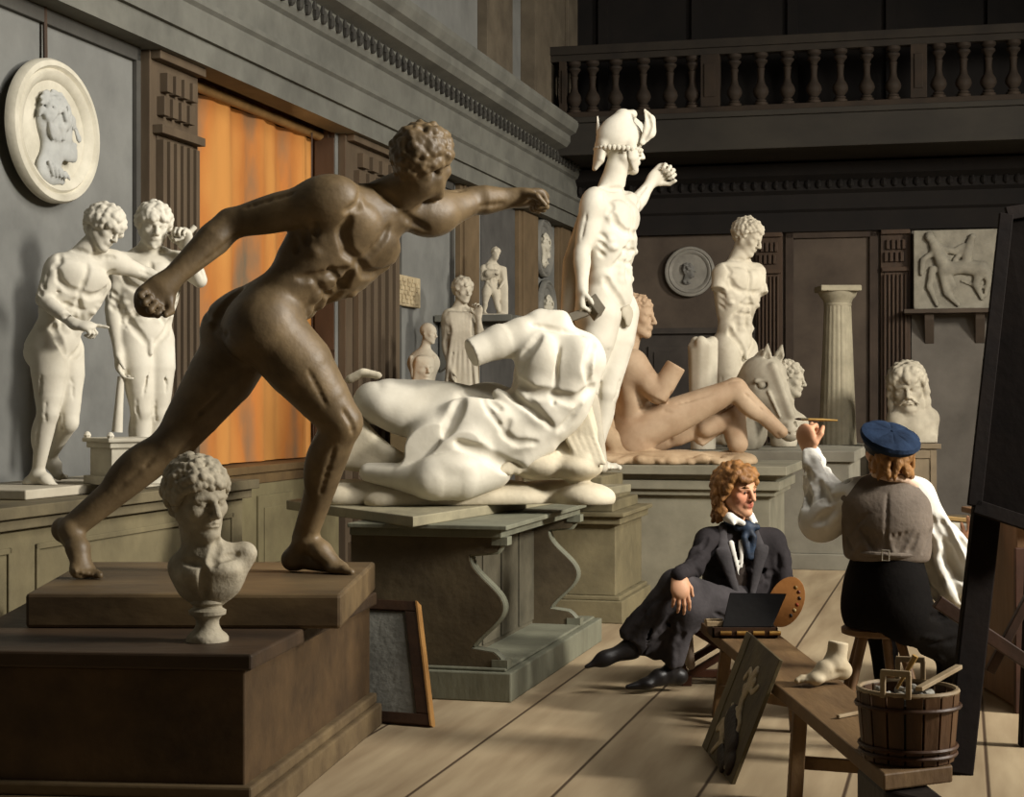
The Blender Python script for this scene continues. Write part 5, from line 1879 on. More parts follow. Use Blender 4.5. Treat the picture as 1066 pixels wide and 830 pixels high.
# ---------------------------------------------------------------- horse head, little bust behind, bearded head
def build_horse():
    Y0 = 13.45
    J = fig(Y0); px = Y0 / F
    cl = Clay(.0075)
    E = lambda p, r, ax=None, k=.02, op='+': cl.ell(J(*p), np.array(r) * px, ax, k, op)
    cl.chain([J(798, 392, 2), J(806, 415, -6), J(818, 440, -16), J(822, 449, -18)], [21 * px, 18 * px, 12 * px, 11 * px], .05)
    cl.chain([J(790, 392, 8), J(779, 415, 20), J(776, 450, 26)], [20 * px, 22 * px, 23 * px], .08)
    E((792, 412, -4), (13, 16, 13), None, .05)                      # cheek
    cl.cap(J(805, 382, -16), J(823, 432, -26), 4.5 * px, 4 * px, .03)   # nose ridge
    for s in (-1, 1):
        e = (793 + 9 * (s + 1) * 1.2, 401 - (s + 1) * 1.2, -17 + 6 * (s + 1))
        E(e, (6, 5, 5), None, .015, '-')
        E((e[0], e[1], e[2] + 1.5), (4.3, 3.6, 4), None, .006)
        cl.cap(J(e[0] - 6, e[1] - 4, e[2]), J(e[0] + 5, e[1] - 5, e[2]), 2.4 * px, 2 * px, .01)
        b = J(797 + 7 * (s + 1) * .85, 378, 2 + 3 * s)
        tp_ = J(799 + 7.5 * (s + 1), 359 + .5 * s, -2 + 3 * s)
        cl.chain([b, b + (tp_ - b) * .45, tp_], [4.4 * px, 5.4 * px, 1.2 * px], .015)
        cl.cap(b + (tp_ - b) * .3 + cs(0, 0, 1) * 5 * px, b + (tp_ - b) * .75 + cs(0, 0, 1) * 5 * px, 3 * px, 1.5 * px, .008, op='-')
    E((816, 444, -29), (4, 3.5, 3), None, .01, '-')
    E((828, 442, -24), (3, 3.5, 3), None, .01, '-')
    cl.cap(J(812, 452, -28), J(830, 450, -26), 1.3 * px, 1.3 * px, .008, op='-')
    cl.cap(J(800, 408, -23), J(812, 434, -27), 1.6 * px, 1.2 * px, .015)
    g = np.random.default_rng(2)
    for i in range(12):                                              # clipped mane
        a = i / 11
        p = J(800 - 26 * a, 372 + 34 * a ** 1.4, 8 + 16 * a)
        cl.cap(p, p + cs(-.7, .9, .1) * 9 * px, 3.2 * px, 2 * px, .012)
    p = J(790, 470, 4); p[2] = ZF
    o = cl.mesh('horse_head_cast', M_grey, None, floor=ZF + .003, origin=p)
    tag(o, 'plaster horse head with pricked ears looking down beside the armless nude', 'statue')
    # small bust behind
    Y0 = 14.35
    J = fig(Y0); px = Y0 / F; H = 36 * px
    cl = Clay(.009)
    hc, f, u = J(822, 395, 0), cs(.9, -.1, .4), cs(0, 1, 0)
    nk = J(816, 432, 0)
    neckpiece(cl, nk, hc, f, u, H, 1.1)
    Q, Ax = head(cl, hc, f, u, H)
    hair(cl, Q, Ax, H, 120, .06, seed=20)
    cl.ell(J(816, 442, 0), np.array((26, 16, 20)) * px, (X3, Z3, Y3), .06)
    p = J(816, 470, 0)
    cl.cap(J(816, 450, 0), np.array([p[0], p[1], ZF + .05]), 12 * px, 14 * px, .03)
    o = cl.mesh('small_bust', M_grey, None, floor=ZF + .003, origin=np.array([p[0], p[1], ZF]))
    tag(o, 'shadowed plaster bust in profile half hidden behind the horse head', 'bust')
    # bearded head
    Y0 = 16.85
    J = fig(Y0); px = Y0 / F; H = 50 * px
    cl = Clay(.0105)
    hc, f, u = J(945, 405, 0), cs(-.22, -.10, .95), cs(-.12, 1, .1)
    nk = J(950, 438, 2)
    neckpiece(cl, nk, hc, f, u, H, 1.2)
    Q, Ax = head(cl, hc, f, u, H, deep=1.15)
    hair(cl, Q, Ax, H, 190, .075, seed=21, low=-.5, lock=.16)
    g = np.random.default_rng(31)
    for i in range(80):                                              # beard
        x = g.uniform(-.27, .27); y = g.uniform(-.62, -.24)
        if abs(x) < .1 and y > -.34: continue
        z = .30 - abs(x) * .7 - max(0, -.45 - y) * .5
        cl.cap(Q(x, y, z), Q(x * .85 + g.normal() * .04, y - .12, z + .02), .055 * H, .035 * H, .02 * H)
    for s in (-1, 1):
        for i in range(14):
            y = .1 - i * .055
            cl.cap(Q(.34 * s, y, .0 + .04 * math.sin(i)), Q((.37 + .03 * math.sin(i * 1.7)) * s, y - .14, .03), .075 * H, .06 * H, .03 * H)
    cl.cap(Q(-.1, -.2, .40), Q(-.2, -.3, .33), .03 * H, .025 * H, .01 * H); cl.cap(Q(.1, -.2, .40), Q(.2, -.3, .33), .03 * H, .025 * H, .01 * H)
    zb2 = zt2
    p = J(950, 460, 4)
    cl.ell(np.array([p[0], p[1] - 2 * px, zb2 + 12 * px]), np.array((26, 16, 26)) * px, None, .06)
    cl.cap(J(935, 440, 0), J(966, 436, 4), 13 * px, 12 * px, .05)
    cl.box(np.array([p[0] + 1 * px, p[1], zb2 + 4 * px]), np.array((22, 14, 5)) * px, None, .01, .03)
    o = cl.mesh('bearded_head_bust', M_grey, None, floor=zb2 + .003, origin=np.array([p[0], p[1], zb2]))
    tag(o, 'bearded long-haired plaster head on the brown pedestal behind the blue cap', 'bust')


build_horse()


# ---------------------------------------------------------------- curly headed marble on the ledge
def build_portrait():
    Y0 = 5.52
    J = fig(Y0); px = Y0 / F; H = 82 * px
    t = thing('portrait_bust', np.array([J(216, 668)[0], J(216, 668)[1], LZ]), 'weathered marble bust of a curly-haired man on the ledge of the dark chest', 'bust')
    Mm = mat('weathered_marble', (186, 176, 154), (138, 129, 110), 9, .7, .2, spec=.25)
    cl = Clay(.0042)
    hc, f, u = J(206, 521, 0), cs(.66, -.10, .74), cs(-.02, 1, .06)
    nk = J(214, 592, 6)
    neckpiece(cl, nk, hc, f, u, H, 1.08)
    Q, Ax = head(cl, hc, f, u, H, deep=1.1)
    cl.cap(Q(-.2, -.16, -.1), J(222, 585, -22), .06 * H, .05 * H, .08 * H)
    # chest: broad shoulders cut off at the arms, running down to a rounded point
    cl.chain([J(188, 590, 6), J(216, 588, 0), J(252, 577, 8)], [12 * px, 20 * px, 13 * px], .05)
    cl.ell(J(218, 602, -4), np.array((33, 24, 19)) * px, (cs(1, .2, 0), Z3, Y3), .05)
    cl.chain([J(190, 592, 2), J(197, 612, 2), J(213, 622, 0)], [9 * px, 10 * px, 10 * px], .04)
    cl.chain([J(258, 576, 4), J(246, 600, 4), J(222, 624, 2)], [8 * px, 8 * px, 9 * px], .03)
    cl.ell(J(204, 598, -16), np.array((15, 12, 7)) * px, None, .04)
    cl.ell(J(232, 594, -15), np.array((15, 12, 7)) * px, None, .04)
    cl.groove([J(217, 588, 0), J(217, 620, 0)], cs(0, 0, 1), .006, .5, reach=.2)
    cl.groove([J(196, 586, 0), J(214, 590, 0)], cs(0, .2, 1), .006, .5, reach=.2)
    cl.groove([J(222, 588, 0), J(248, 578, 0)], cs(0, .2, 1), .006, .5, reach=.2)
    cl.groove([J(226, 562, 0), J(218, 586, 0)], cs(.3, 0, 1), .007, .5, reach=.2)
    cl.ell(J(222, 608, 42), np.array((36, 36, 34)) * px, None, .02, '-')              # hollow back
    cl.mesh('head_and_chest', Mm, t)
    cl = Clay(.0042)
    hair(cl, Q, Ax, H, 330, .058, seed=2, low=-.26, lock=.05, k=.14, fringe=.22, spread=1.03)
    cl.mesh('curly_hair', Mm, t)
    c = np.array([J(216, 668)[0], J(216, 668)[1], LZ])
    u_ = px
    pr = [(22, 0), (22, 4), (20, 7), (15, 11), (12, 17), (12, 22), (15, 26), (19, 28), (19.5, 32), (15, 35), (15, 37), (18, 40), (17, 46)]
    MB().lathe(c + Z3 * .001, [(r * u_, h * u_) for r, h in pr], 36).build('socle', Mm, t, True)


build_portrait()


# ---------------------------------------------------------------- casts along the left wall
def build_wall_casts():
    # draped woman
    Y0 = 14.6
    J = fig(Y0); px = Y0 / F; H = 26 * px
    zb_ = .75
    base = J(480, 480, 0)
    pd = thing('woman_pedestal', np.array([base[0], base[1], 0]), 'low grey block behind the broken torso under the draped woman', 'pedestal')
    MB().obox(np.array([base[0], base[1], zb_ / 2 - .01]), (RV, RU, Z3), (.26, .26, zb_ / 2 - .01)).build('block', M_ped, pd, False, .006)
    cl = Clay(.009)
    neck, shR, shL = J(479, 319, 0), J(467, 329, -4), J(492, 328, 4)
    pel, hipR, hipL = J(481, 382, 0), J(473, 386, -4), J(488, 386, 4)
    (A, U, Fw), (PA, PU, PF) = torso(cl, neck, shL, shR, pel, hipL, hipR, H, fat=1.05, nude=False)
    arm(cl, shR, J(464, 358, -4), J(470, 386, -14), H, A, Fw, -1, 1.1)
    hand(cl, J(470, 386, -14), cs(.2, -1, .2), cs(1, 0, 0), H, -1, .4, .0)
    arm(cl, shL, J(500, 352, -4), J(498, 330, -14), H, A, Fw, 1, 1.05)
    hand(cl, J(498, 330, -14), cs(0, 1, .1), cs(-.4, 0, 1), H, 1, .6, .3)
    g = np.random.default_rng(6)
    for i in range(16):                                              # skirt folds
        an = 2 * math.pi * i / 16
        top_ = np.array([pel[0] + 11 * px * math.cos(an), pel[1] + 8 * px * math.sin(an), pel[2] + g.uniform(0, 12) * px])
        bot_ = np.array([base[0] + 19 * px * math.cos(an), base[1] + 15 * px * math.sin(an), zb_])
        cl.cap(top_, bot_, 5 * px, 5.5 * px, .015)
    cl.cap(pel, np.array([base[0], base[1], zb_]), 13 * px, 16 * px, .05)
    for i in range(6):                                               # overfold on the chest
        cl.chain([J(469 + 4.2 * i, 326, -11), J(472 + 3.4 * i, 345, -15), J(468 + 5 * i, 372, -14), J(464 + 6.4 * i, 410, -13)], [1.8 * px, 2 * px, 2.2 * px, 1.6 * px], .02)
    hc, f, u = J(482, 303, -2), cs(.52, -.08, .85), cs(.05, 1, 0)
    neckpiece(cl, neck, hc, f, u, H)
    Q, Ax = head(cl, hc, f, u, H)
    hair(cl, Q, Ax, H, 130, .08, seed=8, front=.3)
    cl.ell(Q(0, .05, -.5), np.array((.17, .17, .16)) * H, Ax, .02)
    cl.cap(Q(-.3, .32, .16), Q(.3, .32, .16), .05 * H, .05 * H, .02)
    o = cl.mesh('draped_woman_statue', M_cream, None, floor=zb_ + .003, origin=np.array([base[0], base[1], zb_]))
    tag(o, 'plaster woman in long folded dress raising one hand, by the left wall', 'statue')
    # old satyr statuette on a wall shelf
    Y0 = 15.7
    J = fig(Y0); px = Y0 / F; H = 11.5 * px
    zs = 1.3 + (415 - 330) * px
    base = J(513, 330, 0)
    y_ = on_left(513, 330, .4)[0]
    sh = thing('statuette_shelf', rw(.3, y_, zs - .3), 'grey bracket shelf on the left wall under the small standing statuette', 'shelf')
    MB(RM).box(.015, .72, y_ - .55, y_ + .5, zs - .06, zs).build('board', M_ent, sh, False, .006)
    for q in (-.4, .3):
        MB(RM).prism([(.015, y_ + q, zs - .06), (.55, y_ + q, zs - .06), (.5, y_ + q, zs - .13), (.015, y_ + q, zs - .5)], (0, .09, 0)).build('bracket', M_ent, sh, False, .004)
    cl = Clay(.008)
    neck, shR, shL = J(512, 272, 0), J(503, 279, -3), J(522, 280, 3)
    pel, hipR, hipL = J(511, 299, 0), J(507, 303, -2), J(515, 303, 2)
    (A, U, Fw), (PA, PU, PF) = torso(cl, neck, shL, shR, pel, hipL, hipR, H, fat=1.15)
    gz = lambda p, z: np.array([p[0], p[1], zs + z])
    leg(cl, hipR, J(505, 315, -3), gz(J(504, 326, 0), .035), gz(J(508, 329, -5), .02), H, PF, PA, -1, 1.15)
    leg(cl, hipL, J(517, 315, 1), gz(J(520, 326, 2), .035), gz(J(525, 329, -3), .02), H, PF, PA, 1, 1.15)
    arm(cl, shR, J(502, 291, -4), J(512, 289, -9), H, A, Fw, -1, 1.15)
    arm(cl, shL, J(525, 292, 2), J(520, 300, -3), H, A, Fw, 1, 1.1)
    for i in range(4):
        cl.chain([J(519 + 2 * i, 280, 4), J(522 + 1.5 * i, 300, 4), J(523 + 1.2 * i, 326, 4)], [2.6 * px] * 3, .01)
    cl.cap(J(508, 285, -8), J(517, 284, -8), 4 * px, 3.5 * px, .02)
    hc, f, u = J(516, 264, -1), cs(.45, -.35, .85), cs(.2, 1, .1)
    neckpiece(cl, neck, hc, f, u, H, 1.1)
    Q, Ax = head(cl, hc, f, u, H)
    hair(cl, Q, Ax, H, 70, .09, seed=4)
    cl.cap(Q(0, -.38, .3), Q(0, -.62, .28), .16 * H, .08 * H, .03)
    cl.box(np.array([base[0], base[1], zs + .012]), (13 * px, 9 * px, .014), None, .004, .01)
    o = cl.mesh('bearded_statuette', M_cream, None, floor=zs + .001, origin=np.array([base[0], base[1], zs]))
    tag(o, 'small standing bearded statuette with crossed arm on the bracket shelf', 'statue')
    # tall plinth with two small heads
    Y0 = 13.5
    J = fig(Y0); px = Y0 / F
    zp = 1.3 + (415 - 402) * px
    b = J(443, 402, 0)
    pl = thing('tall_plinth', np.array([b[0], b[1], 0]), 'tall narrow plinth behind the broken torso holding two small head casts', 'pedestal')
    MB().obox(np.array([b[0], b[1], zp / 2]), (RV, RU, Z3), (.17, .36, zp / 2)).build('shaft', M_ped, pl, False, .006)
    MB().obox(np.array([b[0], b[1], zp - .02]), (RV, RU, Z3), (.19, .38, .02)).build('cap_board', M_cream, pl, False, .004)
    J = fig(13.62); px = 13.62 / F; H = 22 * px
    cl = Clay(.0085)
    hc, f, u = J(446, 347, 0), cs(.85, -.1, .45), cs(.05, 1, 0)
    nk = J(442, 366, 0)
    neckpiece(cl, nk, hc, f, u, H, 1.0)
    Q, Ax = head(cl, hc, f, u, H)
    cl.ell(J(441, 378, 0), np.array((17, 14, 12)) * px, (X3, Z3, Y3), .05)
    bb = J(441, 400, 0); bb[2] = zp
    cl.cap(J(441, 380, 0), bb + Z3 * .05, 15 * px, 12 * px, .03)
    for i in range(5):
        cl.cap(J(428 + 6 * i, 372, -8), J(430 + 5 * i, 392, -10), 2.2 * px, 2.5 * px, .012)
    o = cl.mesh('smooth_haired_bust', M_cream, None, floor=zp + .003, origin=bb)
    tag(o, 'small bust with tight smooth hair on the tall plinth by the left wall', 'bust')
    J = fig(13.2); px = 13.2 / F; H = 30 * px
    cl = Clay(.008)
    hc, f, u = J(440, 384, 0), cs(.5, 0, .86), cs(0, 1, 0)
    Q, Ax = head(cl, hc, f, u, H, ears=False)
    cl.cap(Q(-.26, .1, .1), Q(-.30, -.45, .02), .12 * H, .10 * H, .03)
    cl.cap(Q(.26, .1, .1), Q(.30, -.45, .02), .12 * H, .10 * H, .03)
    cl.cap(Q(-.24, .3, .14), Q(.24, .3, .14), .12 * H, .12 * H, .03)
    bb = J(440, 402, 0); bb[2] = zp
    cl.cap(Q(0, -.3, 0), bb + Z3 * .02, .22 * H, .3 * H, .03)
    o = cl.mesh('veiled_head_cast', M_cream, None, floor=zp + .003, origin=bb)
    tag(o, 'small head cast of a veiled face in front of the smooth-haired bust', 'bust')


build_wall_casts()
# ================================================================== THE TWO PAINTERS
def flesh(name, lips=None, cheeks=(), R=.01):
    """skin with a redder mouth and cheeks at places given in the object's own measures"""
    m = mat(name, (206, 158, 124), (186, 132, 98), 6, .55, .05, spec=.3)
    nt = m.node_tree
    b = nt.nodes['Principled BSDF']
    src = b.inputs['Base Color'].links[0].from_socket
    tc = [n for n in nt.nodes if n.type == 'TEX_COORD'][0]
    for p, r, c, s in ([(lips, R, (168, 84, 72), .85)] if lips is not None else []) + [(q, R * 2.2, (206, 124, 96), .5) for q in cheeks]:
        d = nt.nodes.new('ShaderNodeVectorMath')
        d.operation = 'DISTANCE'
        d.inputs[1].default_value = tuple(p)
        nt.links.new(tc.outputs['Object'], d.inputs[0])
        mr = nt.nodes.new('ShaderNodeMapRange')
        mr.inputs['From Min'].default_value = r * .6
        mr.inputs['From Max'].default_value = r * 1.3
        mr.inputs['To Min'].default_value = s
        mr.inputs['To Max'].default_value = 0
        nt.links.new(d.outputs['Value'], mr.inputs['Value'])
        mx = nt.nodes.new('ShaderNodeMix')
        mx.data_type = 'RGBA'
        nt.links.new(mr.outputs['Result'], mx.inputs['Factor'])
        nt.links.new(src, mx.inputs['A'])
        mx.inputs['B'].default_value = srgb(*c)
        src = mx.outputs['Result']
    nt.links.new(src, b.inputs['Base Color'])
    return m


M_coat = mat('coat_dark_slate', (52, 48, 49), (36, 33, 34), 7, .85, .15, spec=.08)
M_trou = mat('trousers_slate', (72, 68, 69), (48, 45, 46), 7, .85, .15, spec=.08)
M_shirt = mat('white_linen', (222, 218, 208), (196, 192, 182), 7, .85, .15)
M_boot = mat('black_boot', (36, 32, 31), (24, 21, 20), 6, .45, .08)
M_blk = mat('black_cloth', (19, 16, 14), (12, 10, 9), 7, .85, .12, spec=.08)
M_vest = mat('vest_back_greige', (116, 104, 92), (90, 80, 70), 8, .8, .15)
M_cap = mat('cap_navy', (36, 50, 72), (20, 29, 44), 9, .9, .2, spec=.1)


XSL, XSR = pt(713, 700, 7.95)[0], pt(800, 700, 7.95)[0]           # folding stool
SEATCUT = lambda cl: cl.box(((XSL + XSR) / 2, 8.04, .12), ((XSR - XSL) / 2 + .035, .26, .178), None, .004, .004, '-')


def build_sitter():
    Y0 = 7.9
    J = fig(Y0); px = Y0 / F; H = 51 * px
    neck, shR, shL = J(765, 551, 2), J(735, 563, -6), J(806, 563, 4)
    pel, hipR, hipL = J(768, 630, 6), J(757, 640, -4), J(786, 638, 0)
    kneeR, ankR, toeR = J(704, 610, -58), J(656, 674, -50), J(618, 691, -62)
    kneeL, ankL, toeL = J(716, 634, -54), J(698, 694, -44), J(660, 712, -58)
    toeL = np.array([toeL[0], toeL[1], .035]); ankL[2] = .085
    elR, wrR = J(722, 592, -34), J(706, 599, -80)
    elL, wrL = J(818, 612, -4), J(806, 640, -40)
    # ---- skin
    cl = Clay(.0046)
    A, U, Fw = frame_of(shL - shR, neck - pel)
    PA, PU, PF = frame_of(J(786, 638, 8) - J(757, 640, -8), neck - pel)
    cl.chain([neck - U * .2 * H, neck - U * .9 * H, pel], [.22 * H, .36 * H, .36 * H], .05)
    cl.cap(shL, shR, .14 * H, .14 * H, .05)
    lf = cs(-.5, .3, .8)
    for h_, k_, a_, t_ in ((hipR, kneeR, ankR, toeR), (hipL, kneeL, ankL, toeL)):
        cl.chain([h_, k_, a_], [.2 * H, .16 * H, .08 * H], .05)
        cl.cap(a_, t_, .1 * H, .06 * H, .03)
    arm(cl, shR, elR, wrR, H, A, Fw, -1, .58)
    arm(cl, shL, elL, wrL, H, A, Fw, 1, .58)
    hand(cl, wrR, cs(.12, -.95, .25), cs(-.2, -.3, -.9), H, -1, .35, .0, r=.98)
    hand(cl, wrL, cs(-.3, -.6, .6), cs(-.8, .2, -.2), H, 1, .8, .5, r=1.0)
    hc, f, u = J(767, 512, -4), cs(.62, -.03, .78), cs(-.02, 1, 0)
    neckpiece(cl, neck, hc, f, u, H, .92)
    Q, Ax = head(cl, hc, f, u, H)
    SEATCUT(cl)
    org = J(755, 690, 0) * np.array([1, 1, 0])
    lips = Q(0, -.255, .40) - org
    body = cl.mesh('person', flesh('skin_sitter', lips, [Q(.17, -.12, .33) - org, Q(-.17, -.12, .33) - org], .085 * H), None, origin=org)
    tag(body, 'seated young man with auburn curls, dark suit and crossed legs, looking sideways', 'person')
    # eyes and brows
    for s in (-1, 1):
        e = Q(.13 * s, .008, .305)
        o = MB().lathe(e + f * .052 * H * 1.0, [(.030 * H, 0), (.026 * H, .006 * H), (.012 * H, .010 * H), (.001, .011 * H)], 14, nrm(f + Ax[0] * s * .0)).build('iris', mat('iris_dark', (58, 44, 36), (40, 30, 25), 5, .3, 0), body, True)
        cl2 = Clay(.0035)
        cl2.cap(Q(.06 * s, .10, .40), Q(.14 * s, .125, .385), .016 * H, .018 * H, .01)
        cl2.cap(Q(.14 * s, .125, .385), Q(.23 * s, .09, .31), .018 * H, .010 * H, .01)
        cl2.mesh('eyebrow', mat('hair_auburn', (158, 112, 62), (96, 62, 32), 22, .55, .25, stretch=(1, 1, .5)), body)
    # hair
    cl = Clay(.005)
    hair(cl, Q, Ax, H, 240, .072, seed=14, low=-.34, lock=.10, spread=1.10, fringe=.27)
    g = np.random.default_rng(15)
    for i in range(90):
        a = g.uniform(-2.0, 2.0)
        y = g.uniform(-.52, .10)
        x, z = .37 * math.sin(a), -.09 - .38 * math.cos(a)
        if z > .05: continue
        cl.cap(Q(x, y, z), Q(x * 1.1 + .03 * g.normal(), y - .1, z - .01), .07 * H, .05 * H, .015 * H)
    for i in range(40):
        a = g.uniform(-1.7, 1.7)
        x, z = .34 * math.sin(a), .0 + .36 * math.cos(a)
        y = .33 + .14 * g.random()
        cl.cap(Q(x, y, z * .9), Q(x + .05 * g.normal(), y - .06, z + .02), .065 * H, .05 * H, .012 * H)
    cl.mesh('curly_hair', mat('hair_auburn', (0, 0, 0)), body)
    # trousers
    cl = Clay(.0062)
    cl.ell(pel + U * .1 * H, np.array((.66, .62, .52)) * H, (PA, PU, PF), .1 * H)
    for h_, k_, a_, s, r2 in ((hipR, kneeR, ankR, -1, 1.0), (hipL, kneeL, ankL, 1, .85)):
        ax = k_ - h_
        cl.chain([h_, h_ + ax * .5 + Z3 * .01, k_], [.40 * H, .36 * H, .30 * H], .06)
        end = k_ + (a_ - k_) * (.86 if s < 0 else .95)
        cl.chain([k_, k_ + (a_ - k_) * .45, end], [.29 * H, .27 * H * r2, .25 * H * r2], .05)
        sx = nrm(a_ - k_)
        if s < 0:                                                    # wide flaring leg with a pointed hem
            sdv = nrm(np.cross(sx, cs(0, 0, 1)))
            for q in (-1, 1):
                cl.cap(k_ + (a_ - k_) * .3 + sdv * .08 * H * q, end + sdv * .20 * H * q + (sx * .12 * H if q < 0 else 0), .2 * H, .13 * H, .05)
            cl.cap(k_ + (a_ - k_) * .4 - sdv * .1 * H, J(682, 684, -46), .15 * H, .06 * H, .05)
        cl.cyl(end - sx * .02, end + sx * .2 * H, .17 * H, .17 * H, .03, '-')
        folds(cl, h_, k_, .5 * H, 10, 80 + s, .010, .5, .45)
        folds(cl, k_, end, .45 * H, 10, 90 + s, .011, .4, .6)
    cl.box((J(757, 650)[0], 8.04, .13), (.30, .30, .15), None, .01, .02, op='-') if False else None
    SEATCUT(cl)
    cl.mesh('trousers', M_trou, body)
    # boots
    for k_, a_, t_, nm in ((kneeR, ankR, toeR, 'boot'), (kneeL, ankL, toeL, 'boot')):
        cl = Clay(.005)
        sx = nrm(a_ - k_)
        cl.cap(a_ - sx * .55 * H, a_, .17 * H, .145 * H, .03)
        if a_ is ankL:
            foot(cl, a_, t_, H, -sx, False, 1, 1.06, shoe=True)
        else:
            d = nrm(t_ - a_)
            heel = a_ + sx * .16 * H - d * .16 * H
            cl.ell(heel, np.array((.16, .13, .13)) * H, None, .04)
            cl.cap(a_, t_ - d * .2 * H, .14 * H, .10 * H, .04)
            cl.cap(heel, t_ - d * .25 * H, .10 * H, .085 * H, .04)
            cl.cap(t_ - d * .25 * H, t_ + d * .16 * H, .10 * H, .045 * H, .04)
        SEATCUT(cl)
        cl.mesh(nm, M_boot, body)
    # coat
    cl = Clay(.0055)
    cl.ell(neck - U * .95 * H + Fw * .02 * H, np.array((.66, .86, .46)) * H, (A, U, Fw), .08)
    cl.cap(shL - A * .12 * H - U * .08 * H, shR + A * .12 * H - U * .08 * H, .24 * H, .24 * H, .1)
    cl.cap(neck - U * .02 * H, shL - U * .02 * H, .13 * H, .16 * H, .06)
    cl.cap(neck - U * .02 * H, shR - U * .02 * H, .13 * H, .16 * H, .06)
    cl.cap(neck - U * .9 * H, pel + U * .3 * H, .50 * H, .50 * H, .1, sq=(Fw, .85))
    for s, sh, el, wr in ((-1, shR, elR, wrR), (1, shL, elL, wrL)):
        e2 = wr + (wr - el) * -.06
        cl.chain([sh - A * .04 * s * H, sh + (el - sh) * .4, el], [.235 * H, .225 * H, .185 * H], .04)
        cl.chain([el, el + (wr - el) * .5, e2], [.185 * H, .165 * H, .14 * H], .03)
        cl.cap(e2 - nrm(wr - el) * .02, e2 + nrm(wr - el) * .012, .15 * H, .155 * H, .012)
        folds(cl, sh, el, .3 * H, 9, 50 + s, .010, 1.2, .35)
        folds(cl, el, e2, .26 * H, 6, 60 + s, .008, 1.2, .35)
    folds(cl, neck - U * .7 * H, pel + U * .4 * H, .9 * H, 12, 71, .010, .8, .35)
    for i in range(4):                                               # tails spread over the seat
        cl.cap(pel + U * .5 * H + PA * (.35 - .25 * i) * H - Fw * .35 * H, pel - U * .2 * H + PA * (.5 - .3 * i) * H - Fw * .5 * H, .14 * H, .16 * H, .06)
    cl.cap(pel + U * .6 * H + PA * .38 * H + Fw * .2 * H, pel + U * .0 * H + PA * .5 * H + Fw * .25 * H, .16 * H, .12 * H, .06)
    tipV = neck - U * 1.6 * H + Fw * .58 * H
    # V opening of the coat front
    for s in (-1, 1):
        cl.cap(neck + A * s * .08 * H + Fw * .42 * H - U * .2 * H, tipV, .12 * H, .03 * H, .02, op='-')
    cl.cap(neck + Fw * .5 * H - U * .2 * H, tipV, .2 * H, .03 * H, .02, op='-')
    SEATCUT(cl)
    cl.mesh('coat', M_coat, body)
    # waistcoat showing in the opening, lapels
    cl = Clay(.005)
    cl.ell(neck - U * .95 * H + Fw * .04 * H, np.array((.50, .78, .42)) * H, (A, U, Fw), .05)
    cl.mesh('waistcoat', mat('waistcoat_brown', (62, 50, 42), (42, 34, 29), 8, .8, .15), body)
    for s in (-1, 1):
        cl = Clay(.0045)
        p0 = neck + A * .30 * s * H + Fw * .20 * H + U * .10 * H
        p1 = neck + A * .38 * s * H + Fw * .50 * H - U * .45 * H
        p2 = neck + A * .10 * s * H + Fw * .60 * H - U * 1.45 * H
        cl.chain([p0, p1, p2], [.09 * H, .14 * H, .05 * H], .03, sq=(Fw, .45))
        cl.cap(p1, p1 + A * .12 * s * H + U * .10 * H, .1 * H, .05 * H, .02, sq=(Fw, .4))
        cl.mesh('lapel', mat('lapel_slate', (66, 62, 63), (44, 41, 42), 7, .85, .15), body)
    # collar wings, shirt and cravat
    for s in (-1, 1):
        cl = Clay(.004)
        c0 = Q(0, -.55, -.02)
        cl.chain([c0 + Ax[0] * .28 * s * H - Ax[2] * .12 * H + u * .07 * H, c0 + Ax[0] * .28 * s * H + Ax[2] * .10 * H + u * .04 * H, c0 + Ax[0] * .14 * s * H + Ax[2] * .33 * H - u * .06 * H], [.085 * H, .10 * H, .06 * H], .02)
        cl.cap(c0 + Ax[0] * .28 * s * H + Ax[2] * .10 * H + u * .04 * H, c0 + Ax[0] * .33 * s * H + Ax[2] * .26 * H - u * .07 * H, .08 * H, .03 * H, .02)
        cl.mesh('shirt_collar', M_shirt, body)
    cl = Clay(.0045)
    cl.chain([Q(-.26, -.60, -.02), Q(-.15, -.64, .2), Q(0, -.66, .27), Q(.15, -.64, .2), Q(.26, -.60, -.02)], [.07 * H] * 5, .02)
    kn = Q(0, -.68, .30)
    cl.ell(kn, np.array((.11, .09, .08)) * H, Ax, .02)
    for s in (-1, 1):
        cl.chain([kn, kn + A * .10 * s * H - U * .22 * H + Fw * .10 * H, kn + A * .04 * s * H - U * .62 * H + Fw * .14 * H], [.055 * H, .07 * H, .05 * H], .02)
        cl.cap(kn, kn + A * .2 * s * H - U * .03 * H, .05 * H, .07 * H, .02)
    cl.mesh('cravat', mat('cravat_blue', (38, 54, 74), (18, 21, 28), 26, .6, .1), body)
    cl = Clay(.0045)
    cl.cap(neck - A * .20 * H + Fw * .42 * H - U * .22 * H, neck - A * .10 * H + Fw * .54 * H - U * .85 * H, .06 * H, .02 * H, .02, sq=(Fw, .5))
    cl.cap(neck + A * .02 * H + Fw * .42 * H - U * .22 * H, neck - A * .02 * H + Fw * .52 * H - U * .7 * H, .07 * H, .02 * H, .02, sq=(Fw, .5))
    cl.mesh('shirt_front', M_shirt, body)
    return body


build_sitter()


PSEAT = fig(7.05)(915, 652, 6)


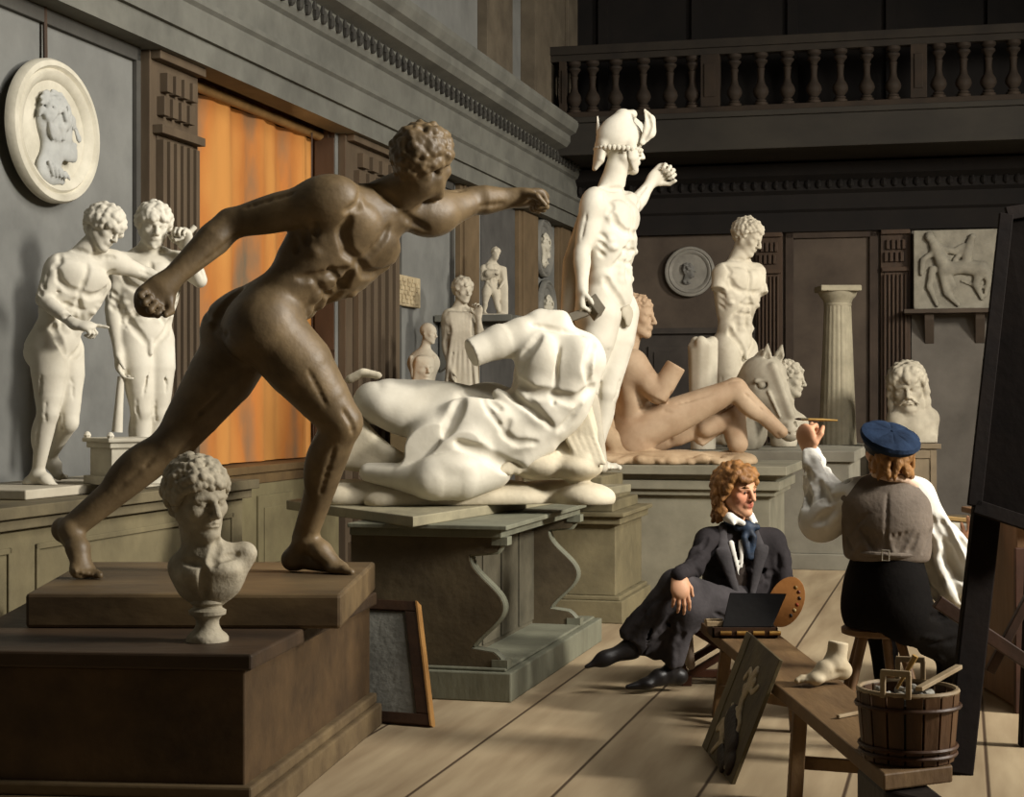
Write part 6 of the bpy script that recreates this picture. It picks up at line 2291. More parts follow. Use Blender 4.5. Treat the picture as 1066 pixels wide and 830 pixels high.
def build_painter():
    Y0 = 7.0
    J = fig(Y0); px = Y0 / F; H = 58 * px
    neck, shL, shR = J(925, 502, 2), J(889, 516, 6), J(956, 516, -2)
    pel, hipL, hipR = J(922, 630, 4), J(906, 640, 8), J(942, 640, -6)
    kneeR, ankR = J(996, 678, 40), J(980, 745, 56)
    kneeL, ankL = J(918, 648, 118), J(925, 730, 118)
    elL, wrL = J(861, 535, 34), J(843, 469, 56)
    elR, wrR = J(994, 604, 10), J(1006, 576, 62)
    cl = Clay(.0046)
    back = cs(.12, 0, 1)
    A, U, Fw = frame_of(J(889, 516, 10) - J(956, 516, -6), neck - pel)
    PA, PU, PF = frame_of(J(906, 640, 16) - J(942, 640, -8), neck - pel)
    cl.chain([neck - U * .2 * H, neck - U * .9 * H, pel], [.22 * H, .34 * H, .36 * H], .05)
    cl.cap(shL, shR, .13 * H, .13 * H, .05)
    for h_, k_, a_ in ((hipR, kneeR, ankR), (hipL, kneeL, ankL)):
        cl.chain([h_, k_, a_], [.22 * H, .17 * H, .08 * H], .05)
        cl.cap(a_, a_ + np.array([-.02, .14, -.03]), .1 * H, .06 * H, .03)
    arm(cl, shL, elL, wrL, H, A, Fw, 1, .58)
    arm(cl, shR, elR, wrR, H, A, Fw, -1, .58)
    hand(cl, wrL, cs(-.22, .95, -.15), cs(.75, .1, -.6), H, 1, .85, .7, r=1.12)
    hand(cl, wrR, cs(.35, .75, -.5), cs(-.6, .2, .7), H, -1, .35, .0, r=1.1)
    hc, f, u = J(924, 470, -2), cs(-.42, .02, -.9), cs(.04, 1, 0)
    neckpiece(cl, neck, hc, f, u, H, .95)
    cl.cap(neck, J(950, 508, -6), .17 * H, .14 * H, .05)
    Q, Ax = head(cl, hc, f, u, H)
    n = nrm(cs(.16, .86, .46)); cc_ = J(927, 456, -11); Rr = 31.5 * px
    cl.cyl(cc_ - n * Rr * .05, cc_ + n * Rr * 1.2, Rr * 1.3, Rr * 1.3, .004, '-')
    cl.cyl(PSEAT - Z3 * .2, PSEAT + Z3 * .003, .165, .165, .01, '-')
    org = J(925, 720, 40) * np.array([1, 1, 0])
    body = cl.mesh('person', flesh('skin_painter', Q(0, -.255, .40) - org, (), .085 * H), None, origin=org)
    tag(body, 'painter seen from behind in blue cap and grey waistcoat, raising a brush', 'person')
    # hair
    Mh = mat('hair_dark_blond', (160, 116, 66), (96, 64, 36), 24, .55, .25, stretch=(1, 1, .5))
    cl = Clay(.005)
    hair(cl, Q, Ax, H, 200, .066, seed=24, low=-.34, lock=.13, spread=1.04, crown=.16)
    g = np.random.default_rng(25)
    for i in range(110):
        a = g.uniform(-1.75, 1.75)
        y = g.uniform(-.36, .12)
        x, z = .36 * math.sin(a), -.08 - .39 * math.cos(a)
        cl.chain([Q(x, y, z), Q(x * 1.06, y - .07, z - .02), Q(x * 1.02 + .02 * g.normal(), y - .15, z + .01)], [.055 * H, .05 * H, .02 * H], .01 * H)
    cl.cyl(cc_ - n * Rr * .05, cc_ + n * Rr * 1.2, Rr * 1.3, Rr * 1.3, .004, '-')
    cl.mesh('hair', Mh, body)
    # cap: puffed crown in segments, band, button
    e1 = nrm(np.cross(n, (0, 1, 0))); e2 = np.cross(n, e1)
    V, Fc = [], []
    prof = [(.62, -.36), (.9, -.20), (1.0, -.03), (.97, .10), (.8, .18), (.55, .225), (.3, .25), (.1, .255), (.01, .24)]
    seg = 64
    for r, h in prof:
        for i in range(seg):
            an = 2 * math.pi * i / seg
            w_ = 1 + .018 * abs(math.sin(an * 4)) * (1 if r > .5 else .3)
            V.append(cc_ + (e1 * math.cos(an) + e2 * math.sin(an)) * Rr * r * w_ + n * Rr * (h - .03 * (1 - abs(math.sin(an * 4))) ** 4 * (r > .2)))
    for k in range(len(prof) - 1):
        for i in range(seg):
            j = (i + 1) % seg
            Fc.append((k * seg + i, k * seg + j, (k + 1) * seg + j, (k + 1) * seg + i))
    capo = MB().add(V, Fc).build('cap', M_cap, body, True)
    MB().lathe(cc_ - n * Rr * .50, [(.72 * Rr, 0), (.76 * Rr, .02 * Rr), (.78 * Rr, .24 * Rr), (.70 * Rr, .27 * Rr)], 48, n).build('cap_band', mat('cap_band_black', (30, 32, 38), (20, 21, 26), 8, .6, .1), capo, True)
    MB().lathe(cc_ + n * Rr * .235, [(.055 * Rr, 0), (.06 * Rr, .03 * Rr), (.03 * Rr, .06 * Rr)], 14, n).build('cap_button', M_cap, capo, True)
    # shirt: puffed sleeves
    cl = Clay(.0056)
    cl.cap(neck - U * .25 * H, pel + U * .2 * H, .5 * H, .5 * H, .08, sq=(Fw, .7))
    cl.cap(shL, shR, .2 * H, .2 * H, .06)
    cl.chain([shL - U * .02 * H, shL + (elL - shL) * .55, elL + cs(-.3, -.3, 0) * .04], [.30 * H, .40 * H, .40 * H], .06)
    cl.chain([elL, elL + (wrL - elL) * .45, wrL - nrm(wrL - elL) * .02], [.38 * H, .33 * H, .17 * H], .05)
    cl.chain([shR, shR + (elR - shR) * .35, shR + (elR - shR) * .75, elR + cs(.2, -.2, 0) * .02], [.27 * H, .33 * H, .46 * H, .44 * H], .06)
    cl.chain([elR, elR + (wrR - elR) * .5, wrR - nrm(wrR - elR) * .03], [.42 * H, .34 * H, .16 * H], .05)
    folds(cl, shL, elL + (elL - shL) * .2, .55 * H, 26, 31, .013, .35, .55)
    folds(cl, elL, wrL, .5 * H, 24, 32, .012, .5, .6)
    folds(cl, shR + (elR - shR) * .25, elR + (elR - shR) * .2, .6 * H, 40, 33, .014, .25, .65)
    folds(cl, elR, wrR, .55 * H, 14, 34, .010, .4, .6)
    cl.mesh('shirt', M_shirt, body)
    cl = Clay(.0045)
    cl.chain([Q(-.30, -.42, -.05), Q(-.16, -.46, -.30), Q(.02, -.46, -.36), Q(.18, -.46, -.28), Q(.30, -.42, -.05)], [.06 * H, .075 * H, .075 * H, .085 * H, .07 * H], .02)
    cl.chain([J(942, 500, -14), J(952, 507, -14), J(962, 516, -10)], [.09 * H, .10 * H, .09 * H], .02)
    cl.mesh('shirt_collar', mat('linen_pinkish', (214, 186, 162), (190, 158, 134), 7, .8, .12), body)
    # waistcoat back with strap and buckle
    cl = Clay(.0055)
    cl.ell(neck - U * .95 * H, np.array((.72, 1.0, .50)) * H, (A, U, Fw), .1)
    cl.cap(neck - U * .08 * H, shL - A * .06 * H - U * .04 * H, .17 * H, .2 * H, .07)
    cl.cap(shL - A * .14 * H - U * .1 * H, shR + A * .14 * H - U * .1 * H, .30 * H, .30 * H, .1)
    cl.cap(neck - U * .08 * H, shR + A * .12 * H - U * .04 * H, .17 * H, .2 * H, .07)
    cl.cap(neck - U * .8 * H, pel + U * .95 * H, .63 * H, .58 * H, .1, sq=(Fw, .82))
    cl.cap(pel + U * 1.05 * H + A * .3 * H, pel + U * 1.02 * H - A * .3 * H, .34 * H, .34 * H, .06)
    for i in range(9):                                               # wrinkles gathering at the strap
        x = -.5 + .125 * i
        cl.groove([pel + U * 1.02 * H + A * x * .45 * H, pel + U * (1.3 + .2 * abs(x)) * H + A * x * .9 * H], -Fw, .007, .3, k=.010, reach=1.0 * H)
    cl.groove([neck - U * .15 * H, pel + U * 1.1 * H], -Fw, .005, .3, k=.008, reach=1.0 * H)
    folds(cl, neck - U * .4 * H, pel + U * .9 * H, 1.0 * H, 16, 41, .008, .3, .4)
    cl.cyl(pel + U * .35 * H, pel + U * .80 * H, .95 * H, .95 * H, .02, '-')
    vest = cl.mesh('waistcoat', M_vest, body)
    mb = MB()
    q0 = pel + U * .96 * H
    mb.tube([q0 + A * .55 * H - Fw * .36 * H, q0 + A * .3 * H - Fw * .545 * H, q0 - Fw * .63 * H, q0 - A * .3 * H - Fw * .545 * H, q0 - A * .55 * H - Fw * .36 * H], .045 * H, 8)
    mb.build('back_strap', M_vest, vest, True)
    b0 = q0 - Fw * .69 * H
    MB().tube([b0 + A * .06 * H + U * .09 * H, b0 + A * .06 * H - U * .09 * H, b0 - A * .06 * H - U * .09 * H, b0 - A * .06 * H + U * .09 * H, b0 + A * .06 * H + U * .09 * H], .016 * H, 6).build('buckle', mat('buckle_steel', (180, 172, 156), (130, 124, 112), 6, .35, .05, metal=.7), vest, True)
    # trousers
    cl = Clay(.0065)
    cl.ell(pel + U * .15 * H, np.array((.76, .85, .62)) * H, (PA, PU, PF), .1)
    cl.cap(pel + U * .1 * H, pel + U * .88 * H, .66 * H, .60 * H, .08, sq=(PF, .85))
    cl.chain([hipR - Z3 * .02, hipR + (kneeR - hipR) * .5, kneeR], [.48 * H, .44 * H, .34 * H], .06)
    cl.chain([kneeR, kneeR + (ankR - kneeR) * .5, ankR], [.32 * H, .25 * H, .2 * H], .05)
    cl.chain([hipL, hipL + (kneeL - hipL) * .5, kneeL], [.44 * H, .38 * H, .32 * H], .06)
    cl.chain([kneeL, kneeL + (ankL - kneeL) * .5, ankL], [.31 * H, .25 * H, .21 * H], .05)
    folds(cl, hipR, kneeR, .65 * H, 16, 45, .011, .5, .45)
    folds(cl, hipL, kneeL, .6 * H, 8, 46, .011, .5, .45)
    cl.cyl(PSEAT - Z3 * .2, PSEAT + Z3 * .003, .165, .165, .01, '-')
    cl.mesh('trousers', M_blk, body)
    for a_ in (ankR, ankL):
        cl = Clay(.006)
        t_ = np.array([a_[0] + .02, a_[1] + .2, .04])
        foot(cl, np.array([a_[0], a_[1], .09]), t_, H, Z3, False, 1, 1.05, shoe=True)
        cl.cap(a_ + Z3 * .05, np.array([a_[0], a_[1], .09]), .16 * H, .15 * H, .03)
        cl.mesh('shoe', M_boot, body)
    return wrL, H


PW, PH = build_painter()

# brush in the raised hand
J = fig(7.22)
br = thing('paint_brush', J(850, 438), 'thin golden brush held up in the hand of the painter from behind', 'brush')
a, b = J(872, 438, -4), J(834, 436.5, 2)
d = nrm(b - a)
MB().tube([a, a + d * .06, b - d * .03], [.0035, .006, .005], 10).build('handle', mat('brush_gold', (196, 160, 92), (150, 112, 56), 6, .4, .05), br, True)
MB().tube([b - d * .03, b], [.0062, .0058], 10).build('ferrule', mat('brush_ferrule', (190, 176, 140), (150, 136, 104), 6, .3, .02, metal=.8), br, True)
MB().tube([b, b + d * .012, b + d * .028], [.0056, .006, .0008], 10).build('bristles', mat('bristle_dark', (74, 52, 34), (48, 34, 24), 20, .7, .1), br, True)
# ================================================================== THE WORKING CORNER AT THE RIGHT
# low bench running towards the eye
BZ = 0.33
n1, n2 = onz(720, 648, BZ) + np.array([.04, 0, 0]), onz(906, 806, BZ) + np.array([.035, 0, 0])
f1, f2 = onz(812, 661, BZ), onz(992, 797, BZ)
bench = thing('low_bench', (n1 + f2) / 2 * np.array([1, 1, 0]), 'low plank bench running forward with paint box, foot cast and wooden tub on it', 'bench')
sl = lambda p, z: np.array([p[0], p[1], z])
MB().prism([sl(n1, BZ - .045), sl(n2, BZ - .045), sl(f2, BZ - .045), sl(f1, BZ - .045)], (0, 0, .045)).build('plank', M_bench, bench, False, .005)
bd = nrm(n2 - n1); bs_ = nrm(f1 - n1)
for t, nm in ((.16, 'leg'), (.62, 'leg')):
    for s, edge in ((0, n1 + (n2 - n1) * t), (1, f1 + (f2 - f1) * t)):
        top = sl(edge + bs_ * (.04 if s == 0 else -.04), BZ - .045)
        foot_ = sl(edge + bs_ * (.0 if s == 0 else .0), 0) + bd * (.05 if t > .5 else -.05)
        MB().bar(foot_, top, .045, .05, (0, 1, 0)).build('leg', M_bench, bench, False, .004)
    MB().bar(sl(n1 + (n2 - n1) * t, .12), sl(f1 + (f2 - f1) * t, .12), .03, .04).build('stretcher', M_bench, bench, False, .003)
# trestle block under the near end
mb = MB()
e0 = sl(n2 + bs_ * .02 - bd * .35, 0)
mb.prism([sl(e0, 0), sl(e0 + bs_ * .25, 0), sl(e0 + bs_ * .25 + bd * .3, 0), sl(e0 + bd * .3, 0)], (0, 0, BZ - .05))
mb.build('end_block', M_black, bench, False, .012)

# staved tub with two pierced lugs
ctr = onz(945, 790, BZ)
ctr = np.array([ctr[0] + .0, ctr[1] + .0, BZ])
Yt = ctr[1]
R0 = 47 * Yt / F; R1 = 53 * Yt / F
Ht = 72 * Yt / F
tub = thing('wooden_tub', ctr, 'small staved wooden tub of painting tools standing on the near end of the bench', 'tub')
M_stave = mat('stave_wood', (104, 74, 48), (50, 34, 22), 9, .5, .15, stretch=(1, 1, .25))
NS = 17
for i in range(NS):
    a0 = 2 * math.pi * i / NS + .02; a1 = 2 * math.pi * (i + 1) / NS - .02
    lug = i in (11, 3)
    top_z = Ht * (1.34 if lug else 1.0)
    mb = MB()
    P_ = []
    for zz_, R in ((0, R0), (Ht, R1)) + (((top_z, R1 * 1.03),) if lug else ()):
        for (an, rr) in ((a0, R), (a1, R), (a1, R - .014), (a0, R - .014)):
            P_.append(ctr + np.array([rr * math.cos(an), rr * math.sin(an), zz_ + .002]))
    Fc = [(0, 3, 2, 1)]
    n_ = len(P_) // 4
    for k in range(n_ - 1):
        if lug and k == 1:
            continue
        for q in range(4):
            Fc.append((k * 4 + q, k * 4 + (q + 1) % 4, k * 4 + 4 + (q + 1) % 4, k * 4 + 4 + q))
    if lug:
        P_ = P_[:8]
    Fc.append((4, 5, 6, 7))
    mb.add(P_, Fc)
    st = mb.build('stave', M_stave, tub, False, .002)
    if lug:                                                          # pierced handle: an upright frame
        am = (a0 + a1) / 2
        e_ = np.array([-math.sin(am), math.cos(am), 0])
        o_ = np.array([math.cos(am), math.sin(am), 0]) * (R1 - .007)
        h0, h1 = Ht - .005, Ht + .062
        w2 = .034
        hb = MB()
        hb.bar(ctr + o_ + e_ * w2 + Z3 * h0, ctr + o_ + e_ * w2 + Z3 * h1, .014, .014, e_)
        hb.bar(ctr + o_ - e_ * w2 + Z3 * h0, ctr + o_ - e_ * w2 + Z3 * h1, .014, .014, e_)
        hb.bar(ctr + o_ - e_ * (w2 + .006) + Z3 * h1, ctr + o_ + e_ * (w2 + .006) + Z3 * h1, .014, .016)
        hb.build('lug_handle', mat('pale_worn_wood', (176, 158, 128), (132, 110, 80), 7, .6, .1), st, False, .003)
MB().lathe(ctr + Z3 * .004, [(R0 - .016, 0), (R0 - .016, .01)], 32).build('bottom', M_stave, tub)
MB().lathe(ctr + Z3 * (Ht * .84), [(R1 - .016, 0), (R1 - .016, .004)], 32).build('dark_filling', M_black, tub)
MB().lathe(ctr + Z3 * .006, [(R0 - .019, 0), (R1 - .02, Ht * .8)], 32).build('inner_wall', M_black, tub, True)
for hz in (.12, .22, .80):
    rr = R0 + (R1 - R0) * hz
    pts = [ctr + np.array([(rr + .003) * math.cos(t), (rr + .003) * math.sin(t), Ht * hz]) for t in np.linspace(0, 2 * math.pi, 41)]
    MB().tube(pts, .006, 6).build('hoop', mat('hoop_dark', (84, 56, 36), (54, 36, 24), 8, .5, .1), tub, True)
pts = [ctr + np.array([(R1 - .007) * math.cos(t), (R1 - .007) * math.sin(t), Ht + .002]) for t in np.linspace(0, 2 * math.pi, 41)]
MB().tube(pts, .0075, 6).build('rim', mat('pale_worn_wood', (0, 0, 0)), tub, True)
# things in the tub
g = np.random.default_rng(44)
M_tube = mat('paint_bladder', (186, 182, 170), (120, 116, 106), 9, .6, .1)
zf_ = BZ + Ht * .84 + .006
k = 0
tubs = []
spots_ = []
while len(spots_) < 9:
    an, rr = g.uniform(0, 6.28), R1 * .62 * math.sqrt(g.random())
    p = np.array([ctr[0] + rr * math.cos(an), ctr[1] + rr * math.sin(an)])
    if all(np.linalg.norm(p - q) > .040 for q in spots_):
        spots_.append(p)
    k += 1
    if k > 4000: break
for i, p in enumerate(spots_):
    cl = Clay(.003)
    a = g.uniform(0, 6.28); L = .017
    d_ = np.array([math.cos(a), math.sin(a), 0])
    q = np.array([p[0], p[1], zf_ + .014])
    cl.cap(q - d_ * L * .5, q + d_ * L * .3, .013, .011, .004)
    cl.cap(q + d_ * L * .3, q + d_ * L + Z3 * .006, .007, .004, .004)
    cl.ell(q + d_ * L + Z3 * .006, .006, None, .003)
    o = cl.mesh('paint_bladder', M_tube, None)
    tag(o, 'little pale paint bladder lying among others inside the wooden tub', 'paint bladder', 'paint bladders in the tub')
Jt = lambda px, py, Y: pt(px, py, Y)
a, b = ctr + np.array([-.03, .0, Ht * .84 + .032]), Jt(953, 683, Yt - .02)
o = MB().tube([a, a + (b - a) * .5, b], [.004, .006, .009], 8).build('tool_handle', mat('brush_gold', (0, 0, 0)), None, True)
tag(o, 'light wooden brush handle sticking up out of the wooden tub', 'brush')
a, b = ctr + np.array([.0, -R1 * .92, Ht + .022]), ctr + np.array([R1 * 1.15, R1 * .55, Ht + .050])
o = MB().bar(a, b, .02, .012).build('flat_ruler', mat('pale_worn_wood', (0, 0, 0)), None, False, .002)
tag(o, 'flat grey wooden stick lying across the rim of the wooden tub', 'stick')

# foot cast on the bench
Yf = onz(855, 715, BZ)[1]
J = fig(Yf); px = Yf / F
cl = Clay(.004)
zb_ = BZ
ftoe = J(836, 717, -10); ftoe[2] = zb_ + .02
fank = J(868, 700, 10); fank[2] = zb_ + .07
foot(cl, fank, ftoe, .185, Z3, False, 1, 1.15)
cl.cyl(fank + np.array([.006, .005, -.01]), fank + np.array([.018, .01, .075]), .035, .034, .02)
o = cl.mesh('foot_cast', mat('cast_ivory', (206, 192, 164), (168, 152, 122), 6, .7, .1), None, floor=zb_ + .003)
tag(o, 'plaster cast of a foot cut at the ankle, on the plank of the bench', 'plaster cast')
a, b = onz(872, 749, BZ), onz(897, 744, BZ)
o = MB().bar(a + Z3 * .008, b + Z3 * .008, .012, .01).build('chalk_stick', mat('pale_worn_wood', (0, 0, 0)), None, False, .002)
tag(o, 'thin pale stick lying on the bench plank next to the tub', 'stick')

# paint box with upright black lid at the far end of the bench
q = onz(752, 657, BZ); q2 = onz(812, 662, BZ)
Yb = 7.05
bx0 = pt(741, 655, Yb); bx1 = pt(809, 655, Yb)
box = thing('paint_box', np.array([(bx0[0] + bx1[0]) / 2, Yb, BZ]), 'open black paint box with upright lid at the far end of the bench', 'paint box')
x0, x1, y0, y1 = bx0[0], bx1[0], Yb - .02, Yb + .16
mb = MB()
zb0, zb1 = BZ + .003, BZ + .045
mb.box(x0, x1, y0, y1, zb0, zb0 + .008)
mb.box(x0, x1, y0, y0 + .01, zb0, zb1); mb.box(x0, x1, y1 - .01, y1, zb0, zb1)
mb.box(x0, x0 + .01, y0, y1, zb0, zb1); mb.box(x1 - .01, x1, y0, y1, zb0, zb1)
mb.build('tray', mat('box_brown', (70, 48, 32), (42, 28, 19), 7, .45, .1), box, False, .002)
for i in range(4):
    xx = x0 + (x1 - x0) * (.12 + .25 * i)
    MB().tube([(xx, y0 - .006, zb0 + .02), (xx + .045, y0 - .006, zb0 + .02)], .009, 10).build('brass_hinge', mat('old_brass', (176, 136, 70), (110, 80, 40), 8, .35, .05, metal=.6), box, True)
ldy = .035
l0, l1 = np.array([pt(751, 655, Yb)[0], y0 + .0, zb1 + .002]), np.array([pt(803, 655, Yb)[0], y0, zb1 + .002])
t0, t1 = pt(760, 617, Yb + .05), pt(819, 618, Yb + .05)
n_ = nrm(np.cross(l1 - l0, t0 - l0))
MB().prism([l0, l1, t1, t0], n_ * -.012).build('lid', mat('lid_black', (18, 14, 12), (10, 8, 7), 5, .6, .06, spec=.15), box, False, .003)
mb = MB()
for i, (w_, h_) in enumerate(((.03, .02), (.03, .026), (.028, .018))):
    mb.box(x0 - .02 + .0 * i, x0 + .05, y0 + .02 + .035 * i, y0 + .045 + .035 * i, zb1 + .001, zb1 + .001 + h_)
mb.build('brush_bundle', mat('pale_worn_wood', (0, 0, 0)), box, False, .002)

# palette behind the lid
J = fig(7.36); px = 7.36 / F
pal = thing('palette', J(818, 652), 'oval brown wooden palette with paint dabs standing behind the paint box lid', 'palette')
c = J(818, 627)
e1, e2 = nrm(cs(.96, .1, .1)), nrm(cs(.22, .95, -.2)); nn = nrm(np.cross(e1, e2))
poly = []
for i in range(48):
    t = 2 * math.pi * i / 48
    r_ = 1 + .03 * math.cos(2 * t + .6)
    if -2.6 < (t - 2 * math.pi if t > math.pi else t) < -2.1: r_ *= .86
    poly.append(c + e1 * 19 * px * math.cos(t) * r_ + e2 * 27.5 * px * math.sin(t) * r_)
MB().prism(poly, nn * .006).build('board', mat('palette_wood', (164, 112, 60), (124, 78, 38), 5, .45, .1), pal, False, .0015)
for i, (a, b, col_) in enumerate(((.62, .35, (90, 40, 24)), (.72, .1, (52, 36, 26)), (.66, -.15, (150, 60, 30)), (.58, -.36, (196, 170, 120)), (.44, -.56, (60, 50, 40)), (.40, .55, (120, 90, 40)))):
    cl = Clay(.0022)
    p = c + e1 * 19 * px * a + e2 * 27 * px * b
    for s in (0.0, 0.006, ):
        w_ = nn * s if np.dot(nn, cs(0, 0, 1)) > 0 else -nn * 0 
        cl.ell(p + nn * s, np.array((.007, .008, .004)), (e1, e2, nn), .003)
    cl.mesh('paint_dab', mat('dab_%d' % i, col_, None, 8, .4, .1), pal)

# oil sketch leaning on the bench, long side up
bl, br_ = np.array([.712, 6.50, .002]), np.array([.738, 5.86, .002])
tl = np.array([.878, 6.5, .43]); 
ez = nrm(tl - bl); ex = nrm(br_ - bl); ex = nrm(ex - ez * np.dot(ex, ez)); en = nrm(np.cross(ex, ez))
if en[0] > 0: en = -en
Wp, Hp = .64, np.linalg.norm(tl - bl)
fr2 = lambda x, z, n=0: bl + ex * x + ez * z + en * n
sk = thing('oil_sketch', (bl + br_) / 2, 'unframed brown oil sketch with pale figures leaning against the near side of the bench', 'painting')
MB().prism([fr2(0, 0), fr2(Wp, 0), fr2(Wp, Hp), fr2(0, Hp)], en * -.014).build('panel', mat('sketch_brown', (98, 86, 58), (58, 48, 32), 7, .55, .1), sk, False, .002)
MB().prism([fr2(0, 0, .0005), fr2(.10, 0, .0005), fr2(.10, Hp, .0005), fr2(0, Hp, .0005)], en * .002).build('bare_margin', mat('sketch_margin', (112, 100, 72), (84, 74, 52), 7, .6, .1), sk)
M_fp = mat('sketch_pale_paint', (206, 192, 164), (150, 134, 106), 18, .6, .3)
M_fd = mat('sketch_dark_paint', (52, 38, 28), (32, 24, 18), 12, .6, .2)
cl = Clay(.004)
def fl(pts, r, cl=cl):
    cl.chain([fr2(x * Wp, y * Hp, .002) for x, y in pts], [r] * len(pts), .004, sq=(en, .4))
fl([(.62, .80), (.58, .70), (.55, .55), (.60, .46)], .024)           # falling pale bodies
fl([(.58, .72), (.46, .78), (.40, .70)], .013); fl([(.55, .68), (.7, .66), (.78, .72)], .013); fl([(.60, .46), (.70, .40), (.72, .3)], .016)
fl([(.36, .24), (.45, .17), (.58, .10)], .02); fl([(.45, .2), (.36, .12), (.3, .05)], .013); fl([(.28, .3), (.22, .22)], .016)
fl([(.82, .12), (.74, .07), (.66, .05)], .012)
g = np.random.default_rng(77)
for i in range(30):
    t = g.random()
    x0_, y0_ = .66 - .30 * t + g.normal() * .05, .82 - .62 * t + g.normal() * .03
    a_ = g.uniform(0, 6.28)
    fl([(x0_, y0_), (x0_ + .07 * math.cos(a_), y0_ + .05 * math.sin(a_))], g.uniform(.011, .016))
cl.mesh('pale_figures', M_fp, sk)
cl2 = Clay(.005)
fl([(.45, .38), (.6, .30), (.75, .22)], .05, cl2); fl([(.7, .2), (.85, .12)], .04, cl2); fl([(.5, .12), (.7, .06)], .03, cl2)
cl2.mesh('dark_ground', M_fd, sk)

# low folding stool with a pale cloth under the seated man
J = fig(7.95)
st = thing('folding_stool', J(745, 704) * np.array([1, 1, 0]), 'low red-brown folding stool draped with pale cloth under the seated man', 'stool')
Xl, Xr = XSL, XSR
yf, yb_ = 7.86, 8.22
MB().bar((Xl, yf, .025), (Xl, yb_, .025), .045, .05).build('floor_rail', M_redwood, st, False, .004)
MB().bar((Xr, yf, .025), (Xr, yb_, .025), .045, .05).build('floor_rail', M_redwood, st, False, .004)
for y in (yf + .03, yb_ - .03):
    MB().bar((Xl, y, .04), (Xr - .03, y, .25), .03, .04, (0, 1, 0)).build('cross_leg', M_redwood, st, False, .004)
    MB().bar((Xr, y + .03, .04), (Xl + .03, y + .03, .25), .03, .04, (0, 1, 0)).build('cross_leg', M_redwood, st, False, .004)
MB().bar((Xl + .02, yf + .05, .05), (Xr - .02, yf + .05, .05), .03, .035).build('stretcher', M_redwood, st, False, .004)
cl = Clay(.006)
cl.box((Xl * .5 + Xr * .5, (yf + yb_) / 2 + .02, .262), ((Xr - Xl) / 2, .17, .016), None, .012, .02)
g = np.random.default_rng(9)
for i in range(7):
    y = yf + .02 + .05 * i
    cl.chain([(Xl + .01, y, .262), (Xl - .005 + .02 * g.random(), y, .18), (Xl + .02, y, .09)], [.018, .02, .02], .015)
cl.mesh('cloth_seat', mat('pale_pink_cloth', (182, 164, 146), (140, 122, 106), 6, .85, .15), st)

# three-legged stool of the painter
J = fig(7.05); px = 7.05 / F
sc_ = PSEAT
stz = sc_[2] + .006
ps = thing('painter_stool', np.array([sc_[0], sc_[1], 0]), 'plain wooden stool with round seat under the painter in the blue cap', 'stool')
M_st = mat('stool_wood', (116, 88, 58), (78, 56, 36), 6, .55, .12)
MB().lathe((sc_[0], sc_[1], stz - .04), [(.135, 0), (.15, .006), (.152, .026), (.14, .034)], 36).build('seat', M_st, ps, True)
for an in (math.radians(215), math.radians(262), math.radians(320), math.radians(60), math.radians(130)):
    d_ = np.array([math.cos(an), math.sin(an), 0])
    if an in (math.radians(262),): continue
    MB().tube([np.array([sc_[0], sc_[1], stz - .04]) + d_ * .09, np.array([sc_[0], sc_[1], 0]) + d_ * .20], [.02, .016], 10).build('leg', M_st, ps, True)
MB().bar((sc_[0] - .13, sc_[1] - .05, .14), (sc_[0] + .12, sc_[1] - .06, .14), .02, .025).build('stretcher', M_st, ps, False, .003)

# easel and big dark canvas seen from behind
Y0 = 6.02
e_b = pt(997, 806, Y0); e_b[2] = 0
e_t = pt(1052, 300, 6.35)
es = thing('easel', e_b, 'very dark easel post and stays at the right edge, carrying the big canvas', 'easel')
M_easel = mat('easel_black', (26, 19, 15), (14, 10, 9), 5, .8, .1, spec=.1)
dd = nrm(e_t - e_b)
MB().bar(e_b, e_t + dd * .2, .098, .05, (0, -1, .1)).build('main_post', M_easel, es, False, .006)
MB().bar(pt(975, 626, 6.3), pt(1085, 700, 6.3), .05, .035, (0, -1, 0)).build('stay', mat('stay_brown', (70, 46, 32), (46, 31, 22), 5, .55, .1), es, False, .004)
MB().bar(pt(1072, 620, 6.34), pt(1030, 700, 6.34), .035, .03, (0, -1, 0)).build('stay', mat('stay_brown', (0, 0, 0)), es, False, .004)
e_r = pt(1085, 540, 6.3)
MB().bar(np.array([e_r[0] + .02, 6.5, 0]), pt(1090, 330, 6.42), .09, .05, (0, -1, 0)).build('side_post', M_easel, es, False, .006)
cvq = [pt(1009, 530, 6.14), pt(1100, 560, 6.12), pt(1130, 215, 6.40), pt(1042, 229, 6.36)]
cv = thing('big_canvas', (cvq[0] + cvq[1]) / 2, 'large nearly black canvas seen from the back on the easel at the right', 'canvas')
nv = nrm(np.cross(cvq[1] - cvq[0], cvq[3] - cvq[0]))
if nv[1] > 0: nv = -nv
off = nv * .055
MB().prism([p + off for p in cvq], -nv * .02).build('stretched_cloth', mat('canvas_back_black', (20, 15, 12), (11, 8, 7), 4, .9, .15, spec=.05), cv)
for i in range(4):
    MB().bar(cvq[i] + off * 1.25, cvq[(i + 1) % 4] + off * 1.25, .05, .018, nv).build('stretcher_bar', M_easel, cv, False, .003)

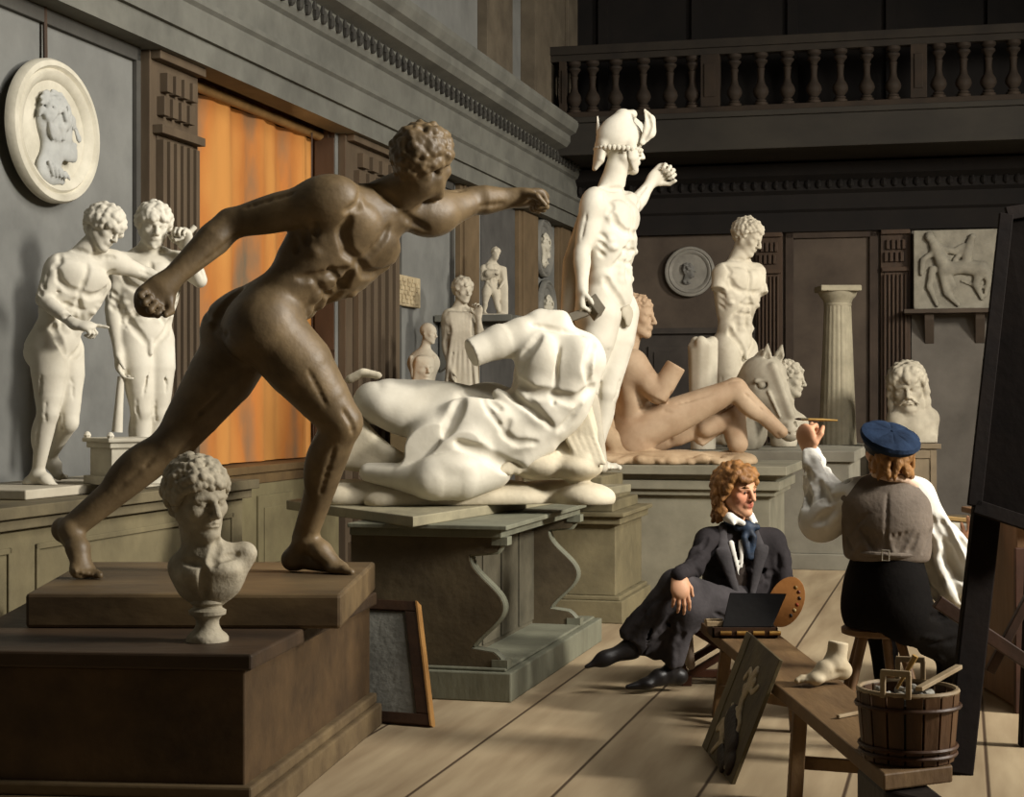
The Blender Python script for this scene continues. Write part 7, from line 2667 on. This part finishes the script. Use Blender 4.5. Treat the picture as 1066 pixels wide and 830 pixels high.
# cabinet panel standing at the right edge behind the easel
x0 = pt(1058, 560, 7.2)[0]
cbt = thing('side_cabinet', np.array([x0 + .3, 7.4, 0]), 'red-brown wooden cabinet side at the right edge behind the easel', 'cabinet')
zt4 = 1.3 - (545 - 415) * 7.2 / F
MB().box(x0, x0 + .6, 7.2, 7.9, 0.02, zt4).build('body', mat('cabinet_tan', (124, 92, 62), (90, 64, 42), 4, .6, .1, stretch=(1, 1, .3)), cbt, False, .005)
MB().box(x0 - .012, x0 + .05, 7.17, 7.2, .0, zt4 - .1).build('corner_stile', mat('stile_dark', (72, 44, 30), (48, 30, 21), 4, .6, .1), cbt, False, .004)
MB().box(x0 - .04, x0 + .62, 7.14, 7.93, zt4, zt4 + .025).build('top_board', mat('cabinet_tan', (0, 0, 0)), cbt, False, .004)

# drawing board held on the painter's knee
J = fig(7.32)
bq = [J(975, 596, 26), J(1026, 598, 24), J(1026, 545, 60), J(985, 541, 64)]
bd_ = thing('drawing_board', (bq[0] + bq[1]) / 2, 'pale drawing board with yellow edge lying before the painter by his right hand', 'board')
MB().prism(bq, nrm(np.cross(bq[1] - bq[0], bq[3] - bq[0])) * -.012).build('sheet', mat('pale_board', (176, 170, 152), (150, 143, 126), 5, .75, .08), bd_, False, .002)
MB().bar(bq[3] + Z3 * .006, bq[2] + Z3 * .006, .02, .018).build('yellow_edge', mat('board_edge', (178, 146, 92), (140, 110, 64), 6, .6, .1), bd_, False, .003)
# ================================================================== CAMERA AND LIGHT
cam_d = bpy.data.cameras.new('camera')
cam = bpy.data.objects.new('camera', cam_d)
COL.objects.link(cam)
cam.location = (0, 0, EYE)
cam.rotation_euler = (math.radians(90), 0, 0)
cam_d.sensor_width = 36.0
cam_d.lens = F / 1066.0 * 36.0
cam_d.clip_end = 100
scene.camera = cam

w = bpy.data.worlds.new('world')
scene.world = w
w.use_nodes = True
bg = w.node_tree.nodes['Background']
bg.inputs['Color'].default_value = srgb(200, 186, 160)
bg.inputs['Strength'].default_value = 0.10


def light(name, kind, loc, aim, energy, color, **kw):
    d = bpy.data.lights.new(name, kind)
    d.energy = energy
    d.color = color
    for k, v in kw.items():
        setattr(d, k, v)
    o = bpy.data.objects.new(name, d)
    COL.objects.link(o)
    o.location = loc
    o.rotation_euler = (Vector(aim) - Vector(loc)).to_track_quat('-Z', 'Y').to_euler()
    return o


light('key_light', 'AREA', (7.4, 4.6, 4.3), (0.3, 8.8, 0.7), 530, (1.0, 0.95, 0.86), shape='RECTANGLE', size=1.0, size_y=1.3, spread=math.radians(130))
light('back_wall_fill', 'AREA', (8.2, 11.5, 4.6), (2.2, 17.5, 1.0), 230, (1.0, 0.94, 0.84), shape='RECTANGLE', size=1.0, size_y=1.2, spread=math.radians(90))  # added unseen lamp that brightens the back wall
light('blind_glow', 'AREA', tuple(rw(XC + .12, (W0 + W1) / 2, 2.1)), tuple(rw(3, (W0 + W1) / 2 + 1.2, 1.6)), 15, (1.0, 0.5, 0.18), shape='RECTANGLE', size=1.8, size_y=2.2)
light('hall_fill', 'AREA', (3.4, 6.0, 5.6), (-2.2, 11.5, 2.2), 210, (1.0, 0.96, 0.9), shape='RECTANGLE', size=3.0, size_y=3.0, spread=math.radians(120))
scene.view_settings.view_transform = 'Standard'
scene.view_settings.look = 'None'
scene.view_settings.exposure = 0.0
